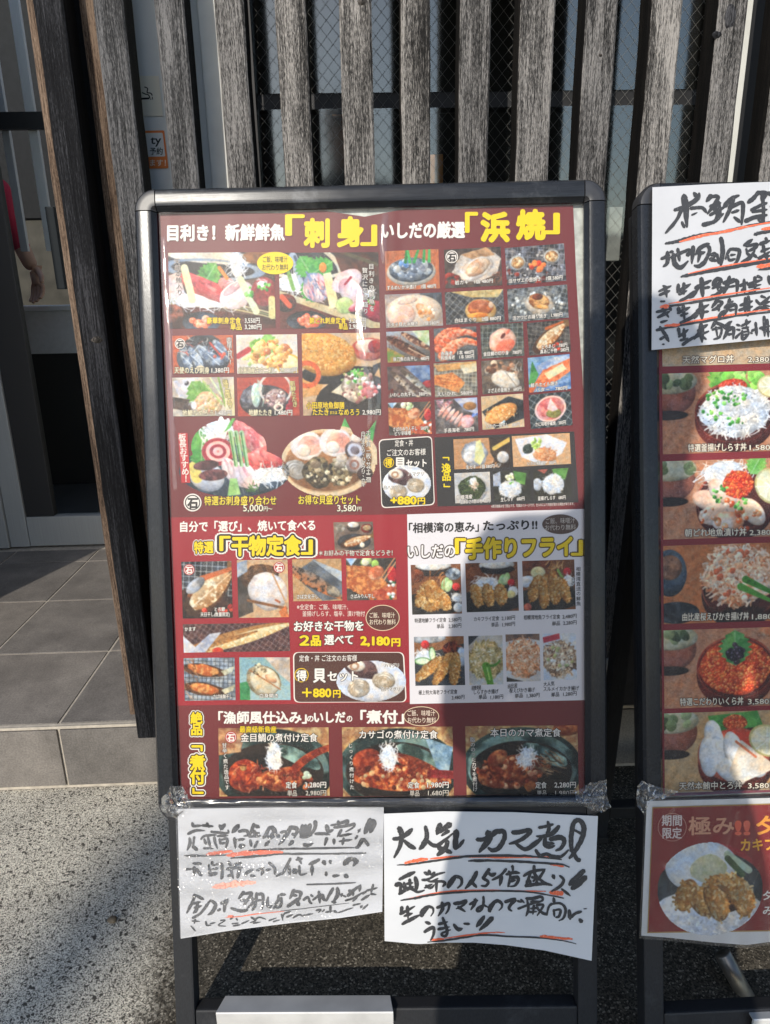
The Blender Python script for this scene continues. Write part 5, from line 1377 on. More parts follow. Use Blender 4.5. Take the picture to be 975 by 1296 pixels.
@food('scallop_grill')
def _(p):
    charcoal(p, '26282a', '56585a', False, 'b0b4b4', 42, 0.16); p.poly([(0.1, 0.0), (1.0, 0.0), (0.9, 0.24), (0.45, 0.2)], 'b49a60', 'd8c48c', 10); p.ell(0.6, 0.62, 0.48, 0.36, 'c49a58', 'e0bc80', 0, 8); p.ell(0.6, 0.55, 0.40, 0.24, '9a4a24', 'd87a3c', -5, 6, 0.4, 0.1, 0.1); p.ell(0.56, 0.43, 0.30, 0.14, 'b05a34', 'd8906c', -5, 5, 0.2, 0, 0.1); p.ell(0.55, 0.76, 0.34, 0.08, 'f0b050', 'd87828', 0, 8); p.ell(0.78, 0.46, 0.08, 0.1, 'd8b89c')
@food('turban_grill')
def _(p):
    charcoal(p, '33383a', '7a7e80', False, 'a8aeb0', 20, 0.14); p.blobs(0.5, 0.55, 0.8, 0.4, 100, 0.03, 0.06, ['9ca0a0', 'c8ccca', '6a6e70', 'e0e2e0']); p.ell(0.52, 0.52, 0.44, 0.30, 'b8ac9c', 'd8cec0', 10, 10, 0.2, 0.1, 0.15); p.ell(0.52, 0.44, 0.32, 0.22, '9a5a2e', 'e0b070', 15, 8, 0.4, 0.1, 0.1, 5, 2.2); p.ell(0.5, 0.3, 0.16, 0.10, '5a2a18', '8a4426'); p.ell(0.58, 0.62, 0.18, 0.06, 'e09a48', 'f0c080', 10)
@food('saury')
def _(p):
    p.grad('aab0b8', '56504a', 80); p.poly([(0.6, 0.0), (1, 0), (1, 0.5), (0.8, 0.35)], 'd8dcc8', 'a8c088', 5); p.poly([(0, 0.5), (0.4, 0.8), (0.3, 1), (0, 1)], 'b08a4c', '6a8a3c', 6); p.fish(0.0, 0.18, 1.0, 0.98, 0.36, '2a1814', '6a3a28', None, None, '9a6a50'); p.fish(0.35, 0.05, 1.05, 0.65, 0.25, '3a201a', '8a5640', None, None, 'd0a888'); p.line(0.5, 0.55, 0.98, 0.92, 0.035, 'e0c8a8', 0.5); p.strands(0.2, 0.3, 0.25, 0.2, 20, 0.2, 0.012, ['8a3a28', '4a1c14'])
@food('prawns')
def _(p):
    p.fill('3f4244', '6a6e70', 4); prawn(p, 0.05, 0.4, 0.55, 0.05, 0.2); prawn(p, 0.12, 0.62, 0.95, 0.25, 0.30, 'd85a34', 'f4b090', 0.25); prawn(p, 0.2, 0.85, 0.95, 0.5, 0.32, 'e06a3e', 'f6bc9c', 0.2); p.ell(0.38, 0.76, 0.2, 0.09, 'f4a080', 'e06038', -35, 10)
@food('squid_salmon')
def _(p):
    charcoal(p, '30332e', '565a54', False, 'a8b0a8', 3, 0.15); p.ell(0.5, 0.52, 0.42, 0.38, 'e0a088', 'f0c8b4', -20, 8, 0.3, 0.1, 0.08); p.ell(0.56, 0.66, 0.30, 0.18, 'e0664c', 'f08a6c', -15, 10, 0.2, 0, 0.15); p.ell(0.52, 0.36, 0.10, 0.05, '6a2a20', '3a1612', -50); p.ell(0.64, 0.25, 0.1, 0.05, 'e87a60', rot=-50)
@food('open_fish_a')
def _(p):
    charcoal(p, '24211f', '54504c'); openfish(p, 0.12, 0.9, 0.92, 0.12, 0.5); p.line(0.45, 0.22, 0.85, 0.06, 0.09, 'c0602c', 0.3); p.blobs(0.7, 0.82, 0.2, 0.1, 5, 0.03, 0.06, ['b82c20', 'e04830'])
@food('open_fish_b')
def _(p):
    charcoal(p, '1d1a1a', '4a4644'); openfish(p, 0.25, 0.85, 0.9, 0.15, 0.46, '8a6a48', 'd8c4a4', '9a7048'); p.poly([(0.85, 0), (1, 0), (1, 0.55), (0.9, 0.5)], '6a98c0', '3a6ca4', 5); p.line(0.45, 0.2, 0.85, 0.08, 0.08, 'd0603a', 0.3)
@food('sardines')
def _(p):
    p.fill('4a3c3a', '74605a', 5); p.poly([(0.4, 0), (1, 0), (1, 0.45), (0.85, 0.6)], '8098bc', '46608c', 5); p.ell(0.95, 0.6, 0.2, 0.12, 'a83438', '8a2428'); p.fish(0.08, 0.15, 0.7, 1.0, 0.22, '8a7a6c', 'd8ccbc', '5a4a40', 'c8b8a8', '463830'); p.fish(0.32, 0.12, 1.05, 0.98, 0.24, '70706c', 'd8d4c8', '56483c', 'c8b8a8', '4a443c'); p.blobs(0.1, 0.85, 0.2, 0.12, 8, 0.03, 0.06, ['a83028', '6a2420'])
@food('ray_fin')
def _(p):
    charcoal(p, '5a574e', '8a8678', False, 'd0ccc0', 5, 0.11); p.poly([(0, 0.05), (1, 0.0), (0.95, 0.18), (0.1, 0.25)], 'c08a50', 'd8a868', 8); p.poly([(0.0, 0.35), (0.45, 0.3), (0.72, 0.6), (0.55, 0.9), (0.0, 0.62)], 'c8703a', 'e89c54', 16, 0, 0.05, 2.2); p.strands(0.3, 0.52, 0.35, 0.2, 40, 0.12, 0.014, ['f0b070', 'a04c20', 'e08848'], 15, 15); p.poly([(0.6, 0.1), (1, 0.05), (1, 0.3), (0.7, 0.36)], 'e8dcc0', 'd0bc90', 6)
@food('rice_crab')
def _(p):
    p.fill('4a4038', '7a6a5c', 5); p.blobs(0.5, 0.3, 0.5, 0.25, 30, 0.05, 0.1, ['7a4a30', 'a0785c', '5a3a2a', 'c8b8a4']); p.ell(0.56, 0.62, 0.42, 0.26, 'e8e0d4', 'd0c4b4', 20, 12, 0.3, 0.1, 0.12); p.line(0.55, 0.35, 0.8, 0.8, 0.02, '8a7a68'); p.strands(0.8, 0.3, 0.2, 0.2, 10, 0.2, 0.02, ['d8d4cc', '8a8680'])
@food('butter_salmon')
def _(p):
    p.fill('8ab0d0', '5a84b4', 5); p.poly([(0.1, 0.3), (0.6, 0.05), (1, 0), (1, 0.25), (0.3, 0.5)], 'c8d0dc', '7f98c4', 8); p.poly([(0.1, 0.8), (0.35, 0.4), (1.0, 0.12), (1, 0.5), (0.4, 0.9)], 'e0683a', 'f09460', 12, 0, 0.03); p.strands(0.6, 0.55, 0.4, 0.2, 24, 0.25, 0.012, ['f6c098', 'c84c24'], -20, 6); p.poly([(0.38, 0.5), (0.82, 0.25), (0.92, 0.42), (0.48, 0.68)], 'f2ecc8', 'e6dcaa', 5); p.poly([(0, 0.75), (0.1, 0.1), (0.24, 0.5), (0.1, 0.85)], '2f7a38', '55a050', 5); p.poly([(0.3, 0.95), (1, 0.65), (1, 1)], '3a68a8', '8cacd8', 6); p.poly([(0, 0.85), (0.2, 0.8), (0.1, 1), (0, 1)], 'd86a3c')
@food('mirin')
def _(p):
    p.fill('3a3632', '5a544c', 5); p.poly([(0.0, 0.15), (0.5, 0.2), (0.9, 0.7), (0.5, 1), (0, 0.7)], 'b05a30', 'e09858', 14, 0, 0.05, 2.2); p.poly([(0.5, 0.8), (1, 0.6), (1, 1), (0.6, 1)], 'b0402a', 'd87850', 14, 0, 0.05); p.blobs(0.45, 0.12, 0.2, 0.1, 8, 0.06, 0.1, ['c8d8a0', '8ab058', 'e8e8d0']); p.poly([(0, 0), (0.22, 0), (0.1, 0.18)], '8cb4d8', 'd8e4f0'); p.ell(0.92, 0.4, 0.12, 0.2, 'b82830', 'd04040'); p.ell(0.6, 0.35, 0.2, 0.16, 'c86a44', 'f0b890', -30, 10); p.line(0.65, 0.55, 0.98, 0.0, 0.03, 'd89060'); p.line(0.72, 0.58, 1.0, 0.1, 0.03, 'e0a070'); p.blobs(0.9, 0.75, 0.1, 0.2, 8, 0.03, 0.06, ['f2f2ee', '3a6a3a'])
@food('lobster')
def _(p):
    p.fill('4a4444', '7a7474', 5); p.poly([(0.45, 0), (1, 0), (1, 0.5), (0.7, 0.35)], 'c8ccdc', '98a4c8', 8); p.ell(0.82, 0.24, 0.2, 0.12, '9a6a3c', 'b88850')
    for k in range(6): p.ell(0.18 + k * 0.09, 0.32 + k * 0.07, 0.06, 0.22, 'd88a7c', 'f2d0c4', 40, 8, 0.3, 0.12)
    p.ell(0.74, 0.7, 0.2, 0.2, 'd89090', 'f0c8c8', 0, 10, 0.3, 0.1, 0.2); p.strands(0.2, 0.15, 0.25, 0.15, 20, 0.2, 0.03, ['d8a0a8', 'b06068', 'e8d0d4']); p.blobs(0.9, 0.5, 0.1, 0.08, 6, 0.03, 0.05, ['4a68b0', '8098d0'])
@food('cutlet')
def _(p):
    p.fill('dcc4a4', 'c8ab84', 3); p.poly([(0, 0.45), (0.65, 0.05), (1, 0.2), (1, 0.75), (0.3, 1.0)], '33383c', '16191c', 4); p.ell(0.46, 0.55, 0.52, 0.26, 'd88a44', 'f0b870', -22, 14, 0.3, 0.1, 0.08); p.blobs(0.46, 0.53, 0.48, 0.22, 90, 0.015, 0.03, ['f4c888', 'c8742c', 'e8a050', 'fae0b0']); p.blobs(0.5, 0.85, 0.15, 0.05, 6, 0.03, 0.06, ['c8e0e8', 'f4f4f0'])
@food('crab_miso')
def _(p):
    charcoal(p, '232b2e', '3c464a', False, 'c8d0d0', 38, 0.18); p.ell(0.5, 0.48, 0.44, 0.36, 'd86a64', 'eca49c', -15, 6, 0.2, 0.1, 0.05); p.ring(0.5, 0.46, 0.44, 0.35, 0.025, 'f4d0c8', -15); p.ell(0.5, 0.44, 0.36, 0.26, 'c85a58', 'e89a90', -15, 8, 0.2, 0, 0.1); p.ell(0.58, 0.60, 0.22, 0.14, '8a8440', 'a8a05c', 0, 10, 0.3, 0.1, 0.1); p.poly([(0.42, 0.46), (0.52, 0.16), (0.68, 0.5), (0.55, 0.55)], 'f6e8e4', 'e8c4c0', 8)
@food('shell_plate')
def _(p):
    p.fill('d8dade', 'c4c8d0', 3); p.ell(0.5, 0.55, 0.9, 0.5, 'e8eaf0', 'ccd0da', 0, 4, 0.2, 0.1); p.ell(0.36, 0.30, 0.34, 0.2, '4a3234', '7a5a58', 10, 8, 0.3, 0.1, 0.2); p.ell(0.28, 0.22, 0.2, 0.13, 'e8dccc', 'f6f0e4', 10, 6); p.ring(0.26, 0.24, 0.08, 0.07, 0.02, 'b88a68'); shellfish(p, 0.68, 0.55, 0.24, 'efe6d8', 'a89880', 10); shellfish(p, 0.32, 0.72, 0.24, 'f2eadc', 'b0a08a', -10)
@food('raw_oyster')
def _(p):
    p.planks('b88458', 'cc9c70', 10); p.ell(0.36, 0.52, 0.44, 0.42, '8c9098', 'c8ccd4', 10, 6, 0.2, 0.1, 0.12); p.ell(0.36, 0.55, 0.34, 0.30, 'd0d6dc', 'b0bac4', 10, 6, 0.3, 0.05, 0.1); p.ell(0.30, 0.62, 0.26, 0.2, 'e2e4e8', 'c0c4cc', 0, 8, 0.3); p.poly([(0.36, 0.75), (0.4, 0.1), (0.48, 0.05), (0.55, 0.6), (0.46, 0.9)], 'e8e6b4', 'd8d490', 5); p.poly([(0.63, 0.0), (1, 0), (1, 1.0), (0.8, 1), (0.65, 0.5)], '4a3a2c', '2f2620', 5); p.line(0.72, 0.36, 1.0, 0.08, 0.14, 'e0bc60'); p.ell(0.87, 0.66, 0.2, 0.2, 'e8e4e0', 'c8c4c0', 0, 6); p.strands(0.75, 0.85, 0.15, 0.12, 12, 0.2, 0.02, ['e8e8e8', '1a1a1a'], -40, 10)
@food('squid_salad')
def _(p):
    p.planks('c89a6c', 'dcb48c', 20); p.poly([(0.05, 0.1), (0.6, 0.0), (0.95, 0.3), (0.85, 0.65), (0.5, 1.0), (0.15, 0.7)], 'f0eef0', 'd8d8e0', 4); p.ell(0.27, 0.45, 0.17, 0.16, '26302a', '46544a', 0, 12, 0.2, 0.1, 0.2); p.blobs(0.42, 0.28, 0.16, 0.2, 30, 0.03, 0.06, ['a8c85c', 'c8dc84', '88b048']); p.ell(0.55, 0.66, 0.38, 0.22, 'd8905c', 'f0c090', 10, 12, 0.3, 0.1, 0.15); p.strands(0.55, 0.64, 0.38, 0.22, 70, 0.14, 0.03, ['e8a878', 'd08050', 'f6d4b0', 'b86840'])
@food('seaweed')
def _(p):
    p.fill('d8d4d0', 'bcb8b4', 3); p.ell(0.5, 0.55, 0.5, 0.46, 'e4e4e6', 'c4c4c8', 0, 4); p.ell(0.48, 0.52, 0.44, 0.40, '26301c', '4a5830', 0, 16, 0.2, 0.1, 0.12, 6, 2.4); p.strands(0.48, 0.55, 0.42, 0.36, 70, 0.12, 0.02, ['3c4a24', '1c2414', '5a6c3c']); daikon(p, 0.52, 0.30, 0.16, 0.15, 30, 0.14); p.strands(0.55, 0.45, 0.14, 0.12, 24, 0.12, 0.025, ['e8c8b0', 'd8a890', 'f4e4d8'])
@food('whitebait_raw')
def _(p):
    p.fill('3c3c34', '28281f', 5); p.poly([(0, 0.1), (0.2, 0.0), (0.2, 0.5), (0, 0.5)], 'b8c0d0', '98a0b4'); p.poly([(0.55, 0.0), (0.9, 0.1), (0.85, 0.5), (0.6, 0.4)], '4c8038', '70a850', 6); shirasu(p, 0.45, 0.62, 0.40, 0.30, 150, 0.16); p.blobs(0.46, 0.2, 0.12, 0.1, 14, 0.04, 0.07, ['e8e8c8', 'd0d8a0', 'f4f2dc']); scallion(p, 0.5, 0.4, 0.1, 0.06, 8)
@food('whitebait_boiled')
def _(p):
    p.fill('3c3a30', '2c2a20', 5); p.poly([(0.5, 0.0), (0.95, 0.0), (0.85, 0.4), (0.6, 0.3)], '4a7c38', '6aa04c', 6); p.ell(0.1, 0.5, 0.16, 0.22, 'd0d4dc', 'b0b8c4'); p.poly([(0.1, 0), (0.4, 0), (0.3, 0.15)], 'a85a4c'); shirasu(p, 0.52, 0.52, 0.38, 0.36, 170, 0.13)
@food('set_meal')
def _(p):
    p.fill('6a5a50', '8a7668', 4); p.ell(0.18, 0.2, 0.18, 0.14, 'c8c0b4', '7a7264'); p.ell(0.5, 0.18, 0.24, 0.16, '2c2826', '4a423c'); p.ell(0.5, 0.1, 0.2, 0.1, 'f2f0ec', 'd8d4cc'); p.ell(0.84, 0.24, 0.2, 0.16, '8a2a24', '2c1a16'); p.ell(0.84, 0.22, 0.15, 0.1, 'c8b08c', '8a7048'); p.ell(0.5, 0.7, 0.58, 0.28, '2f3236', '464a50', 0, 4); openfish(p, 0.15, 0.85, 0.95, 0.5, 0.34, '8a5230', 'e0b888', 'b0683c'); p.ell(0.7, 0.82, 0.09, 0.09, 'f0ece0')
@food('open_fish_c')
def _(p):
    charcoal(p, '1f2226', '4a4e54', False, 'c0c4c8', 4, 0.10); p.poly([(0, 0.5), (0.6, 0.3), (1, 0.7), (1, 1), (0, 1)], '241a18', '4a3028', 6); openfish(p, 0.08, 0.88, 1.0, 0.2, 0.52, '8a4e28', 'd8bc94', 'a8713f'); p.line(0.4, 0.3, 0.98, 0.14, 0.10, 'c86a3c', 0.3); p.ell(0.27, 0.42, 0.2, 0.1, 'b8bcc4', '7a7c80', -40); p.blobs(0.6, 0.85, 0.35, 0.1, 9, 0.03, 0.06, ['a82820', 'd04a38'])
@food('open_fish_d')
def _(p):
    p.planks('c49c78', 'd8b890', 70); p.poly([(0, 0.2), (0.25, 0.3), (0.3, 0.9), (0, 1)], '3a342e', '5a5048', 5); p.ell(0.45, 0.30, 0.32, 0.22, '4a3426', '7a5638', -10, 12, 0.2, 0.1, 0.2); p.ell(0.6, 0.55, 0.36, 0.32, 'ebe5e2', 'd4c8c4', 35, 14, 0.25, 0.1, 0.06); p.line(0.2, 0.7, 0.95, 0.85, 0.05, '8a5a38'); p.line(0.7, 0.25, 0.95, 0.75, 0.03, 'c89a70'); p.line(0.75, 0.7, 0.82, 0.74, 0.04, 'b06848'); p.poly([(0.8, 0.9), (0.95, 0.8), (1, 1), (0.85, 1)], 'd87840'); p.poly([(0, 0.05), (0.2, 0), (0.2, 0.2), (0, 0.3)], 'b0bccc', '8a98ac')
@food('mackerel_plate')
def _(p):
    p.planks('b08a60', 'c6a277', 60); p.poly([(0, 0.35), (0.45, 0.0), (1, 0.5), (1, 0.95), (0.6, 1)], '4a5058', '6e7680', 4); p.poly([(0.4, 0), (1, 0.3), (1, 0.55), (0.6, 0.2)], 'b8c4d0', '9aa6b4', 6); p.fish(-0.05, 0.2, 1.02, 0.95, 0.40, '8a8078', 'c8733c', None, None, '3a302a'); p.ell(0.82, 0.78, 0.18, 0.12, 'a8a090', '6a6258', 35, 14)
@food('barracuda')
def _(p):
    p.fill('3a2224', '5c3a38', 6); p.mesh('e0d8d0', 0.16, 0.012, 35, 0.6); p.fish(0.02, 1.0, 1.0, 0.0, 0.66, 'b07c44', 'dcc08c', None, None, '8a5a30'); p.fish(0.25, 0.88, 1.0, 0.06, 0.46, 'e8dcae', 'd8b070', None, None, 'f4ecc8'); p.fish(0.1, 0.92, 0.7, 0.28, 0.22, 'a06a38', 'd09a58', None, None, '7a4a24'); p.poly([(0.05, 1), (0.25, 0.35), (0.36, 0.3), (0.2, 1)], 'a0a4b4', 'c8ccd8', 8); p.poly([(0, 0.4), (0.12, 0.85), (0.05, 1), (0, 1)], 'ccccd2', 'e4e4e8'); p.ell(0.32, 0.97, 0.2, 0.14, 'd85028', 'c03020', 0, 8)
@food('split_mackerel')
def _(p):
    charcoal(p, '7a8490', 'b0bac4', False, '2c3238', 3, 0.10)
    for y in (0.22, 0.66):
        p.fish(0.0, y, 0.85, y + 0.16, 0.36, '4a2a18', '6a4024', None, None, '2a1a10'); p.ell(0.38, y + 0.06, 0.36, 0.12, 'c8642c', 'e8a45c', 12, 14, 0.2, 0.1, 0.2, 6, 2.4); p.poly([(0.72, y + 0.1), (1.0, y - 0.02), (0.95, y + 0.12), (0.8, y + 0.2)], 'd8d4b8', 'a8a488')
    p.strands(0.1, 0.5, 0.2, 0.5, 20, 0.2, 0.015, ['e0b088', '8a4a28'], 60, 20)
@food('butterfly_fish')
def _(p):
    p.grad('88b0b8', 'a8c4c4', 90); p.poly([(0, 0.6), (0.2, 0.55), (0.2, 1), (0, 1)], '2f7a48', '4a9a5c'); p.poly([(0.5, 0.0), (1, 0), (1, 0.6), (0.8, 0.4)], 'd8ccc0', 'b8a898', 6); p.ell(0.48, 0.55, 0.42, 0.36, '8a7a58', 'b8a888', 30, 10, 0.2, 0.1, 0.12); p.ell(0.5, 0.55, 0.36, 0.30, 'e8dcc0', 'd8c49c', 30, 10, 0.2, 0.05, 0.08); p.line(0.2, 0.3, 0.8, 0.75, 0.03, 'b8784c'); p.ell(0.62, 0.5, 0.15, 0.08, 'd8986c', 'e8c8a4', 30); p.blobs(0.4, 0.28, 0.2, 0.12, 20, 0.02, 0.05, ['5a4a38', '8a7858', 'c8bc98'])
@food('horse_mackerel_fry')
def _(p):
    tray(p); p.ell(0.45, 0.02, 0.36, 0.12, 'f0efec', 'dcdad6'); p.ell(0.45, 0.12, 0.4, 0.12, '2a2422', '3a3230'); p.ell(0.45, 0.03, 0.34, 0.09, 'f4f3f0', 'dddbd6', 0, 12); p.ell(0.1, 0.22, 0.16, 0.14, '8a4a30', '5a2c1c'); p.ell(0.85, 0.2, 0.16, 0.12, '3a4450', 'b8c4d0'); p.ell(0.68, 0.4, 0.08, 0.14, 'b8d498', '88b868', 20); p.ell(0.75, 0.44, 0.07, 0.13, 'd0e4b0', 'a0c880', 20); p.ell(0.9, 0.46, 0.08, 0.08, 'c8242c', 'e04840', 0, 4, 0.5); daikon(p, 0.92, 0.68, 0.14, 0.1, 24, 0.1); p.ell(0.93, 0.88, 0.1, 0.1, 'eef2f6', 'd4dce4'); p.strands(0.5, 0.3, 0.2, 0.15, 14, 0.25, 0.02, ['c87838', '8a4a20', 'e8a868'], -60, 30)
    fry(p, 0.22, 0.62, 0.26, 0.12, 115); fry(p, 0.45, 0.60, 0.30, 0.17, 70); fry(p, 0.62, 0.72, 0.24, 0.14, 60); fry(p, 0.38, 0.82, 0.18, 0.12, 0)
@food('oyster_fry')
def _(p):
    tray(p); p.ell(0.6, 0.05, 0.36, 0.14, 'f0efec', 'dcdad6'); p.ell(0.6, 0.14, 0.36, 0.10, '241f1d', '3a3230'); p.ell(0.6, 0.04, 0.32, 0.09, 'f4f3f0', 'dddbd6', 0, 12); p.ell(0.15, 0.22, 0.18, 0.16, '7a4028', '9a5a38'); daikon(p, 0.4, 0.46, 0.34, 0.2, 90, 0.14); p.ell(0.7, 0.38, 0.08, 0.14, 'b8d498', '88b868', 15); p.ell(0.78, 0.34, 0.07, 0.13, 'd0e4b0', 'a0c880', 15); p.ell(0.87, 0.42, 0.075, 0.075, 'c8242c', 'e04840', 0, 4, 0.5); daikon(p, 0.9, 0.6, 0.12, 0.12, 20, 0.1); p.ell(0.85, 0.66, 0.1, 0.08, 'e4d890', 'f0e8b8')
    fry(p, 0.2, 0.66, 0.24, 0.12, 75); fry(p, 0.42, 0.66, 0.24, 0.12, 80); fry(p, 0.66, 0.66, 0.22, 0.13, 85)
@food('local_fish_fry')
def _(p):
    tray(p); p.ell(0.2, 0.05, 0.36, 0.16, '6a3420', '8a4a30'); p.ell(0.1, 0.42, 0.22, 0.12, 'dfe3ea', 'c4cad4'); p.ell(0.3, 0.24, 0.15, 0.12, 'e4dcb0', 'd0c890'); p.ell(0.86, 0.24, 0.08, 0.08, 'c8242c', 'e04840', 0, 4, 0.5); daikon(p, 0.88, 0.42, 0.14, 0.14, 30, 0.1); p.strands(0.62, 0.1, 0.2, 0.1, 12, 0.22, 0.02, ['c88a48', 'e8b878'], -60, 30); p.line(0.68, 0.2, 0.76, 0.36, 0.05, '88b058')
    fry(p, 0.24, 0.56, 0.28, 0.13, 110); fry(p, 0.42, 0.62, 0.34, 0.13, 95); fry(p, 0.60, 0.56, 0.34, 0.13, 85); fry(p, 0.78, 0.60, 0.28, 0.11, 70); p.ell(0.08, 0.93, 0.08, 0.08, 'b05040', 'd87a60')
@food('prawn_fry')
def _(p):
    p.planks('7a4a2c', 'a06a40', 50); p.poly([(0, 0.4), (1, 0.15), (1, 1), (0, 1)], '2a2c30', '3e424a', 4); p.ell(0.25, 0.02, 0.4, 0.12, '8a9098', 'c8ccd0'); daikon(p, 0.22, 0.4, 0.26, 0.16, 60, 0.14); p.ell(0.22, 0.16, 0.085, 0.085, 'c8242c', 'e84a40', 0, 4, 0.5); cucumber(p, 0.16, 0.5, 0.17, 0); cucumber(p, 0.36, 0.36, 0.15, 85); p.ell(0.72, 0.24, 0.16, 0.12, '5a2018', '3a1210', -20, 6); p.strands(0.75, 0.25, 0.12, 0.12, 12, 0.2, 0.03, ['7a2c1c', 'a04428']); p.ell(0.95, 0.42, 0.1, 0.2, 'd0d8e4', 'b0bccc')
    fry(p, 0.28, 0.66, 0.36, 0.11, 140, 150); fry(p, 0.56, 0.66, 0.38, 0.11, 120, 150); fry(p, 0.80, 0.68, 0.34, 0.115, 98, 150)
@food('kakiage_whitebait')
def _(p):
    p.fill('d4d0c8', 'b8b0a8', 3); p.poly([(0, 0), (0.3, 0), (0, 0.2)], '3a3a3e'); tempura(p, 0.5, 0.5, 0.36, 0.40, 220, ['b8a068', 'd8c48c', 'e8dcb0', '8f7c48', 'c8b47a']); p.line(0.5, 0.62, 0.62, 1.0, 0.16, '5a9a30', 0.2); p.line(0.55, 0.6, 0.9, 0.52, 0.06, '4a8a2c', 0.3, 1, 0.05); p.line(0.53, 0.66, 0.6, 0.9, 0.03, 'a8d070')
@food('kakiage_prawn')
def _(p):
    p.fill('c8c4c4', 'e0dcd8', 3); p.poly([(0, 0), (1, 0), (1, 0.14), (0.5, 0.08), (0, 0.16)], '5a4a44', '8a6a58'); p.poly([(0, 0.9), (0.5, 1), (0, 1)], '3a342e'); p.ell(0.05, 0.42, 0.1, 0.05, '5a9a4c'); tempura(p, 0.5, 0.5, 0.40, 0.42, 260, ['d08a5c', 'f0bc98', 'e8a070', 'b8643c', 'f4d0b0'])
@food('kakiage_squid')
def _(p):
    p.fill('ccd4e0', 'e0e4ea', 3); tempura(p, 0.5, 0.55, 0.38, 0.38, 240, ['8a6a52', 'd8bc9c', 'e8d4b8', '6a4a3c', 'b8977a']); p.blobs(0.5, 0.5, 0.3, 0.3, 20, 0.03, 0.06, ['f0e8dc', 'd8c8b4', 'a8b078']); p.poly([(0, 0.08), (0.5, 0.0), (0.52, 0.12), (0.02, 0.2)], 'b8303c', 'c84450')
@food('pot_bream')
def _(p):
    pot(p); p.poly([(0, 0), (0.25, 0), (0.2, 0.35), (0, 0.4)], 'd8b080', 'c89868'); p.ell(0.24, 0.70, 0.26, 0.24, 'a83418', 'd8602c', 10, 10, 0.4, 0.1, 0.1); p.ell(0.22, 0.58, 0.05, 0.05, 'e8d4a0', 'c8a860'); p.strands(0.3, 0.72, 0.3, 0.2, 40, 0.12, 0.02, ['e8884c', 'f4b080', '7a2010', 'c04820']); p.ell(0.58, 0.76, 0.34, 0.18, '8a3a1c', 'c06a38', -5, 12, 0.4, 0.1, 0.15); p.line(0.6, 0.8, 1.0, 0.30, 0.14, 'b84a24', 0.3, 1, -0.08); p.blobs(0.6, 0.78, 0.4, 0.14, 60, 0.02, 0.05, ['d87840', '7a2c14', 'a04420', 'f0a868']); daikon(p, 0.50, 0.42, 0.12, 0.24, 90, 0.09); p.blobs(0.8, 0.72, 0.05, 0.05, 4, 0.03, 0.05, ['a8b890', 'd0dcc0'])
@food('pot_rockfish')
def _(p):
    pot(p); p.poly([(0.75, 0.15), (1.0, 0.3), (0.95, 0.75), (0.85, 0.6)], 'a8c4d4', '6a8ca4', 8); p.ell(0.22, 0.48, 0.22, 0.16, 'a03a1c', 'd06838', -15, 12, 0.4, 0.1, 0.12); p.fish(0.1, 0.70, 0.98, 0.78, 0.46, '8a2c14', 'd8682c', None, None, 'f0a060'); p.fish(0.45, 0.40, 0.95, 0.74, 0.22, '7a3018', 'c05c30', None, None, 'e8945c'); p.blobs(0.5, 0.72, 0.6, 0.2, 80, 0.015, 0.045, ['e88848', '6a2410', 'b84c24', 'f4b878', 'd0c090']); daikon(p, 0.42, 0.42, 0.13, 0.22, 100, 0.1); p.line(0.8, 0.68, 1.02, 0.7, 0.12, 'a03030')
@food('pot_collar')
def _(p):
    pot(p); p.ell(0.9, 0.05, 0.2, 0.1, 'c87a48', 'a85a30'); p.ell(0.42, 0.66, 0.52, 0.24, '9a4420', 'd8804a', -12, 12, 0.4, 0.1, 0.15); p.blobs(0.4, 0.66, 0.5, 0.22, 80, 0.02, 0.05, ['e0905c', '8a3a1c', 'c0643a', 'f4c090', '6a2812']); p.ell(0.28, 0.46, 0.16, 0.1, 'b85a30', 'e8a068', -30); p.strands(0.72, 0.55, 0.2, 0.15, 30, 0.2, 0.02, ['8a6a4c', 'c8b08c', '4a3a2c'], 30, 20); daikon(p, 0.54, 0.46, 0.13, 0.16, 90, 0.12); p.blobs(0.58, 0.88, 0.08, 0.06, 6, 0.04, 0.06, ['d89a3c', 'e8b860'])
# ---- rice bowls on the second stand
def bowlbase(p, soup=True, wood=('b8795a', 'cc9674')):
    p.planks(wood[0], wood[1], 60)
    if soup:
        p.ell(0.06, 0.24, 0.32, 0.28, '8a4a38', 'a8685a', 0, 4, 0.3); p.ell(0.06, 0.10, 0.34, 0.16, 'b8b494', 'd8d4b8', 0, 6); p.blobs(0.08, 0.1, 0.26, 0.09, 7, 0.04, 0.09, ['4a5a3c', '6a7c54', '8a9a70']); p.ell(0.05, 0.52, 0.24, 0.06, '241c1c', '3a302e')
@food('bowl_tuna')
def _(p):
    p.planks('d0b898', 'c4a888', 60); p.ell(0.65, -0.2, 0.55, 0.5, '7a2220', '8f2f2b', 0); p.ell(0.65, -0.4, 0.5, 0.5, 'a83434', 'c85a54')
@food('bowl_whitebait')
def _(p):
    bowlbase(p); shiso(p, 0.42, 0.28, 0.5, -60, '5aa03c', '86c458'); bowl(p, 0.58, 0.50, 0.50, 0.38); p.blobs(0.62, 0.12, 0.26, 0.13, 30, 0.05, 0.09, ['8cc85c', '6ab044', 'b0dc80']); roe(p, 0.56, 0.18, 0.18, 0.09, 60, 0.02, ('c83428', 'd84a38', 'b02820')); shirasu(p, 0.58, 0.50, 0.45, 0.32, 330, 0.12); lemon(p, 0.86, 0.20, 0.17, 20); scallion(p, 0.52, 0.32, 0.26, 0.10, 34); scallion(p, 0.40, 0.50, 0.12, 0.1, 12); scallion(p, 0.56, 0.62, 0.14, 0.06, 8)
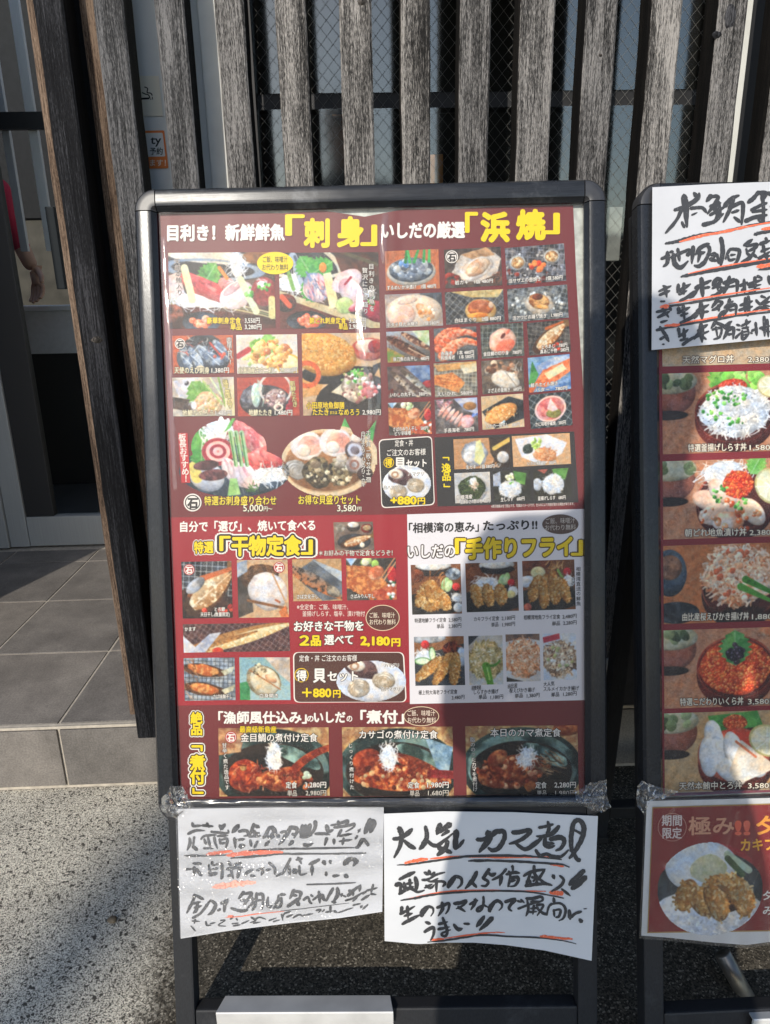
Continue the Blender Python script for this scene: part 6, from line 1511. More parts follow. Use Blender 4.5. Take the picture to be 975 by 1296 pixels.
@food('bowl_pickled')
def _(p):
    bowlbase(p); bowl(p, 0.58, 0.52, 0.50, 0.40); daikon(p, 0.50, 0.20, 0.34, 0.20, 90, 0.2); shiso(p, 0.7, 0.2, 0.3, -60, '6ab048', '8cc868')
    for x, y, r, c in ((0.36, 0.52, 20, 'e0b49c'), (0.42, 0.70, -10, 'e8c8b4'), (0.60, 0.62, 30, 'dca488'), (0.52, 0.80, 0, 'e4a07c'), (0.72, 0.68, 50, 'e8cdb4'), (0.48, 0.42, 40, 'e0bfae')): p.ell(x, y, 0.21, 0.13, c, 'f4e2d4', r, 6, 0.4, 0.1, 0.12)
    p.blobs(0.55, 0.72, 0.4, 0.2, 30, 0.02, 0.05, ['d8703c', 'f0a878', 'c85028', 'f8dcc8'], 'ffffff'); roe(p, 0.60, 0.32, 0.20, 0.18, 120, 0.022); lemon(p, 0.86, 0.36, 0.24, 60); scallion(p, 0.46, 0.44, 0.12, 0.12, 14); scallion(p, 0.62, 0.56, 0.12, 0.08, 8)
@food('bowl_kakiage')
def _(p):
    p.planks('b86a3c', 'cc8454', 30); p.ell(0.05, 0.35, 0.22, 0.3, '2c3a4a', '4e6074', 0, 4); p.ell(0.05, 0.28, 0.16, 0.16, 'a8785c', '6a4a3c', 0, 8); p.ell(0.1, 0.86, 0.3, 0.14, '1f242c', '48505c'); bowl(p, 0.62, 0.55, 0.50, 0.42, '2a2a28', '141413'); tempura(p, 0.60, 0.40, 0.46, 0.40, 420, ['e0a078', 'f4ccac', 'e8b48c', 'd07a50', 'f8e0c8']); p.blobs(0.6, 0.4, 0.4, 0.34, 50, 0.02, 0.05, ['e07048', 'f4d8c0', 'f0b088']); p.line(0.66, 0.46, 0.90, 0.66, 0.09, '3f8a2c', 0.5); p.line(0.62, 0.55, 0.86, 0.74, 0.09, '55a03c', 0.5); p.ell(0.95, 0.62, 0.08, 0.12, 'e8ecd8')
@food('bowl_roe')
def _(p):
    bowlbase(p); p.ell(0.95, 0.04, 0.3, 0.1, 'c87850', 'e8c8a0'); bowl(p, 0.58, 0.50, 0.50, 0.40, '8a2a1f', '5a1610'); roe(p, 0.58, 0.50, 0.46, 0.35, 620, 0.022, ('dc5020', 'e87434', 'd03c1c', 'f09048')); shiso(p, 0.58, 0.48, 0.46, -92, '3f8a40', '66ac5c'); p.blobs(0.58, 0.34, 0.10, 0.13, 30, 0.03, 0.05, ['241a24', '3a2c38', '14101a'], '9088a0')
@food('bowl_tororo')
def _(p):
    bowlbase(p, True, ('b89468', 'ceac80')); bowl(p, 0.58, 0.54, 0.48, 0.42); p.poly([(0.35, 0.05), (0.75, 0.0), (0.8, 0.2), (0.4, 0.25)], '3f8a3c', '62b050', 6); roe(p, 0.57, 0.14, 0.15, 0.10, 70, 0.02, ('d05828', 'e07c3c', 'b84420')); p.ell(0.95, 0.15, 0.12, 0.2, 'e8c878', 'd8a850'); p.ell(0.58, 0.55, 0.42, 0.34, 'c8402c', 'd86a50')
    for x, y, r in ((0.40, 0.36, 80), (0.46, 0.55, 70), (0.56, 0.50, 75), (0.52, 0.74, 40), (0.68, 0.66, 35), (0.36, 0.56, 85)): p.ell(x, y, 0.26, 0.12, 'dce2e8', 'f6f4f2', r, 6, 0.3, 0.08, 0.10)
    p.poly([(0.52, 0.76), (0.62, 0.36), (0.92, 0.72), (0.6, 0.92)], 'eee6d8', 'e0d0bc', 5); lemon(p, 0.83, 0.38, 0.24, 30); p.line(0.58, 0.38, 0.74, 0.58, 0.03, 'd87850')
@food('oyster_cutlet_plate')
def _(p):
    p.fill('a01f28'); p.ell(0.5, 0.56, 0.56, 0.44, '2a3034', '3c444a', 0, 6, 0.3, 0.1); p.ell(0.42, 0.28, 0.36, 0.26, 'cfdce8', 'e0e8f0', 0, 5, 0.1, 0.05); p.ell(0.48, 0.30, 0.18, 0.14, 'd4d0b0', 'c0c498', 0, 14, 0.1, 0, 0.2); p.line(0.66, 0.16, 0.86, 0.32, 0.07, 'b8ccb4'); p.line(0.66, 0.20, 0.80, 0.36, 0.06, '3f5a34'); p.ell(0.5, 0.74, 0.54, 0.26, 'dcdfe4', 'f2f2f4', 0, 14, 0.2, 0.06, 0.06); p.strands(0.5, 0.76, 0.5, 0.22, 240, 0.04, 0.022, ['ffffff', 'e0e2e8', 'cdd0d8', 'f2efe6'])
    p.ell(0.62, 0.62, 0.2, 0.12, '3a2018', '4a2a1c'); 
    for x, y, r in ((0.28, 0.56, 110), (0.42, 0.62, 60), (0.54, 0.52, 100), (0.58, 0.66, 80), (0.76, 0.54, 60), (0.70, 0.46, 20), (0.82, 0.62, 90)): fry(p, x, y, 0.16, 0.10, r, 70)

# ------------------------------------------------------------------ placing printed things on a leaf
def quad_pts(q, nx, ny):
    """bilinear grid in photograph pixels"""
    (x0, y0), (x1, y1), (x2, y2), (x3, y3) = q      # TL TR BR BL
    out = np.zeros((ny + 1, nx + 1, 2))
    for j in range(ny + 1):
        v = j / ny
        for i in range(nx + 1):
            u = i / nx
            out[j, i] = ((x0 * (1 - u) + x1 * u) * (1 - v) + (x3 * (1 - u) + x2 * u) * v, (y0 * (1 - u) + y1 * u) * (1 - v) + (y3 * (1 - u) + y2 * u) * v)
    return out
OFF0 = -0.0028                     # the poster lies a little behind the rails' inner lip
class Board:
    def __init__(s, pl, off): s.pl = pl; s.off = off
    def P(s, x, y, k=0): return s.pl.px(x, y, s.off + 0.00032 * k)
    def PV(s, X, Y, k=0): return s.pl.pxv(X, Y, s.off + 0.00032 * k)
def picture(bd, kind, q, layer, parent, label, seed=None, name='food_photo', keep_mask=None):
    q = [np.array(p, float) for p in q]
    wpx = (np.linalg.norm(q[1] - q[0]) + np.linalg.norm(q[2] - q[3])) / 2
    hpx = (np.linalg.norm(q[3] - q[0]) + np.linalg.norm(q[2] - q[1])) / 2
    p = Pic(wpx, hpx, seed if seed is not None else (sum(ord(c) * (i + 3) for i, c in enumerate(kind)) % 9999))
    JOBS[kind](p)
    if kind.startswith('pot_'): p.stew()
    p.soften(); p.detail(); p.grain(0.09, 46)
    col = p.out()
    ny, nx = col.shape[:2]
    grid = quad_pts(q, nx, ny)
    vs_ = bd.PV(grid[..., 0].ravel(), grid[..., 1].ravel(), layer).tolist() if hasattr(bd, 'PV') else [tuple(bd.P(grid[j, i, 0], grid[j, i, 1], layer)) for j in range(ny + 1) for i in range(nx + 1)]
    idx = np.arange((ny + 1) * (nx + 1)).reshape(ny + 1, nx + 1)
    f = np.stack([idx[:-1, :-1], idx[1:, :-1], idx[1:, 1:], idx[:-1, 1:]], -1).reshape(-1, 4)
    colf = col.reshape(-1, 3)
    if keep_mask is not None:
        k = keep_mask(((np.arange(nx) + 0.5) / nx)[None, :] * np.ones((ny, 1)), ((np.arange(ny) + 0.5) / ny)[:, None] * np.ones((1, nx))).reshape(-1)
        f = f[k]; colf = colf[k]
    me = bpy.data.meshes.new(name)
    me.from_pydata(vs_, [], f.tolist())
    a = me.color_attributes.new('print', 'FLOAT_COLOR', 'CORNER')
    c4 = np.concatenate([np.repeat(colf, 4, 0), np.ones((len(f) * 4, 1))], 1).astype(np.float32)
    a.data.foreach_set('color', c4.ravel())
    me.update()
    o = link(name, me, M['print'], parent)
    return tag(o, label)
def rectq(x0, y0, x1, y1, sk=0.0, lean=0.0):
    """photo rectangle: sk lifts the right side, lean shifts the foot to the right"""
    return [(x0, y0), (x1, y0 - sk), (x1 + lean, y1 - sk), (x0 + lean, y1)]
def patch(bd, q, layer, name, mat, parent, r=0, label=None, nseg=6, border=None):
    """flat printed shape: quad, rounded when r > 0"""
    q = [np.array(p, float) for p in q]
    pts = []
    if r <= 0: pts = q
    else:
        for i in range(4):
            c = q[i]; a = q[i - 1] - c; b = q[(i + 1) % 4] - c
            a = a / np.linalg.norm(a) * r; b = b / np.linalg.norm(b) * r
            for k in range(nseg + 1):
                t = k / nseg
                pts.append(c + a * (1 - t) ** 2 + b * t ** 2)
    mb = MB(); mb.add([bd.P(p[0], p[1], layer) for p in pts], [tuple(range(len(pts) - 1, -1, -1))])
    if border:
        n = len(pts); cen = sum(pts) / n; out_ = []
        for p in pts:
            d = (p - cen); out_.append(p + d / np.linalg.norm(d) * border[0])
        b = len(mb.v)
        mb.v += [tuple(bd.P(p[0], p[1], layer + 0.6)) for p in list(pts) + out_]
        for k in range(n):
            kk = (k + 1) % n
            mb.f.append((b + k, b + n + k, b + n + kk, b + kk)); mb.mi.append(1)
    o = mb.build(name, [mat] + ([border[1]] if border else []), parent, fix=False)
    return tag(o, label)
def disc(mb, bd, cx, cy, rx, ry, layer, mi, n=36, inner=None):
    b = len(mb.v)
    ring = [(cx + rx * math.cos(2 * math.pi * k / n), cy - ry * math.sin(2 * math.pi * k / n)) for k in range(n)]
    if inner is None:
        mb.v += [tuple(bd.P(x, y, layer)) for x, y in ring]; mb.f.append(tuple(b + k for k in range(n))); mb.mi.append(mi)
    else:
        r2 = [(cx + (rx - inner) * math.cos(2 * math.pi * k / n), cy - (ry - inner) * math.sin(2 * math.pi * k / n)) for k in range(n)]
        mb.v += [tuple(bd.P(x, y, layer)) for x, y in ring + r2]
        for k in range(n):
            kk = (k + 1) % n
            mb.f.append((b + k, b + kk, b + n + kk, b + n + k)); mb.mi.append(mi)

# ---- lettering
_glyph = {}
def glyphs(body, off, res=3, shear=0.0):
    key = (body, round(off, 4), res, shear)
    if key in _glyph: return _glyph[key]
    cu = bpy.data.curves.new('lettering', 'FONT'); cu.body = body; cu.offset = off; cu.resolution_u = res; cu.shear = shear
    cu.size = 1.0
    o = bpy.data.objects.new('lettering', cu); COL.objects.link(o)
    dg = bpy.context.evaluated_depsgraph_get()
    me = o.evaluated_get(dg).to_mesh()
    v = np.array([x.co[:2] for x in me.vertices]) if len(me.vertices) else np.zeros((0, 2))
    f = [tuple(p.vertices) for p in me.polygons]
    o.evaluated_get(dg).to_mesh_clear()
    bpy.data.objects.remove(o); bpy.data.curves.remove(cu)
    _glyph[key] = (v, f); return _glyph[key]
class Lettering:
    def __init__(s, bd): s.bd = bd; s.mb = MB(); s.inks = []
    def mi(s, h):
        if h not in s.inks: s.inks.append(h)
        return s.inks.index(h)
    def _copies(s, r):
        """a fatter glyph is the same outline printed several times round a small circle"""
        if r < 0.004: return [(0.0, 0.0)]
        n = 6 if r < 0.03 else (8 if r < 0.09 else 14)
        return [(0.0, 0.0)] + [(r * math.cos(2 * math.pi * k / n), r * math.sin(2 * math.pi * k / n)) for k in range(n)] + ([(r * 0.5 * math.cos(2 * math.pi * k / 6), r * 0.5 * math.sin(2 * math.pi * k / 6)) for k in range(6)] if r > 0.09 else [])
    def _put(s, X, Y, f, layer, mi):
        if hasattr(s.bd, 'PV'): s.mb.add(s.bd.PV(X, Y, layer), f, mi)
        else: s.mb.add([s.bd.P(x, y, layer) for x, y in zip(X, Y)], f, mi)
    def text(s, body, x0, x1, yb, hgt, col, bold=0.02, out=None, sk=0.0, layer=4, vert=False, shear=0.0, curve=0.0):
        """body between photo x0..x1, baseline yb at x0 rising by sk at x1; hgt = glyph height in px.
        out = [(extra, colour), ...] outlines from widest to narrowest"""
        res = 2 if hgt < 9 else 3
        v, f = glyphs(body, 0.0, res, shear)
        if not len(v): return
        a, b = v[:, 0].min(), v[:, 0].max()
        for k, (ex, c) in enumerate((out or []) + [(0.0, col)]):
            for q, (dx, dy) in enumerate(s._copies(bold + ex)):
                u = (v[:, 0] + dx - a) / (b - a); X = x0 + u * (x1 - x0)
                Y = yb - (v[:, 1] + dy) * hgt / 0.88 - sk * u
                s._put(X, Y, f, layer + k * 0.7 + q * 0.03, s.mi(c))
    def column(s, body, xc, y0, y1, size, col, bold=0.02, out=None, layer=4, lean=0.0):
        n = len(body); st = (y1 - y0) / n
        for i, ch in enumerate(body):
            if ch == ' ': continue
            v, f = glyphs(ch, 0.0, 2 if size < 9 else 3)
            if not len(v): continue
            cx = (v[:, 0].min() + v[:, 0].max()) / 2; cy = (v[:, 1].min() + v[:, 1].max()) / 2
            rot = ch in '「」ー'
            for k, (ex, c) in enumerate((out or []) + [(0.0, col)]):
                for q, (dx, dy) in enumerate(s._copies(bold + ex)):
                    if rot: X, Y = v[:, 1] - cy + dx, v[:, 0] - cx + dy
                    else: X, Y = v[:, 0] - cx + dx, cy - v[:, 1] + dy
                    s._put(xc + lean * (i + 0.5) / n + X * size, y0 + st * (i + 0.5) + Y * size, f, layer + k * 0.7 + q * 0.03, s.mi(c))
    def build(s, parent, name='lettering'):
        return s.mb.build(name, [ink(h) for h in s.inks], parent, fix=False)
# ------------------------------------------------------------------ the big maroon poster
B1 = Board(PL1, OFF0)
poster1 = empty('menu_poster', PL1.uv(PW / 2, PH / 2, OFF0), 'big maroon seafood menu poster full of small food photos and Japanese lettering', 'menu poster')
# sheet: slightly narrower than the frame, bare metal shows at the upper right
edge_r = [(725.5, 258), (727, 290), (729.5, 350), (733.5, 420), (737, 470), (741, 540), (745, 660), (746, 800), (747, 905), (747, 1010)]
edge_l = [(201, 272), (205, 330), (208, 400), (212, 500), (216, 600), (219, 700), (224, 850), (228, 950), (229, 1012)]
mb = MB(); n = 60; nx = 10
for j in range(n + 1):
    t = j / n; yl = 271 + (1012 - 271) * t; yr = 259.5 + (1010 - 259.5) * t
    xl = np.interp(yl, [p[1] for p in edge_l], [p[0] for p in edge_l]) - 3; xr = np.interp(yr, [p[1] for p in edge_r], [p[0] for p in edge_r])
    for i in range(nx + 1):
        u = i / nx
        x = xl + (xr - xl) * u; y = yl + (yr - yl) * u
        if j == 0: y += (2.5 if i in (3, 7) else 0) + (9 if i == 5 else 0)
        mb.v.append(tuple(B1.P(x, y, 0)))
for j in range(n):
    for i in range(nx):
        a = j * (nx + 1) + i
        mb.f.append((a, a + nx + 1, a + nx + 2, a + 1)); mb.mi.append(0)
mb.build('sheet', M['poster_red'], poster1, fix=False)
# printed colour fields
patch(B1, [(214, 655), (516, 651), (519, 889), (222, 893)], 1, 'printed_field', M['poster_red2'], poster1, 0, 'bright red field of the dried fish section')
patch(B1, [(515.5, 651), (742.5, 644), (744, 886), (519, 891)], 1.4, 'printed_field', M['poster_white'], poster1, 0, 'pale field of the fried food section')
patch(B1, [(550, 553.5), (727, 546), (732.5, 636), (554, 641)], 1.2, 'printed_field', M['poster_black'], poster1, 0, 'charcoal field of small side dishes')
W_ = ink('f2e9e0')
patch(B1, [(480.5, 557.5), (546, 553), (549.5, 638), (484, 642)], 1.6, 'printed_field', M['poster_black'], poster1, 6, 'charcoal rounded box with a shellfish plate', border=(1.5, W_))
patch(B1, [(372.5, 826), (510, 826), (513.5, 888), (373.5, 888.5)], 1.6, 'printed_field', M['poster_brown'], poster1, 7, 'brown rounded box with a shellfish plate', border=(1.6, W_))
patch(B1, [(225.5, 548), (237.5, 548), (241, 611), (230, 611)], 4.0, 'printed_field', ink('c2353b'), poster1, 0, 'red vertical ribbon beside the sashimi plate')
# food photos: kind, x0, y0, x1, y1, rise of the right side, lean of the foot, label
FOOD = [
 ('sashimi_a', 213, 320, 347, 416, 1, 2, 'photo of red tuna and white sashimi on a leaf dish'),
 ('sashimi_b', 353, 320, 479, 416, 1, 2, 'photo of sashimi with green shiso leaves'),
 ('blue_prawn', 218, 425, 295, 473, 1, 1.5, 'photo of blue raw prawns'),
 ('urchin', 299, 424, 376, 473, 1, 1.5, 'photo of orange sea urchin on a leaf'),
 ('gozen', 382, 422, 481, 526, 1, 2, 'photo of a golden breaded cutlet set meal'),
 ('namerou', 218, 478, 296, 527, 1, 1.5, 'photo of minced fish with chives on a leaf'),
 ('tataki', 300, 478, 378, 527, 1, 1.5, 'photo of chopped fish on a dark plate'),
 ('squid_pot', 487, 318, 555, 368, 3, 2, 'photo of small blue squid in a pot'),
 ('oyster', 562, 316, 634, 365, 4, 2, 'photo of one big oyster in its shell'),
 ('turban', 639, 314, 714, 361, 6, 3, 'photo of two turban shells over embers'),
 ('scallop_raw', 487, 373, 559, 415, 3, 2, 'photo of a pale scallop in its shell'),
 ('scallop_grill', 563, 370, 637, 411, 4, 2, 'photo of a grilled clam with a brown body'),
 ('turban_grill', 642, 366, 718, 408, 6, 2, 'photo of a shellfish grilling on coals'),
 ('saury', 489, 420, 543, 459, 2, 2, 'photo of dark whole fish on a grill'),
 ('prawns', 549, 416, 603, 458, 3, 2, 'photo of red prawns'),
 ('squid_salmon', 608, 412, 662, 454, 4, 2, 'photo of a pink fillet on a wire grill'),
 ('open_fish_a', 667, 409, 720, 450, 5, 3, 'photo of an opened fish under a dark grill'),
 ('sardines', 490, 464, 544, 504, 2, 2, 'photo of two silver sardines'),
 ('ray_fin', 549, 460, 603, 503, 3, 2, 'photo of grilled orange fish strips'),
 ('rice_crab', 609, 457, 662, 499, 4, 2, 'photo of a steamed white crab shell'),
 ('butter_salmon', 668, 453, 721, 497, 5, 2, 'photo of salmon in foil with butter'),
 ('mirin', 491, 510, 545, 551, 2, 2, 'photo of sweet dried fish with chopsticks'),
 ('lobster', 550, 506, 604, 549, 3, 2, 'photo of pink prawns in a row'),
 ('cutlet', 609, 502, 662, 544, 4, 2, 'photo of a golden fried fillet on a black plate'),
 ('crab_miso', 669, 500, 722, 543, 5, 3, 'photo of a pink crab shell with paste'),
 ('set_meal', 422, 661, 472, 697, 1, 2, 'photo of a fish set meal'),
 ('open_fish_c', 229.5, 711, 293, 783, 1, 2, 'photo of an opened dried fish on a grill'),
 ('open_fish_d', 300, 709, 364, 782, 1, 2, 'photo of a white opened fish'),
 ('mackerel_plate', 370, 708, 432, 761, 1, 1.5, 'photo of a grilled mackerel on a grey plate'),
 ('mirin', 438, 707, 501, 760, 1, 1.5, 'photo of sweet dried fish held by chopsticks'),
 ('barracuda', 231.5, 790, 366, 826, 2, 1.5, 'long photo of an opened barracuda'),
 ('split_mackerel', 232.5, 833, 297, 887, 1, 1.5, 'photo of two charred mackerel fillets'),
 ('butterfly_fish', 303, 832, 367, 886, 0, 1, 'photo of a pale opened fish on a blue ground'),
 ('raw_oyster', 574, 556, 645, 594, 3, 1.5, 'photo of a raw oyster with lemon'),
 ('squid_salad', 648, 552, 721, 591, 4, 2, 'photo of a salad in a white dish'),
 ('seaweed', 575, 599, 620, 637, 2, 1.5, 'photo of dark seaweed'),
 ('whitebait_raw', 624, 597, 671, 634, 2, 1.5, 'photo of raw whitebait'),
 ('whitebait_boiled', 675, 595, 722, 632, 3, 1.5, 'photo of boiled whitebait'),
 ('horse_mackerel_fry', 520, 715, 583, 778, 1.5, 2, 'photo of fried horse mackerel'),
 ('oyster_fry', 589, 713, 655, 775, 2, 2, 'photo of three fried oysters'),
 ('local_fish_fry', 661, 710, 727, 773, 2, 2, 'photo of a heap of fried fish'),
 ('prawn_fry', 524, 806, 587, 868, 1, 2, 'photo of three long fried prawns'),
 ('kakiage_whitebait', 593, 805, 636, 867, 1, 1.5, 'photo of pale tempura with a green pepper'),
 ('kakiage_prawn', 640, 803, 683, 863, 1, 1.5, 'photo of pink prawn tempura'),
 ('kakiage_squid', 687, 802, 729, 861, 1, 1.5, 'photo of brown squid tempura'),
 ('pot_bream', 276.5, 921.5, 416, 1008, 1, 1.5, 'photo of a red bream stewed in a pot'),
 ('pot_rockfish', 433, 920.5, 573, 1008, 1, 1.5, 'photo of a stewed rockfish'),
 ('pot_collar', 589, 919, 731, 1006, 1, 2, 'photo of a stewed fish collar'),
]
for i, (kind, x0, y0, x1, y1, sk, ln, lab) in enumerate(FOOD):
    picture(B1, kind, rectq(x0, y0, x1, y1, sk, ln), 2.4, poster1, lab, 100 + i * 7)
def el_mask(cx, cy, rx, ry):
    return lambda u, v: ((u - cx) / rx) ** 2 + ((v - cy) / ry) ** 2 < 1
picture(B1, 'shell_plate', rectq(370 + 56, 829, 514, 888, 0, 0), 3.0, poster1, 'cut-out photo of shellfish on a round plate', 41, keep_mask=el_mask(0.5, 0.56, 0.5, 0.44))
picture(B1, 'shell_plate', rectq(484, 590, 545, 637, 2, 1), 3.0, poster1, 'cut-out photo of shellfish on a round plate under small lettering', 43, keep_mask=el_mask(0.5, 0.5, 0.5, 0.5))
def plate_mask(u, v):
    return (((u - 0.5) / 0.5) ** 2 + ((v - 0.68) / 0.31) ** 2 < 1) | ((((u - 0.46) / 0.34) ** 2 + ((v - 0.38) / 0.34) ** 2 < 1)) | ((abs(u - 0.5) < 0.05) & (v < 0.2) & (v > 0.02)) | (abs(u - 0.40) + abs(v - 0.1) * 0.4 < 0.05)
picture(B1, 'big_plate', rectq(224, 527, 364, 630, 0, 4), 2.6, poster1, 'large cut-out photo of a sashimi platter', 77, keep_mask=plate_mask)
def basket_mask(u, v):
    return (((u - 0.48) / 0.49) ** 2 + ((v - 0.58) / 0.43) ** 2 < 1) | ((v < 0.35) & (v > (0.25 - (u - 0.58) * 3.1)) & (v > (u - 0.66) * 2.5) & (u > 0.57)) | ((u > 0.8) & (v > 0.35 - (u - 0.8) * 1.7) & (v < 0.6) & (u < 0.985))
picture(B1, 'big_basket', rectq(356, 528, 478, 628, 0, 2), 2.6, poster1, 'large cut-out photo of shellfish in a round basket', 79, keep_mask=basket_mask)

# round badges
mb = MB()
BADGE = [ink('f2d414'), ink('5a3026'), ink('e8cfae'), ink('5f4a40')]; SEAL = [ink('efe8e0'), ink('3a3432'), ink('b42a30'), ink('f0c818'), ink('2b2a2a')]
def nb(name):
    global mb
    mb.build(name, BADGE if name == 'badge' else SEAL, poster1, fix=False); mb = MB()
disc(mb, B1, 348.5, 333, 23, 14.2, 4.4, 0); nb('badge')
disc(mb, B1, 484.5, 782, 21.5, 16.5, 4.4, 1); disc(mb, B1, 484.5, 782, 21.5, 16.5, 4.9, 2, inner=0.9); nb('badge')
disc(mb, B1, 709.5, 663.5, 23, 12.5, 4.4, 3); nb('badge')
disc(mb, B1, 533.5, 906.5, 22.5, 12.5, 4.4, 1); disc(mb, B1, 533.5, 906.5, 22.5, 12.5, 4.9, 2, inner=0.9)
nb('badge')
# round seals with the shop's character
mb = MB()
for cx, cy, r, rc in ((228, 435, 6.6, 5), (572, 325, 8, 5), (244, 636, 11.3, 5)):
    disc(mb, B1, cx, cy, r, r, 4.6, 0); disc(mb, B1, cx, cy, r * 0.86, r * 0.86, 5.0, 1, inner=r * 0.12); nb('seal')
for cx, cy, r in ((239.5, 721, 7), (353.5, 718, 7.2), (292.5, 933, 7.5)):
    disc(mb, B1, cx, cy, r, r, 4.6, 2); disc(mb, B1, cx, cy, r * 0.86, r * 0.86, 5.0, 0, inner=r * 0.1); nb('seal')
for cx, cy in ((502.5, 840),): pass
disc(mb, B1, 381.8, 854.5, 9, 9, 4.4, 3, inner=1.0); nb('seal'); disc(mb, B1, 492.3, 585.5, 6.6, 6.6, 4.4, 3, inner=0.9); disc(mb, B1, 492.3, 585.5, 5.8, 5.8, 4.2, 4)
nb('seal')

T = Lettering(B1)
WH, YE, DK, BK = 'f4eee6', 'f6d40e', '3a2a20', '201c1a'
# header
T.text('目利き！新鮮鮮魚', 212.5, 360, 303, 19, WH, 0.045, sk=1)
T.text('「', 363, 384, 305, 34, YE, 0.03); T.text('刺', 386, 416, 309, 33, YE, 0.05); T.text('身', 428, 459, 308, 34, YE, 0.05); T.text('」', 458, 476, 307, 34, YE, 0.03)
T.text('いしだの厳選', 484, 588, 300, 19, WH, 0.045, sk=1)
T.text('「', 590, 604, 301, 33, YE, 0.03); T.text('浜', 610, 644, 302, 34, YE, 0.055, sk=0); T.text('焼', 655, 689, 299, 34, YE, 0.055); T.text('」', 687, 707, 292, 34, YE, 0.03)
T.text('ご飯、味噌汁', 333, 364, 331.5, 7.6, '4a4420', 0.012, layer=5); T.text('お代わり無料', 332, 365, 341.5, 7.6, '4a4420', 0.012, layer=5)
OB = [(0.06, DK)]
OK_ = [(0.055, '241c18')]
T.text('豪華刺身定食', 262, 305, 409, 7.6, YE, 0.02, OB); T.text('3,550円', 310, 329, 408.5, 7, WH, 0.01, OK_); T.text('単品', 292, 306, 417, 7.6, YE, 0.02, OB); T.text('3,280円', 310, 331, 416.5, 7, WH, 0.01, OK_)
T.text('朝どれ刺身定食', 392, 438, 409, 7.6, YE, 0.02, OB); T.text('3,280円', 442, 463, 408.5, 7, WH, 0.01, OK_); T.text('単品', 429, 440, 416.5, 7.6, YE, 0.02, OB); T.text('2,980円', 442, 463, 416, 7, WH, 0.01, OK_)
T.column('天然本鮪入り', 224, 327, 374, 8, '3a3432', 0.0, [(0.04, 'e8dcd4')], lean=4); T.column('目利きの鮮魚を', 470, 333, 395, 7.6, WH, 0.0, OK_, lean=1); T.column('贅沢に四点盛り', 462, 338, 398, 7.6, WH, 0.0, OK_, lean=1)
for b_, x0, x1, y, pr, p0, p1 in (('天使のえび刺身', 221, 265, 472, '1,380円', 268, 290), ('北海道産生ウニ刺し', 302, 350, 472, '2,380円', 354, 376), ('地鯵なめろう', 231, 270, 526, '1,480円', 273, 293), ('地鯵たたき', 315, 344, 525.5, '1,480円', 348, 370)):
    T.text(b_, x0, x1, y, 7.8, 'efe6c4', 0.015, OB); T.text(pr, p0, p1, y - 0.5, 7, WH, 0.01, OK_)
T.column('肉厚で甘い！', 290, 427, 461, 7, WH, 0.0, OK_, lean=2); T.column('味噌と薬味でねり', 285, 481, 516, 7.2, 'e8d890', 0.01, OB, lean=7); T.column('新鮮たたき', 370, 482, 515, 7.2, 'e8d890', 0.01, OB, lean=4)
T.text('小田原地魚御膳', 388, 436, 516.5, 8.2, YE, 0.015, OB); T.text('たたき', 396, 416, 525, 8, YE, 0.015, OB); T.text('または', 418, 427, 524, 4.2, YE, 0.01, OB); T.text('なめろう', 429, 455, 525, 8, YE, 0.015, OB); T.text('2,980円', 459, 482, 524.5, 7, WH, 0.01, OK_)
T.column('板長おすすめ！', 230.5, 549, 610, 10, WH, 0.015, layer=5.5, lean=5.5)
T.text('特選お刺身盛り合わせ', 259, 350, 638.5, 11, 'f2d63a', 0.015, OB, sk=0.5); T.text('5,000', 308, 333, 647, 10.5, 'f4ead4', 0.01, OB); T.text('円～', 334, 345, 646.5, 6, 'f4ead4', 0.01, OB)
T.text('お得な貝盛りセット', 378, 456, 637.5, 11, 'f2d63a', 0.015, OB, sk=0.5); T.text('3,580', 427, 451, 647, 10, 'f4ead4', 0.01, OB); T.text('円', 452.5, 457.5, 646.5, 5.6, 'f4ead4', 0.01, OB)
T.column('ホタテ貝 二枚、サザエ二個', 466.5, 545, 610, 6.6, WH, 0.0, OK_, lean=0); T.column('白はまぐり、ハマグリ、カキ', 460, 546, 616, 6.4, WH, 0.0, OK_, lean=0)
# captions of the grilled dishes
def cap(b_, x0, x1, y, sk=2, h=5.4, c=WH): T.text(b_, x0, x1, y, h, c, 0.012, OK_, sk=sk)
for b_, x0, x1, y, sk in (('するめいか沖漬け　1個 480円', 490, 552, 366.5, 2.4), ('岩ガキ　1個 480円', 576, 624, 360, 2.6), ('活サザエの壺焼き　1個 580円', 644, 712, 358, 5), ('ホタテ貝の浜焼き　1個 580円', 490, 556, 413.5, 3), ('白はまぐり　2個 880円', 576, 634, 408, 3.4), ('活アワビの踊り焼き　1,980円', 649, 712, 405, 5),
    ('秋刀魚の丸干し　480円', 498, 543, 457, 1.4), ('赤海老　1本 480円', 558, 600, 450, 2.4), ('有頭海老　1本 580円', 558, 600, 455.5, 2.6), ('金目鯛の切り身　780円', 612, 660, 450.5, 3), ('とろあじ　780円', 686, 718, 441.5, 3.2), ('真あじ干物　580円', 684, 720, 447.5, 3.4),
    ('いわしの丸干し　380円', 494, 541, 502, 1.6), ('えいひれ　580円', 554, 598, 501, 2), ('さざえの釜焼き　680円', 618, 660, 497, 3), ('鮭のホイル焼き', 672, 706, 490, 3), ('バター　780円', 678, 718, 496, 3), ('さばのみりん干し　580円', 498, 542, 545.5, 1.8), ('ピリ辛味噌', 500, 520, 551, 1), ('手長海老　780円', 562, 600, 547.5, 2.6), ('いかの一夜干し　680円', 616, 658, 542, 3), ('かに味噌甲羅焼　580円', 678, 716, 539.5, 3)):
    cap(b_, x0, x1, y, sk, 5.2)
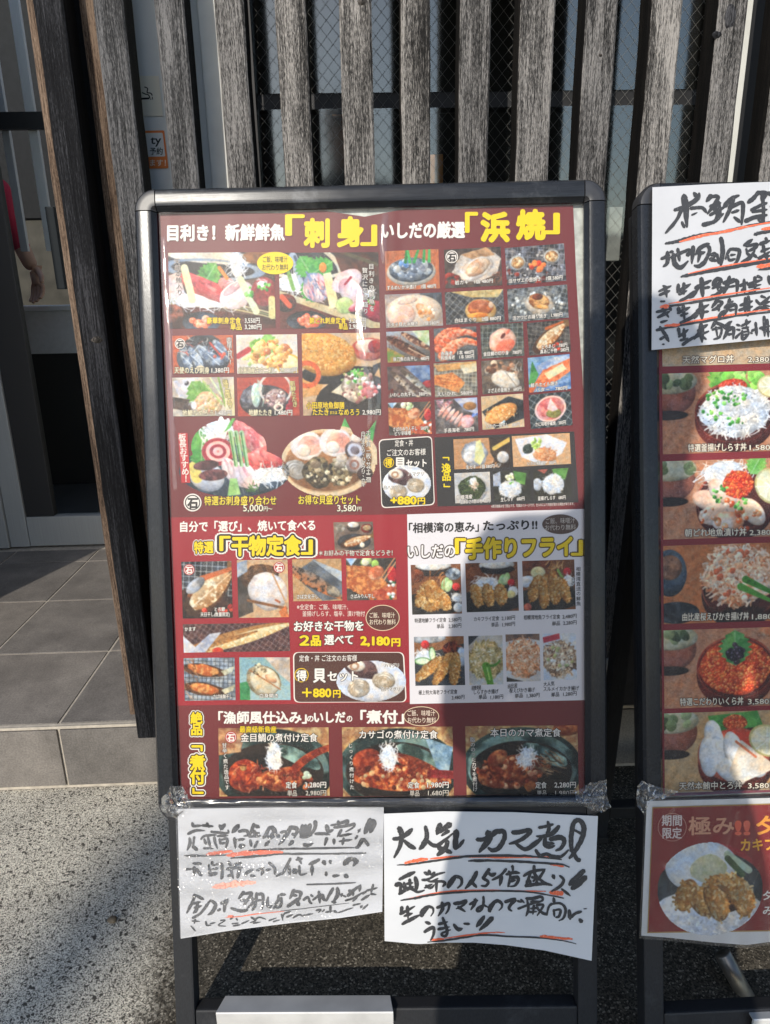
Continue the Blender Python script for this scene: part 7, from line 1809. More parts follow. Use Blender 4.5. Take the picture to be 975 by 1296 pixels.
# charcoal box
T.text('定食・丼', 500, 523, 564.5, 7.8, WH, 0.005, sk=0.8, layer=3.4); T.text('ご注文のお客様', 490, 539, 576.5, 8, WH, 0.005, sk=1.4, layer=3.4)
T.text('得', 488, 496.5, 589.5, 9, YE, 0.03, layer=5.6); T.text('貝', 500, 513, 592, 14, WH, 0.03, layer=3.8); T.text('セット', 514.5, 540, 591, 10, WH, 0.03, sk=1, layer=3.8)
T.text('ハマグリ', 517, 536, 602, 5, '2a2624', 0.0, [(0.07, WH)]); T.text('白ハマグリ', 486, 508, 619, 5, '2a2624', 0.0, [(0.07, WH)])
T.text('+880', 495, 527, 638, 12, YE, 0.045, [(0.05, '2a2420')]); T.text('円', 529, 538, 637.5, 8.6, YE, 0.03, [(0.06, '2a2420')])
T.column('「逸品」', 564.5, 575, 620, 12, 'f0d60e', 0.03, layer=3.4, lean=1.5)
for b_, x0, x1, y in (('生ガキ　1個 580円', 590, 626, 593.5), ('いかの和え物　580円', 668, 704, 589), ('相模湾産', 578, 598, 632), ('生あおさの酢の物 480円', 583, 620, 637.5), ('生しらす　680円', 634, 664, 634.5), ('釜揚げしらす　680円', 681, 716, 633)): cap(b_, x0, x1, y, 1.6, 5)
T.text('※表示価格は全て税込です。写真はイメージです。仕入れにより内容が変わる場合があります。', 622, 727, 642.5, 3.8, 'e8e0d8', 0.004, sk=3.4)
# dried fish section
T.text('自分で「選び」、焼いて食べる', 228.5, 399, 672, 12.5, WH, 0.03, sk=2)
OO = [(0.15, WH), (0.085, '2a2018')]
T.text('特選', 246, 270, 699, 14, YE, 0.035, OO, sk=0.5)
T.text('「', 279, 291, 702, 24, YE, 0.03, OO); T.text('干物定食', 294, 381, 701, 23, YE, 0.045, OO, sk=0.8); T.text('」', 382, 395, 699, 24, YE, 0.03, OO)
T.text('＊お好みの干物で定食をどうぞ！', 404, 497, 703, 6.8, 'f4e4d8', 0.008, OB, sk=0.4)
for b_, x0, x1, y in (('とろ鯵', 272, 285, 773.5), ('天日干し(数量限定)', 254, 291, 780), ('かます', 234, 248, 798.5), ('さば文化干し', 376, 403, 757.5), ('さばみりん干し', 444, 474, 757), ('さば味醂干し', 270, 294, 884), ('白身開き', 329, 352, 883)): cap(b_, x0, x1, y, 0.4, 5.2)
T.text('※全定食：ご飯、味噌汁、', 376, 441, 771, 6.6, 'f2e0d4', 0.004); T.text('釜揚げしらす、塩辛、漬け物付', 383, 462, 779.5, 6.6, 'f2e0d4', 0.004)
T.text('ご飯、味噌汁', 468, 500, 781.5, 6.6, 'f0e0c8', 0.004, layer=6); T.text('お代わり無料', 468, 501, 790, 6.6, 'f0e0c8', 0.004, layer=6)
T.text('お好きな干物を', 372.5, 460, 798, 12, WH, 0.03, OB, sk=1)
T.text('２', 380, 391, 816.5, 14, YE, 0.045, OB); T.text('品', 394, 406, 816, 12.5, YE, 0.045, OB); T.text('選べて', 411, 447, 815, 12, WH, 0.03, OB, sk=0.5); T.text('2,180', 457, 493, 816, 13, YE, 0.05, [(0.06, '7a2a10')], sk=-0.5); T.text('円', 496, 506.5, 817, 10, YE, 0.04, [(0.06, '7a2a10')])
T.text('定食・丼 ご注文のお客様', 379, 452, 836.5, 7.6, WH, 0.006, sk=0.5, layer=3.4); T.text('得', 375.5, 388, 860.5, 12.5, WH, 0.03, [(0.05, '2a1c14')], layer=5); T.text('貝', 397, 412, 862, 17, WH, 0.035, [(0.04, '2a1c14')], layer=4.4); T.text('セット', 415, 453, 861, 12, WH, 0.035, [(0.05, '2a1c14')], sk=0.6, layer=4.4)
T.text('ハマグリ', 487, 505, 844.5, 5.2, '1c1816', 0.012, [(0.07, WH)]); T.text('白ハマグリ', 483, 506, 874.5, 5.2, '1c1816', 0.012, [(0.07, WH)])
T.text('＋880', 383, 419, 882, 13, YE, 0.04, [(0.04, '2a1c14')], layer=3.6); T.text('円', 422, 431, 882, 9.6, YE, 0.03, [(0.05, '2a1c14')], layer=3.6)
# fried section
BL = '2c2828'
T.text('「相模湾の恵み」', 518, 606, 673.5, 12, BL, 0.03, sk=2, layer=3); T.text('たっぷり!!', 612, 680, 670.5, 12, BL, 0.035, sk=1.5, layer=3)
T.text('ご飯、味噌汁', 691, 728, 662.5, 7, 'd8ccc0', 0.002, sk=1, layer=6); T.text('お代わり無料', 690, 729, 671, 7, 'd8ccc0', 0.002, sk=1, layer=6)
T.text('いしだの', 516.5, 576, 705, 16, 'f2ecea', 0.03, [(0.075, '4a4038')], sk=1); OF = [(0.055, '5a4410')]
T.text('「', 577, 589, 706, 25, YE, 0.03, OF); T.text('手作りフライ', 590, 724, 705, 24, YE, 0.05, OF, sk=3.5); T.text('」', 724, 737, 700, 25, YE, 0.03, OF)
def cap2(b_, x0, x1, y, h=5.6): T.text(b_, x0, x1, y, h, '2e2a28', 0.012, sk=1.2, layer=3)
for b_, x0, x1, y in (('特選地鯵フライ定食', 525, 565, 788), ('2,580円', 568, 584, 787), ('単品', 553, 562, 795.5), ('2,380円', 568, 584, 795), ('カキフライ定食', 600, 632, 786), ('2,180円', 635, 652, 785), ('単品', 622, 631, 793.5), ('1,980円', 636, 652, 793), ('相模湾地魚フライ定食', 663, 709, 784), ('2,480円', 712, 730, 783), ('単品', 699, 709, 792), ('2,280円', 713, 730, 791),
    ('極上特大海老フライ定食', 530, 579, 879), ('3,480円', 572, 588, 885.5), ('相模湾産', 597, 609, 873.5), ('しらすかき揚げ', 600, 631, 878.5), ('単品', 606, 616, 885), ('1,180円', 621, 637, 885), ('由比産', 643, 655, 871), ('桜えびかき揚げ', 645, 677, 876.5), ('単品', 652, 662, 883.5), ('1,380円', 667, 683, 883), ('大人気', 688, 702, 868.5), ('スルメイカかき揚げ', 688, 733, 874.5), ('単品', 698, 708, 882), ('1,280円', 713, 730, 881)): cap2(b_, x0, x1, y)
T.column('相模湾直送の鮮魚', 732, 717, 767, 6, '3a3432', 0.01, layer=3, lean=0.5); T.column('その日の水揚げで', 725.5, 722, 760, 5.4, '3a3432', 0.01, layer=4, lean=0.5)
# stewed fish section
OY = [(0.15, WH), (0.08, '3a2a14')]
T.column('絶品', 248.8, 901, 931, 15.5, YE, 0.04, OY, lean=0.5); T.column('「煮付」', 249.5, 938, 1010, 20, YE, 0.04, OY, lean=1.5)
T.text('「漁師風仕込み」', 277, 388, 914.5, 14.5, WH, 0.035, sk=0.5); T.text('の', 389, 397, 913, 8.5, WH, 0.03); T.text('いしだ', 398, 437, 913.5, 13.5, WH, 0.04); T.text('の', 439, 446, 913, 8.5, WH, 0.03)
T.text('「煮付」', 457, 511, 914, 15.5, WH, 0.04)
T.text('ご飯、味噌汁', 516, 551, 905.5, 7, 'f0dcc8', 0.004, layer=6); T.text('お代わり無料', 516, 552, 914.5, 7, 'f0dcc8', 0.004, layer=6)
T.text('最高級新島産', 303.5, 350, 926.5, 7.8, YE, 0.015, OB); T.text('金目鯛の煮付け定食', 305, 402, 938, 10.2, WH, 0.012, [(0.07, '1a1614')])
T.text('カサゴの煮付け定食', 455, 554, 934, 10, WH, 0.012, [(0.07, '1a1614')]); T.text('本日のカマ煮定食', 621, 710, 931.5, 10, WH, 0.012, [(0.07, '1a1614')])
for x, a, b_ in ((362, '3,280円', '2,980円'), (517, '1,980円', '1,680円'), (678, '2,280円', '1,980円')):
    T.text('定食', x, x + 14, 997, 7.8, WH, 0.008, OK_); T.text(a, x + 24, x + 51, 996.5, 7.8, WH, 0.008, OK_); T.text('単品', x + 2, x + 14, 1007, 7.2, 'd8d0c4', 0.004, OK_); T.text(b_, x + 25, x + 51, 1006.5, 7.2, 'd8d0c4', 0.004, OK_)
T.column('甘辛く煮た逸品です', 284, 940, 1000, 6.6, WH, 0.0, OK_, lean=4); T.column('じっくり煮付けた', 444, 940, 1000, 6.2, WH, 0.0, OK_, lean=2); T.column('脂ののったカマを煮付け', 598, 933, 1002, 6.4, WH, 0.0, OK_, lean=4)
# seals' characters
for cx, cy, r, c in ((228, 435, 6.6, '3a3432'), (572, 325, 8, '3a3432'), (244, 636, 11.3, '3a3432'), (239.5, 721, 7, 'efe8e0'), (353.5, 718, 7.2, 'efe8e0'), (292.5, 933, 7.5, 'efe8e0')):
    T.text('石', cx - r * 0.55, cx + r * 0.55, cy + r * 0.55, r * 1.15, c, 0.05, layer=6)
T.build(poster1)

# clear film lying over the poster, slightly wavy
def wavy_film(name, pl, px_quad, off, amp, mat, label, n=(70, 90), seed=0, ridges=()):
    g_ = quad_pts(px_quad, *n)
    ny, nx = g_.shape[0], g_.shape[1]
    vs_ = []
    for j in range(ny):
        for i in range(nx):
            x, y = g_[j, i]
            o = off + amp * (mnoise.noise((x * 0.012 + seed, y * 0.006, seed)) + 0.45 * mnoise.noise((x * 0.035, y * 0.012, seed + 5)))
            for (rx, slope, wd, h) in ridges:
                d = (x - rx - slope * (y - 450)) / wd
                o += h * math.exp(-d * d)
            vs_.append(pl.px(x, y, o))
    fs = [(j * nx + i, (j + 1) * nx + i, (j + 1) * nx + i + 1, j * nx + i + 1) for j in range(ny - 1) for i in range(nx - 1)]
    mb = MB(); mb.add(vs_, fs)
    return tag(mb.build(name, mat, None, smooth=True, fix=False), label, 'plastic film')
wavy_film('plastic_film', PL1, [(201, 268), (741, 257), (742, 1006), (229, 1012)], 0.0026, 0.0009, M['film'], 'clear plastic film stretched over the maroon menu poster', seed=1.0,
          ridges=((490, -0.02, 5, 0.0010), (216, 0.03, 10, 0.0012), (300, 0.05, 14, 0.0006)))
# ------------------------------------------------------------------ the rice bowl poster on the second stand
B2_ = Board(PL2, OFF0)
poster2 = empty('menu_poster', PL2.uv(PW / 2, PH / 2, OFF0), 'red poster with a column of rice bowl photos', 'menu poster')
mb = MB(); mb.add([PL2.uv(0.0015, 0.001, OFF0), PL2.uv(0.0015, PH - 0.001, OFF0), PL2.uv(PW - 0.002, PH - 0.001, OFF0), PL2.uv(PW - 0.002, 0.001, OFF0)], [(0, 1, 2, 3)])
mb.build('sheet', mottled('red_print', '7c2029', '8a262f'), poster2, fix=False)
BOWLS = [('bowl_tuna', 392, 463, 'photo of a tuna rice bowl, mostly under the paper'), ('bowl_whitebait', 472, 574, 'photo of a rice bowl heaped with whitebait'), ('bowl_pickled', 583, 682, 'photo of a rice bowl with pickled fish and lemon'), ('bowl_kakiage', 690, 789, 'photo of a rice bowl with pink prawn tempura'), ('bowl_roe', 797, 896, 'photo of a rice bowl covered in orange salmon roe'), ('bowl_tororo', 902, 1003, 'photo of a rice bowl with pale tuna slices and lemon')]
for i, (kind, y0, y1, lab) in enumerate(BOWLS):
    x0 = 838 + (y0 - 450) * 0.006
    picture(B2_, kind, [(x0, y0 + 1), (998, y0 - 4), (997, y1 - 4), (x0 + 1, y1 + 1)], 2, poster2, lab, 300 + i)
    picture(B2_, kind, [(1014, y0 - 5), (1176, y0 - 10), (1172, y1 - 10), (1013, y1 - 5)], 2, poster2, 'photo of a rice bowl in the second column', 340 + i)
T = Lettering(B2_)
ON = [(0.075, '3a2420')]; 
for b_, pr, x0, x1, y in (('天然マグロ丼', '2,380円', 864, 929, 459.5), ('特選釜揚げしらす丼', '1,580円', 871, 945, 571), ('朝どれ地魚漬け丼', '2,380円', 867, 945, 678.5), ('由比産桜えびかき揚げ丼', '1,880円', 864, 948, 785), ('特選こだわりいくら丼', '3,580円', 861, 941, 892.5), ('天然本鮪中とろ丼', '3,580円', 860, 939, 999)):
    T.text(b_, x0, x1, y, 9.4, 'f6ecd8', 0.014, ON, sk=1.5)
    px0 = max(x1 + 4, 947); T.text(pr, px0, px0 + 38, y - 1.2, 8.2, 'f6ecd8', 0.008, ON, sk=0.6)
T.build(poster2)
wavy_film('plastic_film', PL2, [(833, 270), (1176, 258), (1172, 996), (839, 1008)], 0.0026, 0.0008, M['film'], 'clear plastic film stretched over the red rice bowl poster', (40, 60), 4.0, ((855, 0.02, 8, 0.0012),))

# ------------------------------------------------------------------ small seasonal poster under the second stand
def offC(t, f): return 0.0170 + 0.001 * math.sin(5 * t) + 0.004 * f * f + 0.006 * max(0, f - 0.7) * t
shC = Sheet(PL2, [(819, 1014), (900, 1012), (975, 1010), (1108, 1006)], [(812, 1184), (850, 1187), (905, 1193), (945, 1196), (975, 1192), (1110, 1184)], offC)
poster3 = empty('seasonal_poster', PL2.uv(0.1, 0.86, 0.014), 'small red poster showing fried oysters, hung under the rice bowl poster', 'poster')
shC.build('sheet', M['paper'], poster3)
class BS:
    """board interface on a curled sheet"""
    def __init__(s, sh): s.sh = sh
    def P(s, x, y, k=0): return s.sh.fn(x, y, 0.00028 * k)
BC = BS(shC)
def field(bd, q, layer, name, mat, parent, label=None, n=(16, 12)):
    g_ = quad_pts(q, *n); ny, nx = g_.shape[:2]
    mb = MB(); mb.add([bd.P(*g_[j, i], layer) for j in range(ny) for i in range(nx)], [(j * nx + i, (j + 1) * nx + i, (j + 1) * nx + i + 1, j * nx + i + 1) for j in range(ny - 1) for i in range(nx - 1)])
    return tag(mb.build(name, mat, parent, smooth=True, fix=False), label)
GOLD = ink('b08a4c')
field(BC, [(826, 1021.5), (1100, 1013), (1101, 1177), (819.5, 1181)], 1, 'printed_field', GOLD, poster3, 'gold line inside the white border')
field(BC, [(827, 1023), (1099, 1014.5), (1100, 1175.5), (820.8, 1179.5)], 1.8, 'printed_field', mottled('crimson_print', '7c191c', '881f22', 9), poster3, 'crimson ground')
picture(BC, 'oyster_cutlet_plate', [(832, 1062), (967, 1060), (967, 1188), (830, 1190)], 3, poster3, 'cut-out photo of fried oysters on white rice', 91, keep_mask=lambda u, v: ((u - 0.5) / 0.49) ** 2 + ((v - 0.5) / 0.46) ** 2 < 1)
T = Lettering(BC)
T.text('期間', 838, 863, 1044, 13, 'e8d8d4', 0.02, layer=4); T.text('限定', 839, 863, 1060, 13, 'e8d8d4', 0.02, layer=4)
T.text('極み', 872, 929, 1055, 22, 'd89a7c', 0.02, [(0.02, '8a3428')], sk=1, layer=4); T.text('!!', 932, 948, 1056, 21, 'e8664c', 0.05, layer=4); T.text('夕', 958, 984, 1054, 22, 'f0a03c', 0.03, layer=4); T.text('カキフライ', 938, 1010, 1076, 15, 'f4b030', 0.03, sk=1.5, layer=4)
T.build(poster3); T = Lettering(BC)
T.text('夕', 966, 978, 1138, 11, WH, 0.02, layer=4); T.text('み', 966, 979, 1157, 11, WH, 0.02, layer=4)
T.build(poster3)
mb = MB(); n = 40
for k in range(n):
    a0, a1 = 2 * math.pi * k / n, 2 * math.pi * (k + 1) / n
    q = [(851 + r * math.cos(a), 1047 + r * 0.98 * math.sin(a)) for r, a in ((17.4, a0), (18.2, a0), (18.2, a1), (17.4, a1))]
    mb.add([BC.P(x, y, 4) for x, y in q], [(0, 1, 2, 3)])
mb.build('ring', ink('c89080'), poster3, fix=False)
fC = Sheet(PL2, [(817, 1012), (900, 1010), (975, 1008), (1110, 1003)], [(809, 1188), (850, 1191), (905, 1197), (945, 1200), (975, 1196), (1114, 1188)], lambda t, f: offC(t, f) + 0.0035 + 0.0008 * math.sin(60 * t + 3 * f), (80, 20))
tag(fC.build('plastic_sleeve', film_mat('streaked_film', 0.012, 60, 0.22, 0.6, (1, 1, 0.12), 0.004), None), 'clear streaked plastic sleeve over the small red seasonal poster', 'plastic sleeve')
# ------------------------------------------------------------------ crumpled film at the signs' lower corners
def crumple(pl, poly, off, amp, seed, label, n=26):
    """bunched plastic: a patch with strong folds, outline from photo points"""
    P = np.array(poly, float); c = P.mean(0)
    rings = 9; m_ = 44
    # resample the outline
    d = np.r_[0, np.cumsum(np.hypot(*np.diff(np.vstack([P, P[:1]]), axis=0).T))]
    Q = np.vstack([P, P[:1]])
    out = [np.array([np.interp(t, d, Q[:, 0]), np.interp(t, d, Q[:, 1])]) for t in np.linspace(0, d[-1], m_, endpoint=False)]
    mb = MB(); vs_ = [pl.px(c[0], c[1], off)]
    for r in range(1, rings + 1):
        for p in out:
            q = c + (p - c) * r / rings
            if r == rings: q = q + np.array([mnoise.noise((q[0] * 0.3, q[1] * 0.3, seed)), mnoise.noise((q[0] * 0.3, q[1] * 0.3, seed + 3))]) * 2.0
            o = off + amp * (abs(mnoise.noise((q[0] * 0.09 + seed, q[1] * 0.06, seed))) * 1.6 + 0.7 * mnoise.noise((q[0] * 0.22, q[1] * 0.2, seed + 2)))
            vs_.append(pl.px(q[0], q[1], o))
    fs = [(0, 1 + k, 1 + (k + 1) % m_) for k in range(m_)]
    for r in range(rings - 1):
        for k in range(m_):
            a, b = 1 + r * m_ + k, 1 + r * m_ + (k + 1) % m_
            fs.append((a, a + m_, b + m_, b))
    mb.add(vs_, fs)
    return tag(mb.build('bunched_film', M['film_crumple'], None, smooth=True, fix=False), label, 'plastic film', 'bunched plastic film at the stand corners')
crumple(PL1, [(206, 1008), (218, 994), (232, 996), (240, 1012), (245, 1022), (226, 1036), (212, 1034), (203, 1024)], 0.019, 0.010, 1.3, 'bunched clear film at the lower left corner of the maroon poster')
crumple(PL1, [(728, 1003), (745, 992), (768, 986), (768, 1008), (775, 1021), (762, 1029), (742, 1022), (730, 1014)], 0.019, 0.012, 4.1, 'bunched clear film at the lower right corner of the maroon poster')
crumple(PL2, [(806, 996), (812, 988), (834, 996), (860, 1002), (840, 1012), (822, 1014), (816, 1032), (806, 1020)], 0.019, 0.010, 7.7, 'bunched clear film at the lower left corner of the rice bowl poster')
# rolled film along the bottom rails
def roll(pl, x0, y0, x1, y1, seed, label, w=5.5, n=(80, 6)):
    vs_ = []
    for i in range(n[0] + 1):
        t = i / n[0]; x = x0 + (x1 - x0) * t; y = y0 + (y1 - y0) * t
        for j in range(n[1] + 1):
            s = j / n[1] - 0.5
            o = 0.0150 + 0.004 * math.cos(s * 3) + 0.0022 * mnoise.noise((x * 0.05 + seed, s * 4, seed)) + 0.001 * mnoise.noise((x * 0.2, s * 8, seed))
            vs_.append(pl.px(x, y + s * w * 2 + 1.2 * mnoise.noise((x * 0.03, j, seed)), o))
    m_ = n[1] + 1
    mb = MB(); mb.add(vs_, [(i * m_ + j, i * m_ + j + 1, (i + 1) * m_ + j + 1, (i + 1) * m_ + j) for i in range(n[0]) for j in range(n[1])])
    return tag(mb.build('film_roll', M['film_crumple'], None, smooth=True, fix=False), label, 'plastic film', 'folded plastic film along the bottom rails')
roll(PL1, 228, 1017, 752, 1015, 2.0, 'folded clear film lying along the bottom rail of the maroon poster')
roll(PL2, 826, 1009, 1120, 998, 5.0, 'folded clear film lying along the bottom rail of the rice bowl poster')

# ------------------------------------------------------------------ white metal channels lying on the lower crossbars
def channel(pl, xa, xb, yf0, yf1, y_back, label):
    """folded sheet: a top plate and a lip in front, front edge at photo heights yf0..yf1"""
    a, b = pl.px(xa, yf0, 0.004), pl.px(xb, yf1, 0.004)
    z = (a[2] + b[2]) / 2; dep = at_z((xa + xb) / 2, y_back, z - 0.015)[1] - (a[1] + b[1]) / 2
    mb = MB()
    pr = [(0, -0.024), (0, -0.0015), (0.0015, 0.0), (dep, -0.015), (dep, -0.018), (0.004, -0.0032), (0.003, -0.024)]
    for i, p in enumerate((a, b)):
        for y, zz in pr: mb.v.append((p[0] + ((0.006 if i == 0 else -0.003) if y > dep * 0.5 else 0.0), p[1] + y, z + zz))
    n = len(pr)
    for k in range(n): mb.f.append((k, (k + 1) % n, n + (k + 1) % n, n + k)); mb.mi.append(0)
    mb.f.append(tuple(range(n - 1, -1, -1))); mb.mi.append(0); mb.f.append(tuple(n + k for k in range(n))); mb.mi.append(0)
    return tag(mb.build('metal_channel', M['white_metal'], None, bevel=0.0006), label, 'metal channel', 'white metal channels on the crossbars')
channel(PL1, 273, 498, 1281, 1283, 1260, 'white metal channel lying on the lower crossbar under the maroon poster')
channel(PL2, 955, 1125, 1288, 1288, 1264, 'white metal channel cut by the picture edge, under the small red poster')
# creases in the film that catch the sun
def crease(pl, pts, wd, h, label, lift=0.0025):
    P = catmull(pts, 10); mb = MB(); K = 8; n = len(P)
    for i, p in enumerate(P):
        t = i / (n - 1); k = math.sin(math.pi * t) ** 0.6
        for j in range(K + 1):
            s = j / K * 2 - 1
            mb.v.append(tuple(pl.px(p[0] + s * wd * (0.35 + 0.65 * k), p[1], 0.0032 + lift * math.sin(math.pi * t) + h * k * (1 - s * s) + 0.0006 * mnoise.noise((p[1] * 0.06, s, p[0])))))
    for i in range(n - 1):
        for j in range(K):
            q = i * (K + 1) + j; mb.f.append((q, q + K + 1, q + K + 2, q + 1)); mb.mi.append(0)
    return tag(mb.build('film_crease', M['film_gloss'], None, smooth=True, fix=False), label, 'plastic film', 'shiny creases in the film')
crease(PL1, [(459, 352), (458, 400), (462, 436), (470, 470), (474, 505), (470, 545)], 10, 0.0018, 'shiny upright crease in the film over the golden cutlet photo', 0.0062)
crease(PL1, [(489, 268), (485, 300), (487, 335)], 5, 0.0016, 'shiny crease in the film beside the yellow sashimi heading', 0.002)
crease(PL1, [(207, 300), (209, 350), (214, 420), (217, 500), (222, 620)], 5, 0.0012, 'long shiny crease in the film along the left side of the maroon poster')
# grey pipe slanting down behind the second stand's crossbar
mb = MB()
pA, pB = at_y(914, 1206, 0.862), at_y(966, 1300, 0.80)
mb.tube([pA, pA + (pB - pA) * 0.02, pB], [0.0125, 0.0135, 0.0135], 20)
tag(mb.build('metal_pipe', plain('grey_pipe', (0.22, 0.21, 0.19), 0.35, 0.6, nz=0.3, scale=50), None, smooth=True), 'short grey metal pipe slanting behind the crossbar at the lower right', 'pipe')

# ------------------------------------------------------------------ stickers on the pillar
PST = PYF - 0.0015
def sticker(name, q, label, cat):
    (x0, y0), (x1, y1), (x2, y2), (x3, y3) = q
    e = empty(name, at_y((x0 + x2) / 2, (y0 + y2) / 2, PST), label, cat)
    return e
class YB:
    def P(s, x, y, k=0): return at_y(x, y, PST - 0.0004 * k)
YBD = YB()
stk1 = sticker('no_smoking_sign', [(170, 96), (201, 96), (207, 147), (176, 147)], 'cream sign with a smoking cigarette symbol on the grey pillar', 'sign')
patch(YBD, [(168, 96), (201, 96), (206.5, 147), (175, 147)], 0.5, 'sheet', ink('e4e0d0'), stk1)
mb = MB()
def strokeP(pts, wd):
    P = catmull(pts, 6); L = []; R = []
    for i, p in enumerate(P):
        d = P[min(i + 1, len(P) - 1)] - P[max(i - 1, 0)]; d /= np.linalg.norm(d) + 1e-9
        nr = np.array([-d[1], d[0]]) * wd / 2; L.append(p + nr); R.append(p - nr)
    b = len(mb.v); n = len(P)
    mb.v += [tuple(YBD.P(p[0], p[1], 1.5)) for p in L + R]
    for i in range(n - 1): mb.f.append((b + i, b + i + 1, b + n + i + 1, b + n + i)); mb.mi.append(0)
strokeP([(183, 110), (187, 112), (186.5, 117), (191, 118), (193, 121)], 1.4); strokeP([(180, 117), (184, 119), (188, 120), (190, 124)], 1.4)
strokeP([(176, 125.2), (189.5, 124.4)], 2.4); strokeP([(191, 124.4), (191.2, 126.4)], 1.0); strokeP([(193, 122.5), (193.4, 126)], 1.0)
mb.build('symbol', ink('2a2a2a'), stk1, fix=False)
stk2 = sticker('reservation_sign', [(180, 165), (208, 165), (213, 213), (186, 213)], 'orange bordered notice with ty and booking characters on the grey pillar', 'sign')
patch(YBD, [(178, 165.5), (208, 165), (213.5, 213), (184, 213.5)], 0.5, 'sheet', ink('e8874a'), stk2, 2)
patch(YBD, [(176, 168.5), (206, 168), (209.5, 198), (181, 198.5)], 1.4, 'white_field', ink('dfe0de'), stk2, 2)
T = Lettering(YBD)
T.text('ty', 191, 204, 182, 13, '3a4040', 0.02, layer=2.4); T.text('予約', 190, 206, 195, 8.6, '3a4444', 0.02, layer=2.4); T.text('ます！', 190, 210, 209.5, 8.2, 'f8e8d4', 0.015, layer=2.4)
T.build(stk2)

# orange boards seen through the wired glass
def board(p0, p1, d, th, label):
    a, b = at_y(*p0, d), at_y(*p1, d)
    mb = MB(); mb.box((a[0], d, b[2]), (b[0], d + th, a[2]))
    return tag(mb.build('orange_board', plain('orange_board', (0.55, 0.24, 0.07), 0.6, nz=0.1), None, bevel=0.002), label, 'board', 'orange boards behind the wired glass')
board((420, 124), (434, 146), GY + 0.10, 0.02, 'small orange board behind the wired glass, the upper one')
board((545, 195), (561, 232), GY + 0.10, 0.02, 'larger orange board behind the wired glass, just above the stand')
pl_ = board((769, 262), (784, 330), GY + 0.10, 0.02, 'pale paper block behind the wired glass between the two stands')
pl_.name = 'paper_block'; pl_['category'] = 'paper'; del pl_['group']
pl_.data.materials.clear(); pl_.data.materials.append(plain('pale_paper_block', (0.5, 0.5, 0.47), 0.7, nz=0.4, scale=14))

# pebble and leaf scrap on the pavement
p = at_z(143, 1166, 0.0)
bm = bmesh.new(); bmesh.ops.create_icosphere(bm, subdivisions=3, radius=1.0)
for v in bm.verts:
    k = 1 + 0.25 * mnoise.noise(v.co * 1.6)
    v.co = Vector((v.co.x * 0.0085 * k, v.co.y * 0.007 * k, v.co.z * 0.005 * k)) + Vector(p) + Vector((0, 0, 0.004))
me = bpy.data.meshes.new('pebble'); bm.to_mesh(me); bm.free()
tag(link('pebble', me, plain('pebble', (0.16, 0.12, 0.075), 0.7, nz=0.4, scale=150), None, True), 'small brown pebble lying on the speckled pavement', 'pebble')
p = at_z(187, 1082, 0.0)
mb = MB(); mb.add([(p[0] - 0.006, p[1], 0.001), (p[0], p[1] - 0.002, 0.003), (p[0] + 0.006, p[1] + 0.001, 0.0012), (p[0], p[1] + 0.0025, 0.0022)], [(0, 1, 2, 3)])
tag(mb.build('leaf_scrap', plain('leaf_scrap', (0.03, 0.022, 0.015), 0.8), None, fix=False), 'tiny dark leaf scrap on the speckled pavement', 'leaf')

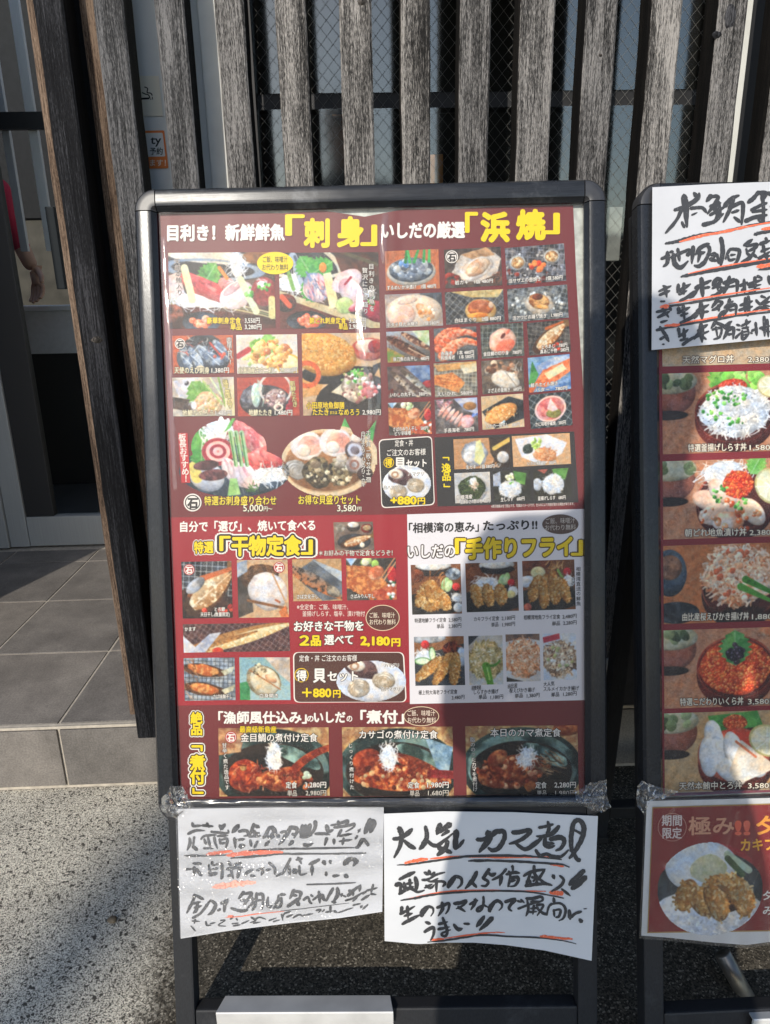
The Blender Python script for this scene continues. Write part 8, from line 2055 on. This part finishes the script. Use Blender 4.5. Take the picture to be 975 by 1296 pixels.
# ------------------------------------------------------------------ people
def skin_body(name, joints, edges, radii, mat, parent, sub=2, root=0, flip=None):
    me = bpy.data.meshes.new(name)
    me.from_pydata(joints, edges, [])
    o = bpy.data.objects.new(name, me); COL.objects.link(o)
    sk = o.modifiers.new('skin', 'SKIN'); sk.use_smooth_shade = True
    for i, r in enumerate(radii):
        d = me.skin_vertices[0].data[i]
        d.radius = (r, r) if not isinstance(r, tuple) else r
        d.use_root = (i == root)
    sb = o.modifiers.new('sub', 'SUBSURF'); sb.levels = sub; sb.render_levels = sub
    dg = bpy.context.evaluated_depsgraph_get()
    new = bpy.data.meshes.new_from_object(o.evaluated_get(dg))
    bpy.data.objects.remove(o); bpy.data.meshes.remove(me)
    new.name = name
    for p_ in new.polygons: p_.use_smooth = True
    return new
def person(base, yaw, label, arms, mats, heightk=1.0, hands=True):
    """arms: for each side (+1 right, -1 left) joint positions (shoulder, elbow, wrist, fingertip direction) in body space;
    body space: x right, y forward, z up"""
    ca, sa = math.cos(yaw), math.sin(yaw); bx, by, bz = base
    def Wd(p):
        x, y, z = [c * heightk for c in p]
        return (bx + x * ca - y * sa, by + x * sa + y * ca, bz + z)
    J = []; E = []; Rr = []
    def add(p, r, par=None):
        J.append(Wd(p)); Rr.append(r * heightk)
        if par is not None: E.append((par, len(J) - 1))
        return len(J) - 1
    ck = mats.get('coat', 1.0)
    pel = add((0, 0, 0.95), 0.135 * (1 + (ck - 1) * 0.7))
    wa = add((0, 0.0, 1.10), 0.125, pel); ch = add((0, 0.0, 1.28), 0.145, wa); nb = add((0, -0.01, 1.43), 0.085, ch)
    nk = add((0, 0.01, 1.51), 0.052, nb); hd0 = add((0, 0.025, 1.58), 0.072, nk); hd1 = add((0, 0.02, 1.66), 0.088, hd0); hd2 = add((0, 0.01, 1.72), 0.06, hd1)
    nose = add((0, 0.105, 1.605), 0.012, hd0)
    for s in (-1, 1):
        hp = add((0.09 * s, 0, 0.90), 0.105 * ck, pel); kn = add((0.10 * s, 0.015, 0.50), 0.062 * (1 + (ck - 1) * 1.8), hp); an = add((0.10 * s, -0.01, 0.09), 0.042, kn); to = add((0.115 * s, 0.14, 0.045), 0.035, an)
    sl = {}
    for s, (sh, el, wr) in arms.items():
        a = add(sh, 0.062, ch); b = add(el, 0.044, a); c = add(wr, 0.030, b); sl[s] = (sh, el, wr)
    me = skin_body('body', J, E, Rr, None, None)
    root = empty('person', base, label, 'person')
    # materials by place on the body
    for mt in (mats['top'], mats['legs'], M['skin'], M['hair']): me.materials.append(mt)
    inv = lambda v: ((v[0] - bx) * ca + (v[1] - by) * sa, -(v[0] - bx) * sa + (v[1] - by) * ca, v[2] - bz)
    for p_ in me.polygons:
        x, y, z = [c / heightk for c in inv(p_.center)]
        k = 0
        if z < 0.93: k = 1
        if z > 1.47 and abs(x) < 0.13: k = 2
        if z > 1.64 or (z > 1.56 and y < -0.02 and abs(x) < 0.12): k = 3
        for s, (sh, el, wr) in sl.items():
            E_, W2 = np.array(el), np.array(wr)
            d = W2 - E_; t = ((np.array((x, y, z)) - E_) @ d) / (d @ d)
            dist = np.linalg.norm(np.array((x, y, z)) - (E_ + d * max(0, min(1.15, t))))
            if dist < 0.075 and t > mats.get('cuff', 0.45): k = 2
        p_.material_index = k
    off = Vector(root.location); me.transform(Matrix.Translation(-off))
    o = bpy.data.objects.new('body', me); COL.objects.link(o); o.parent = root
    return root, Wd, sl
def hand(root, Wd, wr, fdir, pdir, mat, spread=0.010, curl=0.5, thumb=1):
    """wr wrist, fdir along the fingers, pdir the palm's normal; one continuous hand"""
    f = np.array(fdir, float); f /= np.linalg.norm(f); p = np.array(pdir, float); p -= f * (p @ f); p /= np.linalg.norm(p)
    s = np.cross(f, p)
    J = []; E = []; Rr = []
    def add(q, r, par=None):
        J.append(Wd(tuple(np.array(wr) + q))); Rr.append(r)
        if par is not None: E.append((par, len(J) - 1))
        return len(J) - 1
    w0 = add(f * 0.0, (0.022, 0.020)); pm = add(f * 0.045, (0.027, 0.016), w0)
    for k, ln in zip((-1.5, -0.5, 0.5, 1.5), (0.062, 0.075, 0.080, 0.070)):
        a = add(f * 0.085 + s * k * 0.0185, (0.0105, 0.0105), pm)
        d1 = f * math.cos(curl * 0.6) + p * math.sin(curl * 0.6); d2 = f * math.cos(curl * 1.4) + p * math.sin(curl * 1.4); d3 = f * math.cos(curl * 2.0) + p * math.sin(curl * 2.0)
        q = f * 0.085 + s * k * 0.0185
        q = q + d1 * ln * 0.45; b = add(q, (0.0095, 0.0095), a)
        q = q + d2 * ln * 0.32; c = add(q, (0.0085, 0.0085), b)
        q = q + d3 * ln * 0.26; add(q, (0.0072, 0.0072), c)
    q = f * 0.025 + s * thumb * 0.030 + p * 0.006; a = add(q, (0.013, 0.012), w0)
    q = q + (f * 0.7 + s * thumb * 0.55 + p * 0.35) * 0.036; b = add(q, (0.0115, 0.0115), a)
    q = q + (f * 0.9 + s * thumb * 0.1 + p * 0.35) * 0.030; add(q, (0.009, 0.009), b)
    me = skin_body('hand', J, E, Rr, None, None, 2)
    me.materials.append(mat)
    me.transform(Matrix.Translation(-Vector(root.location)))
    o = bpy.data.objects.new('hand', me); COL.objects.link(o); o.parent = root
    return o
# person in a red jumper inside the lobby: only the hanging arm is in view
el = at_y(2, 262, 3.3); wr = at_y(42, 334, 3.3)
base = np.array((-1.70, 3.34, STEP_Z))
L_ = lambda p: tuple(np.array(p) - base)
rp_, Wd, sl = person(tuple(base), 0.0, 'person in a dark red jumper whose arm hangs down behind the glass door',
    {1: ((0.185, -0.0, 1.40), L_(at_y(6, 262, 3.30)), L_(at_y(43, 338, 3.30))), -1: ((-0.185, 0, 1.40), (-0.27, 0.0, 1.12), (-0.28, 0.06, 0.86))},
    {'top': M['sleeve'], 'legs': M['trousers'], 'cuff': 0.62}, 0.985)
k_ = 0.985
W_r = tuple(c / k_ for c in L_(at_y(43, 338, 3.30)))
tip = tuple(c / k_ for c in L_(at_y(53, 386, 3.29)))
hand(rp_, Wd, W_r, np.array(tip) - np.array(W_r), (-0.3, -0.8, -0.1), M['skin'], curl=0.45, thumb=-1)
hand(rp_, Wd, (-0.28, 0.06, 0.86), (0, 0.2, -1), (0.9, 0, 0), M['skin'], curl=0.4, thumb=1)

# the photographer behind the lens: out of the picture, but the sun throws the shade onto the signs
rp2, Wd2, sl2 = person((-0.045, -0.22, 0.0), 0.0, 'person standing in front of the menu stands, taking the picture',
    {1: ((0.18, 0.0, 1.40), (0.225, -0.02, 1.12), (0.115, 0.125, 1.05)), -1: ((-0.18, 0.0, 1.40), (-0.215, -0.02, 1.12), (-0.03, 0.125, 1.05))},
    {'top': M['jacket'], 'legs': M['jacket'], 'cuff': 0.9, 'coat': 1.5}, 1.06)
hand(rp2, Wd2, (0.115, 0.125, 1.05), (-0.55, 0.35, 0.2), (-0.3, -0.2, 0.9), M['skin'], curl=0.7, thumb=-1)
hand(rp2, Wd2, (-0.03, 0.125, 1.05), (0.55, 0.35, 0.2), (0.3, -0.2, 0.9), M['skin'], curl=0.7, thumb=1)
mb = MB(); mb.box((-0.036, -0.040, 1.010), (0.036, -0.031, 1.150))
tag(mb.build('phone', M['corner'], None, bevel=0.003), 'black phone held in both hands in front of the stands', 'phone')

# utility pole across the pavement behind the viewer: its soft shade lies over the paving on the left
px0, py0 = -0.53 - 14.5 * math.sin(RAD(SUN_AZ)), 0.95 - 14.5 * math.cos(RAD(SUN_AZ))
pole = empty('utility_pole', (px0, py0, 0), 'grey concrete utility pole standing across the street', 'utility pole')
mb = MB(); mb.tube([(px0, py0, 0), (px0, py0, 6), (px0, py0, 10.0)], [0.11, 0.10, 0.085], 24)
mb.build('shaft', plain('pole_concrete', (0.35, 0.34, 0.32), 0.9, nz=0.2, scale=8), pole, smooth=True)
mb = MB(); mb.tube([(px0, py0, 10.002), (px0, py0, 10.04)], [0.095, 0.09], 20); mb.build('cap', M['steel'], pole)
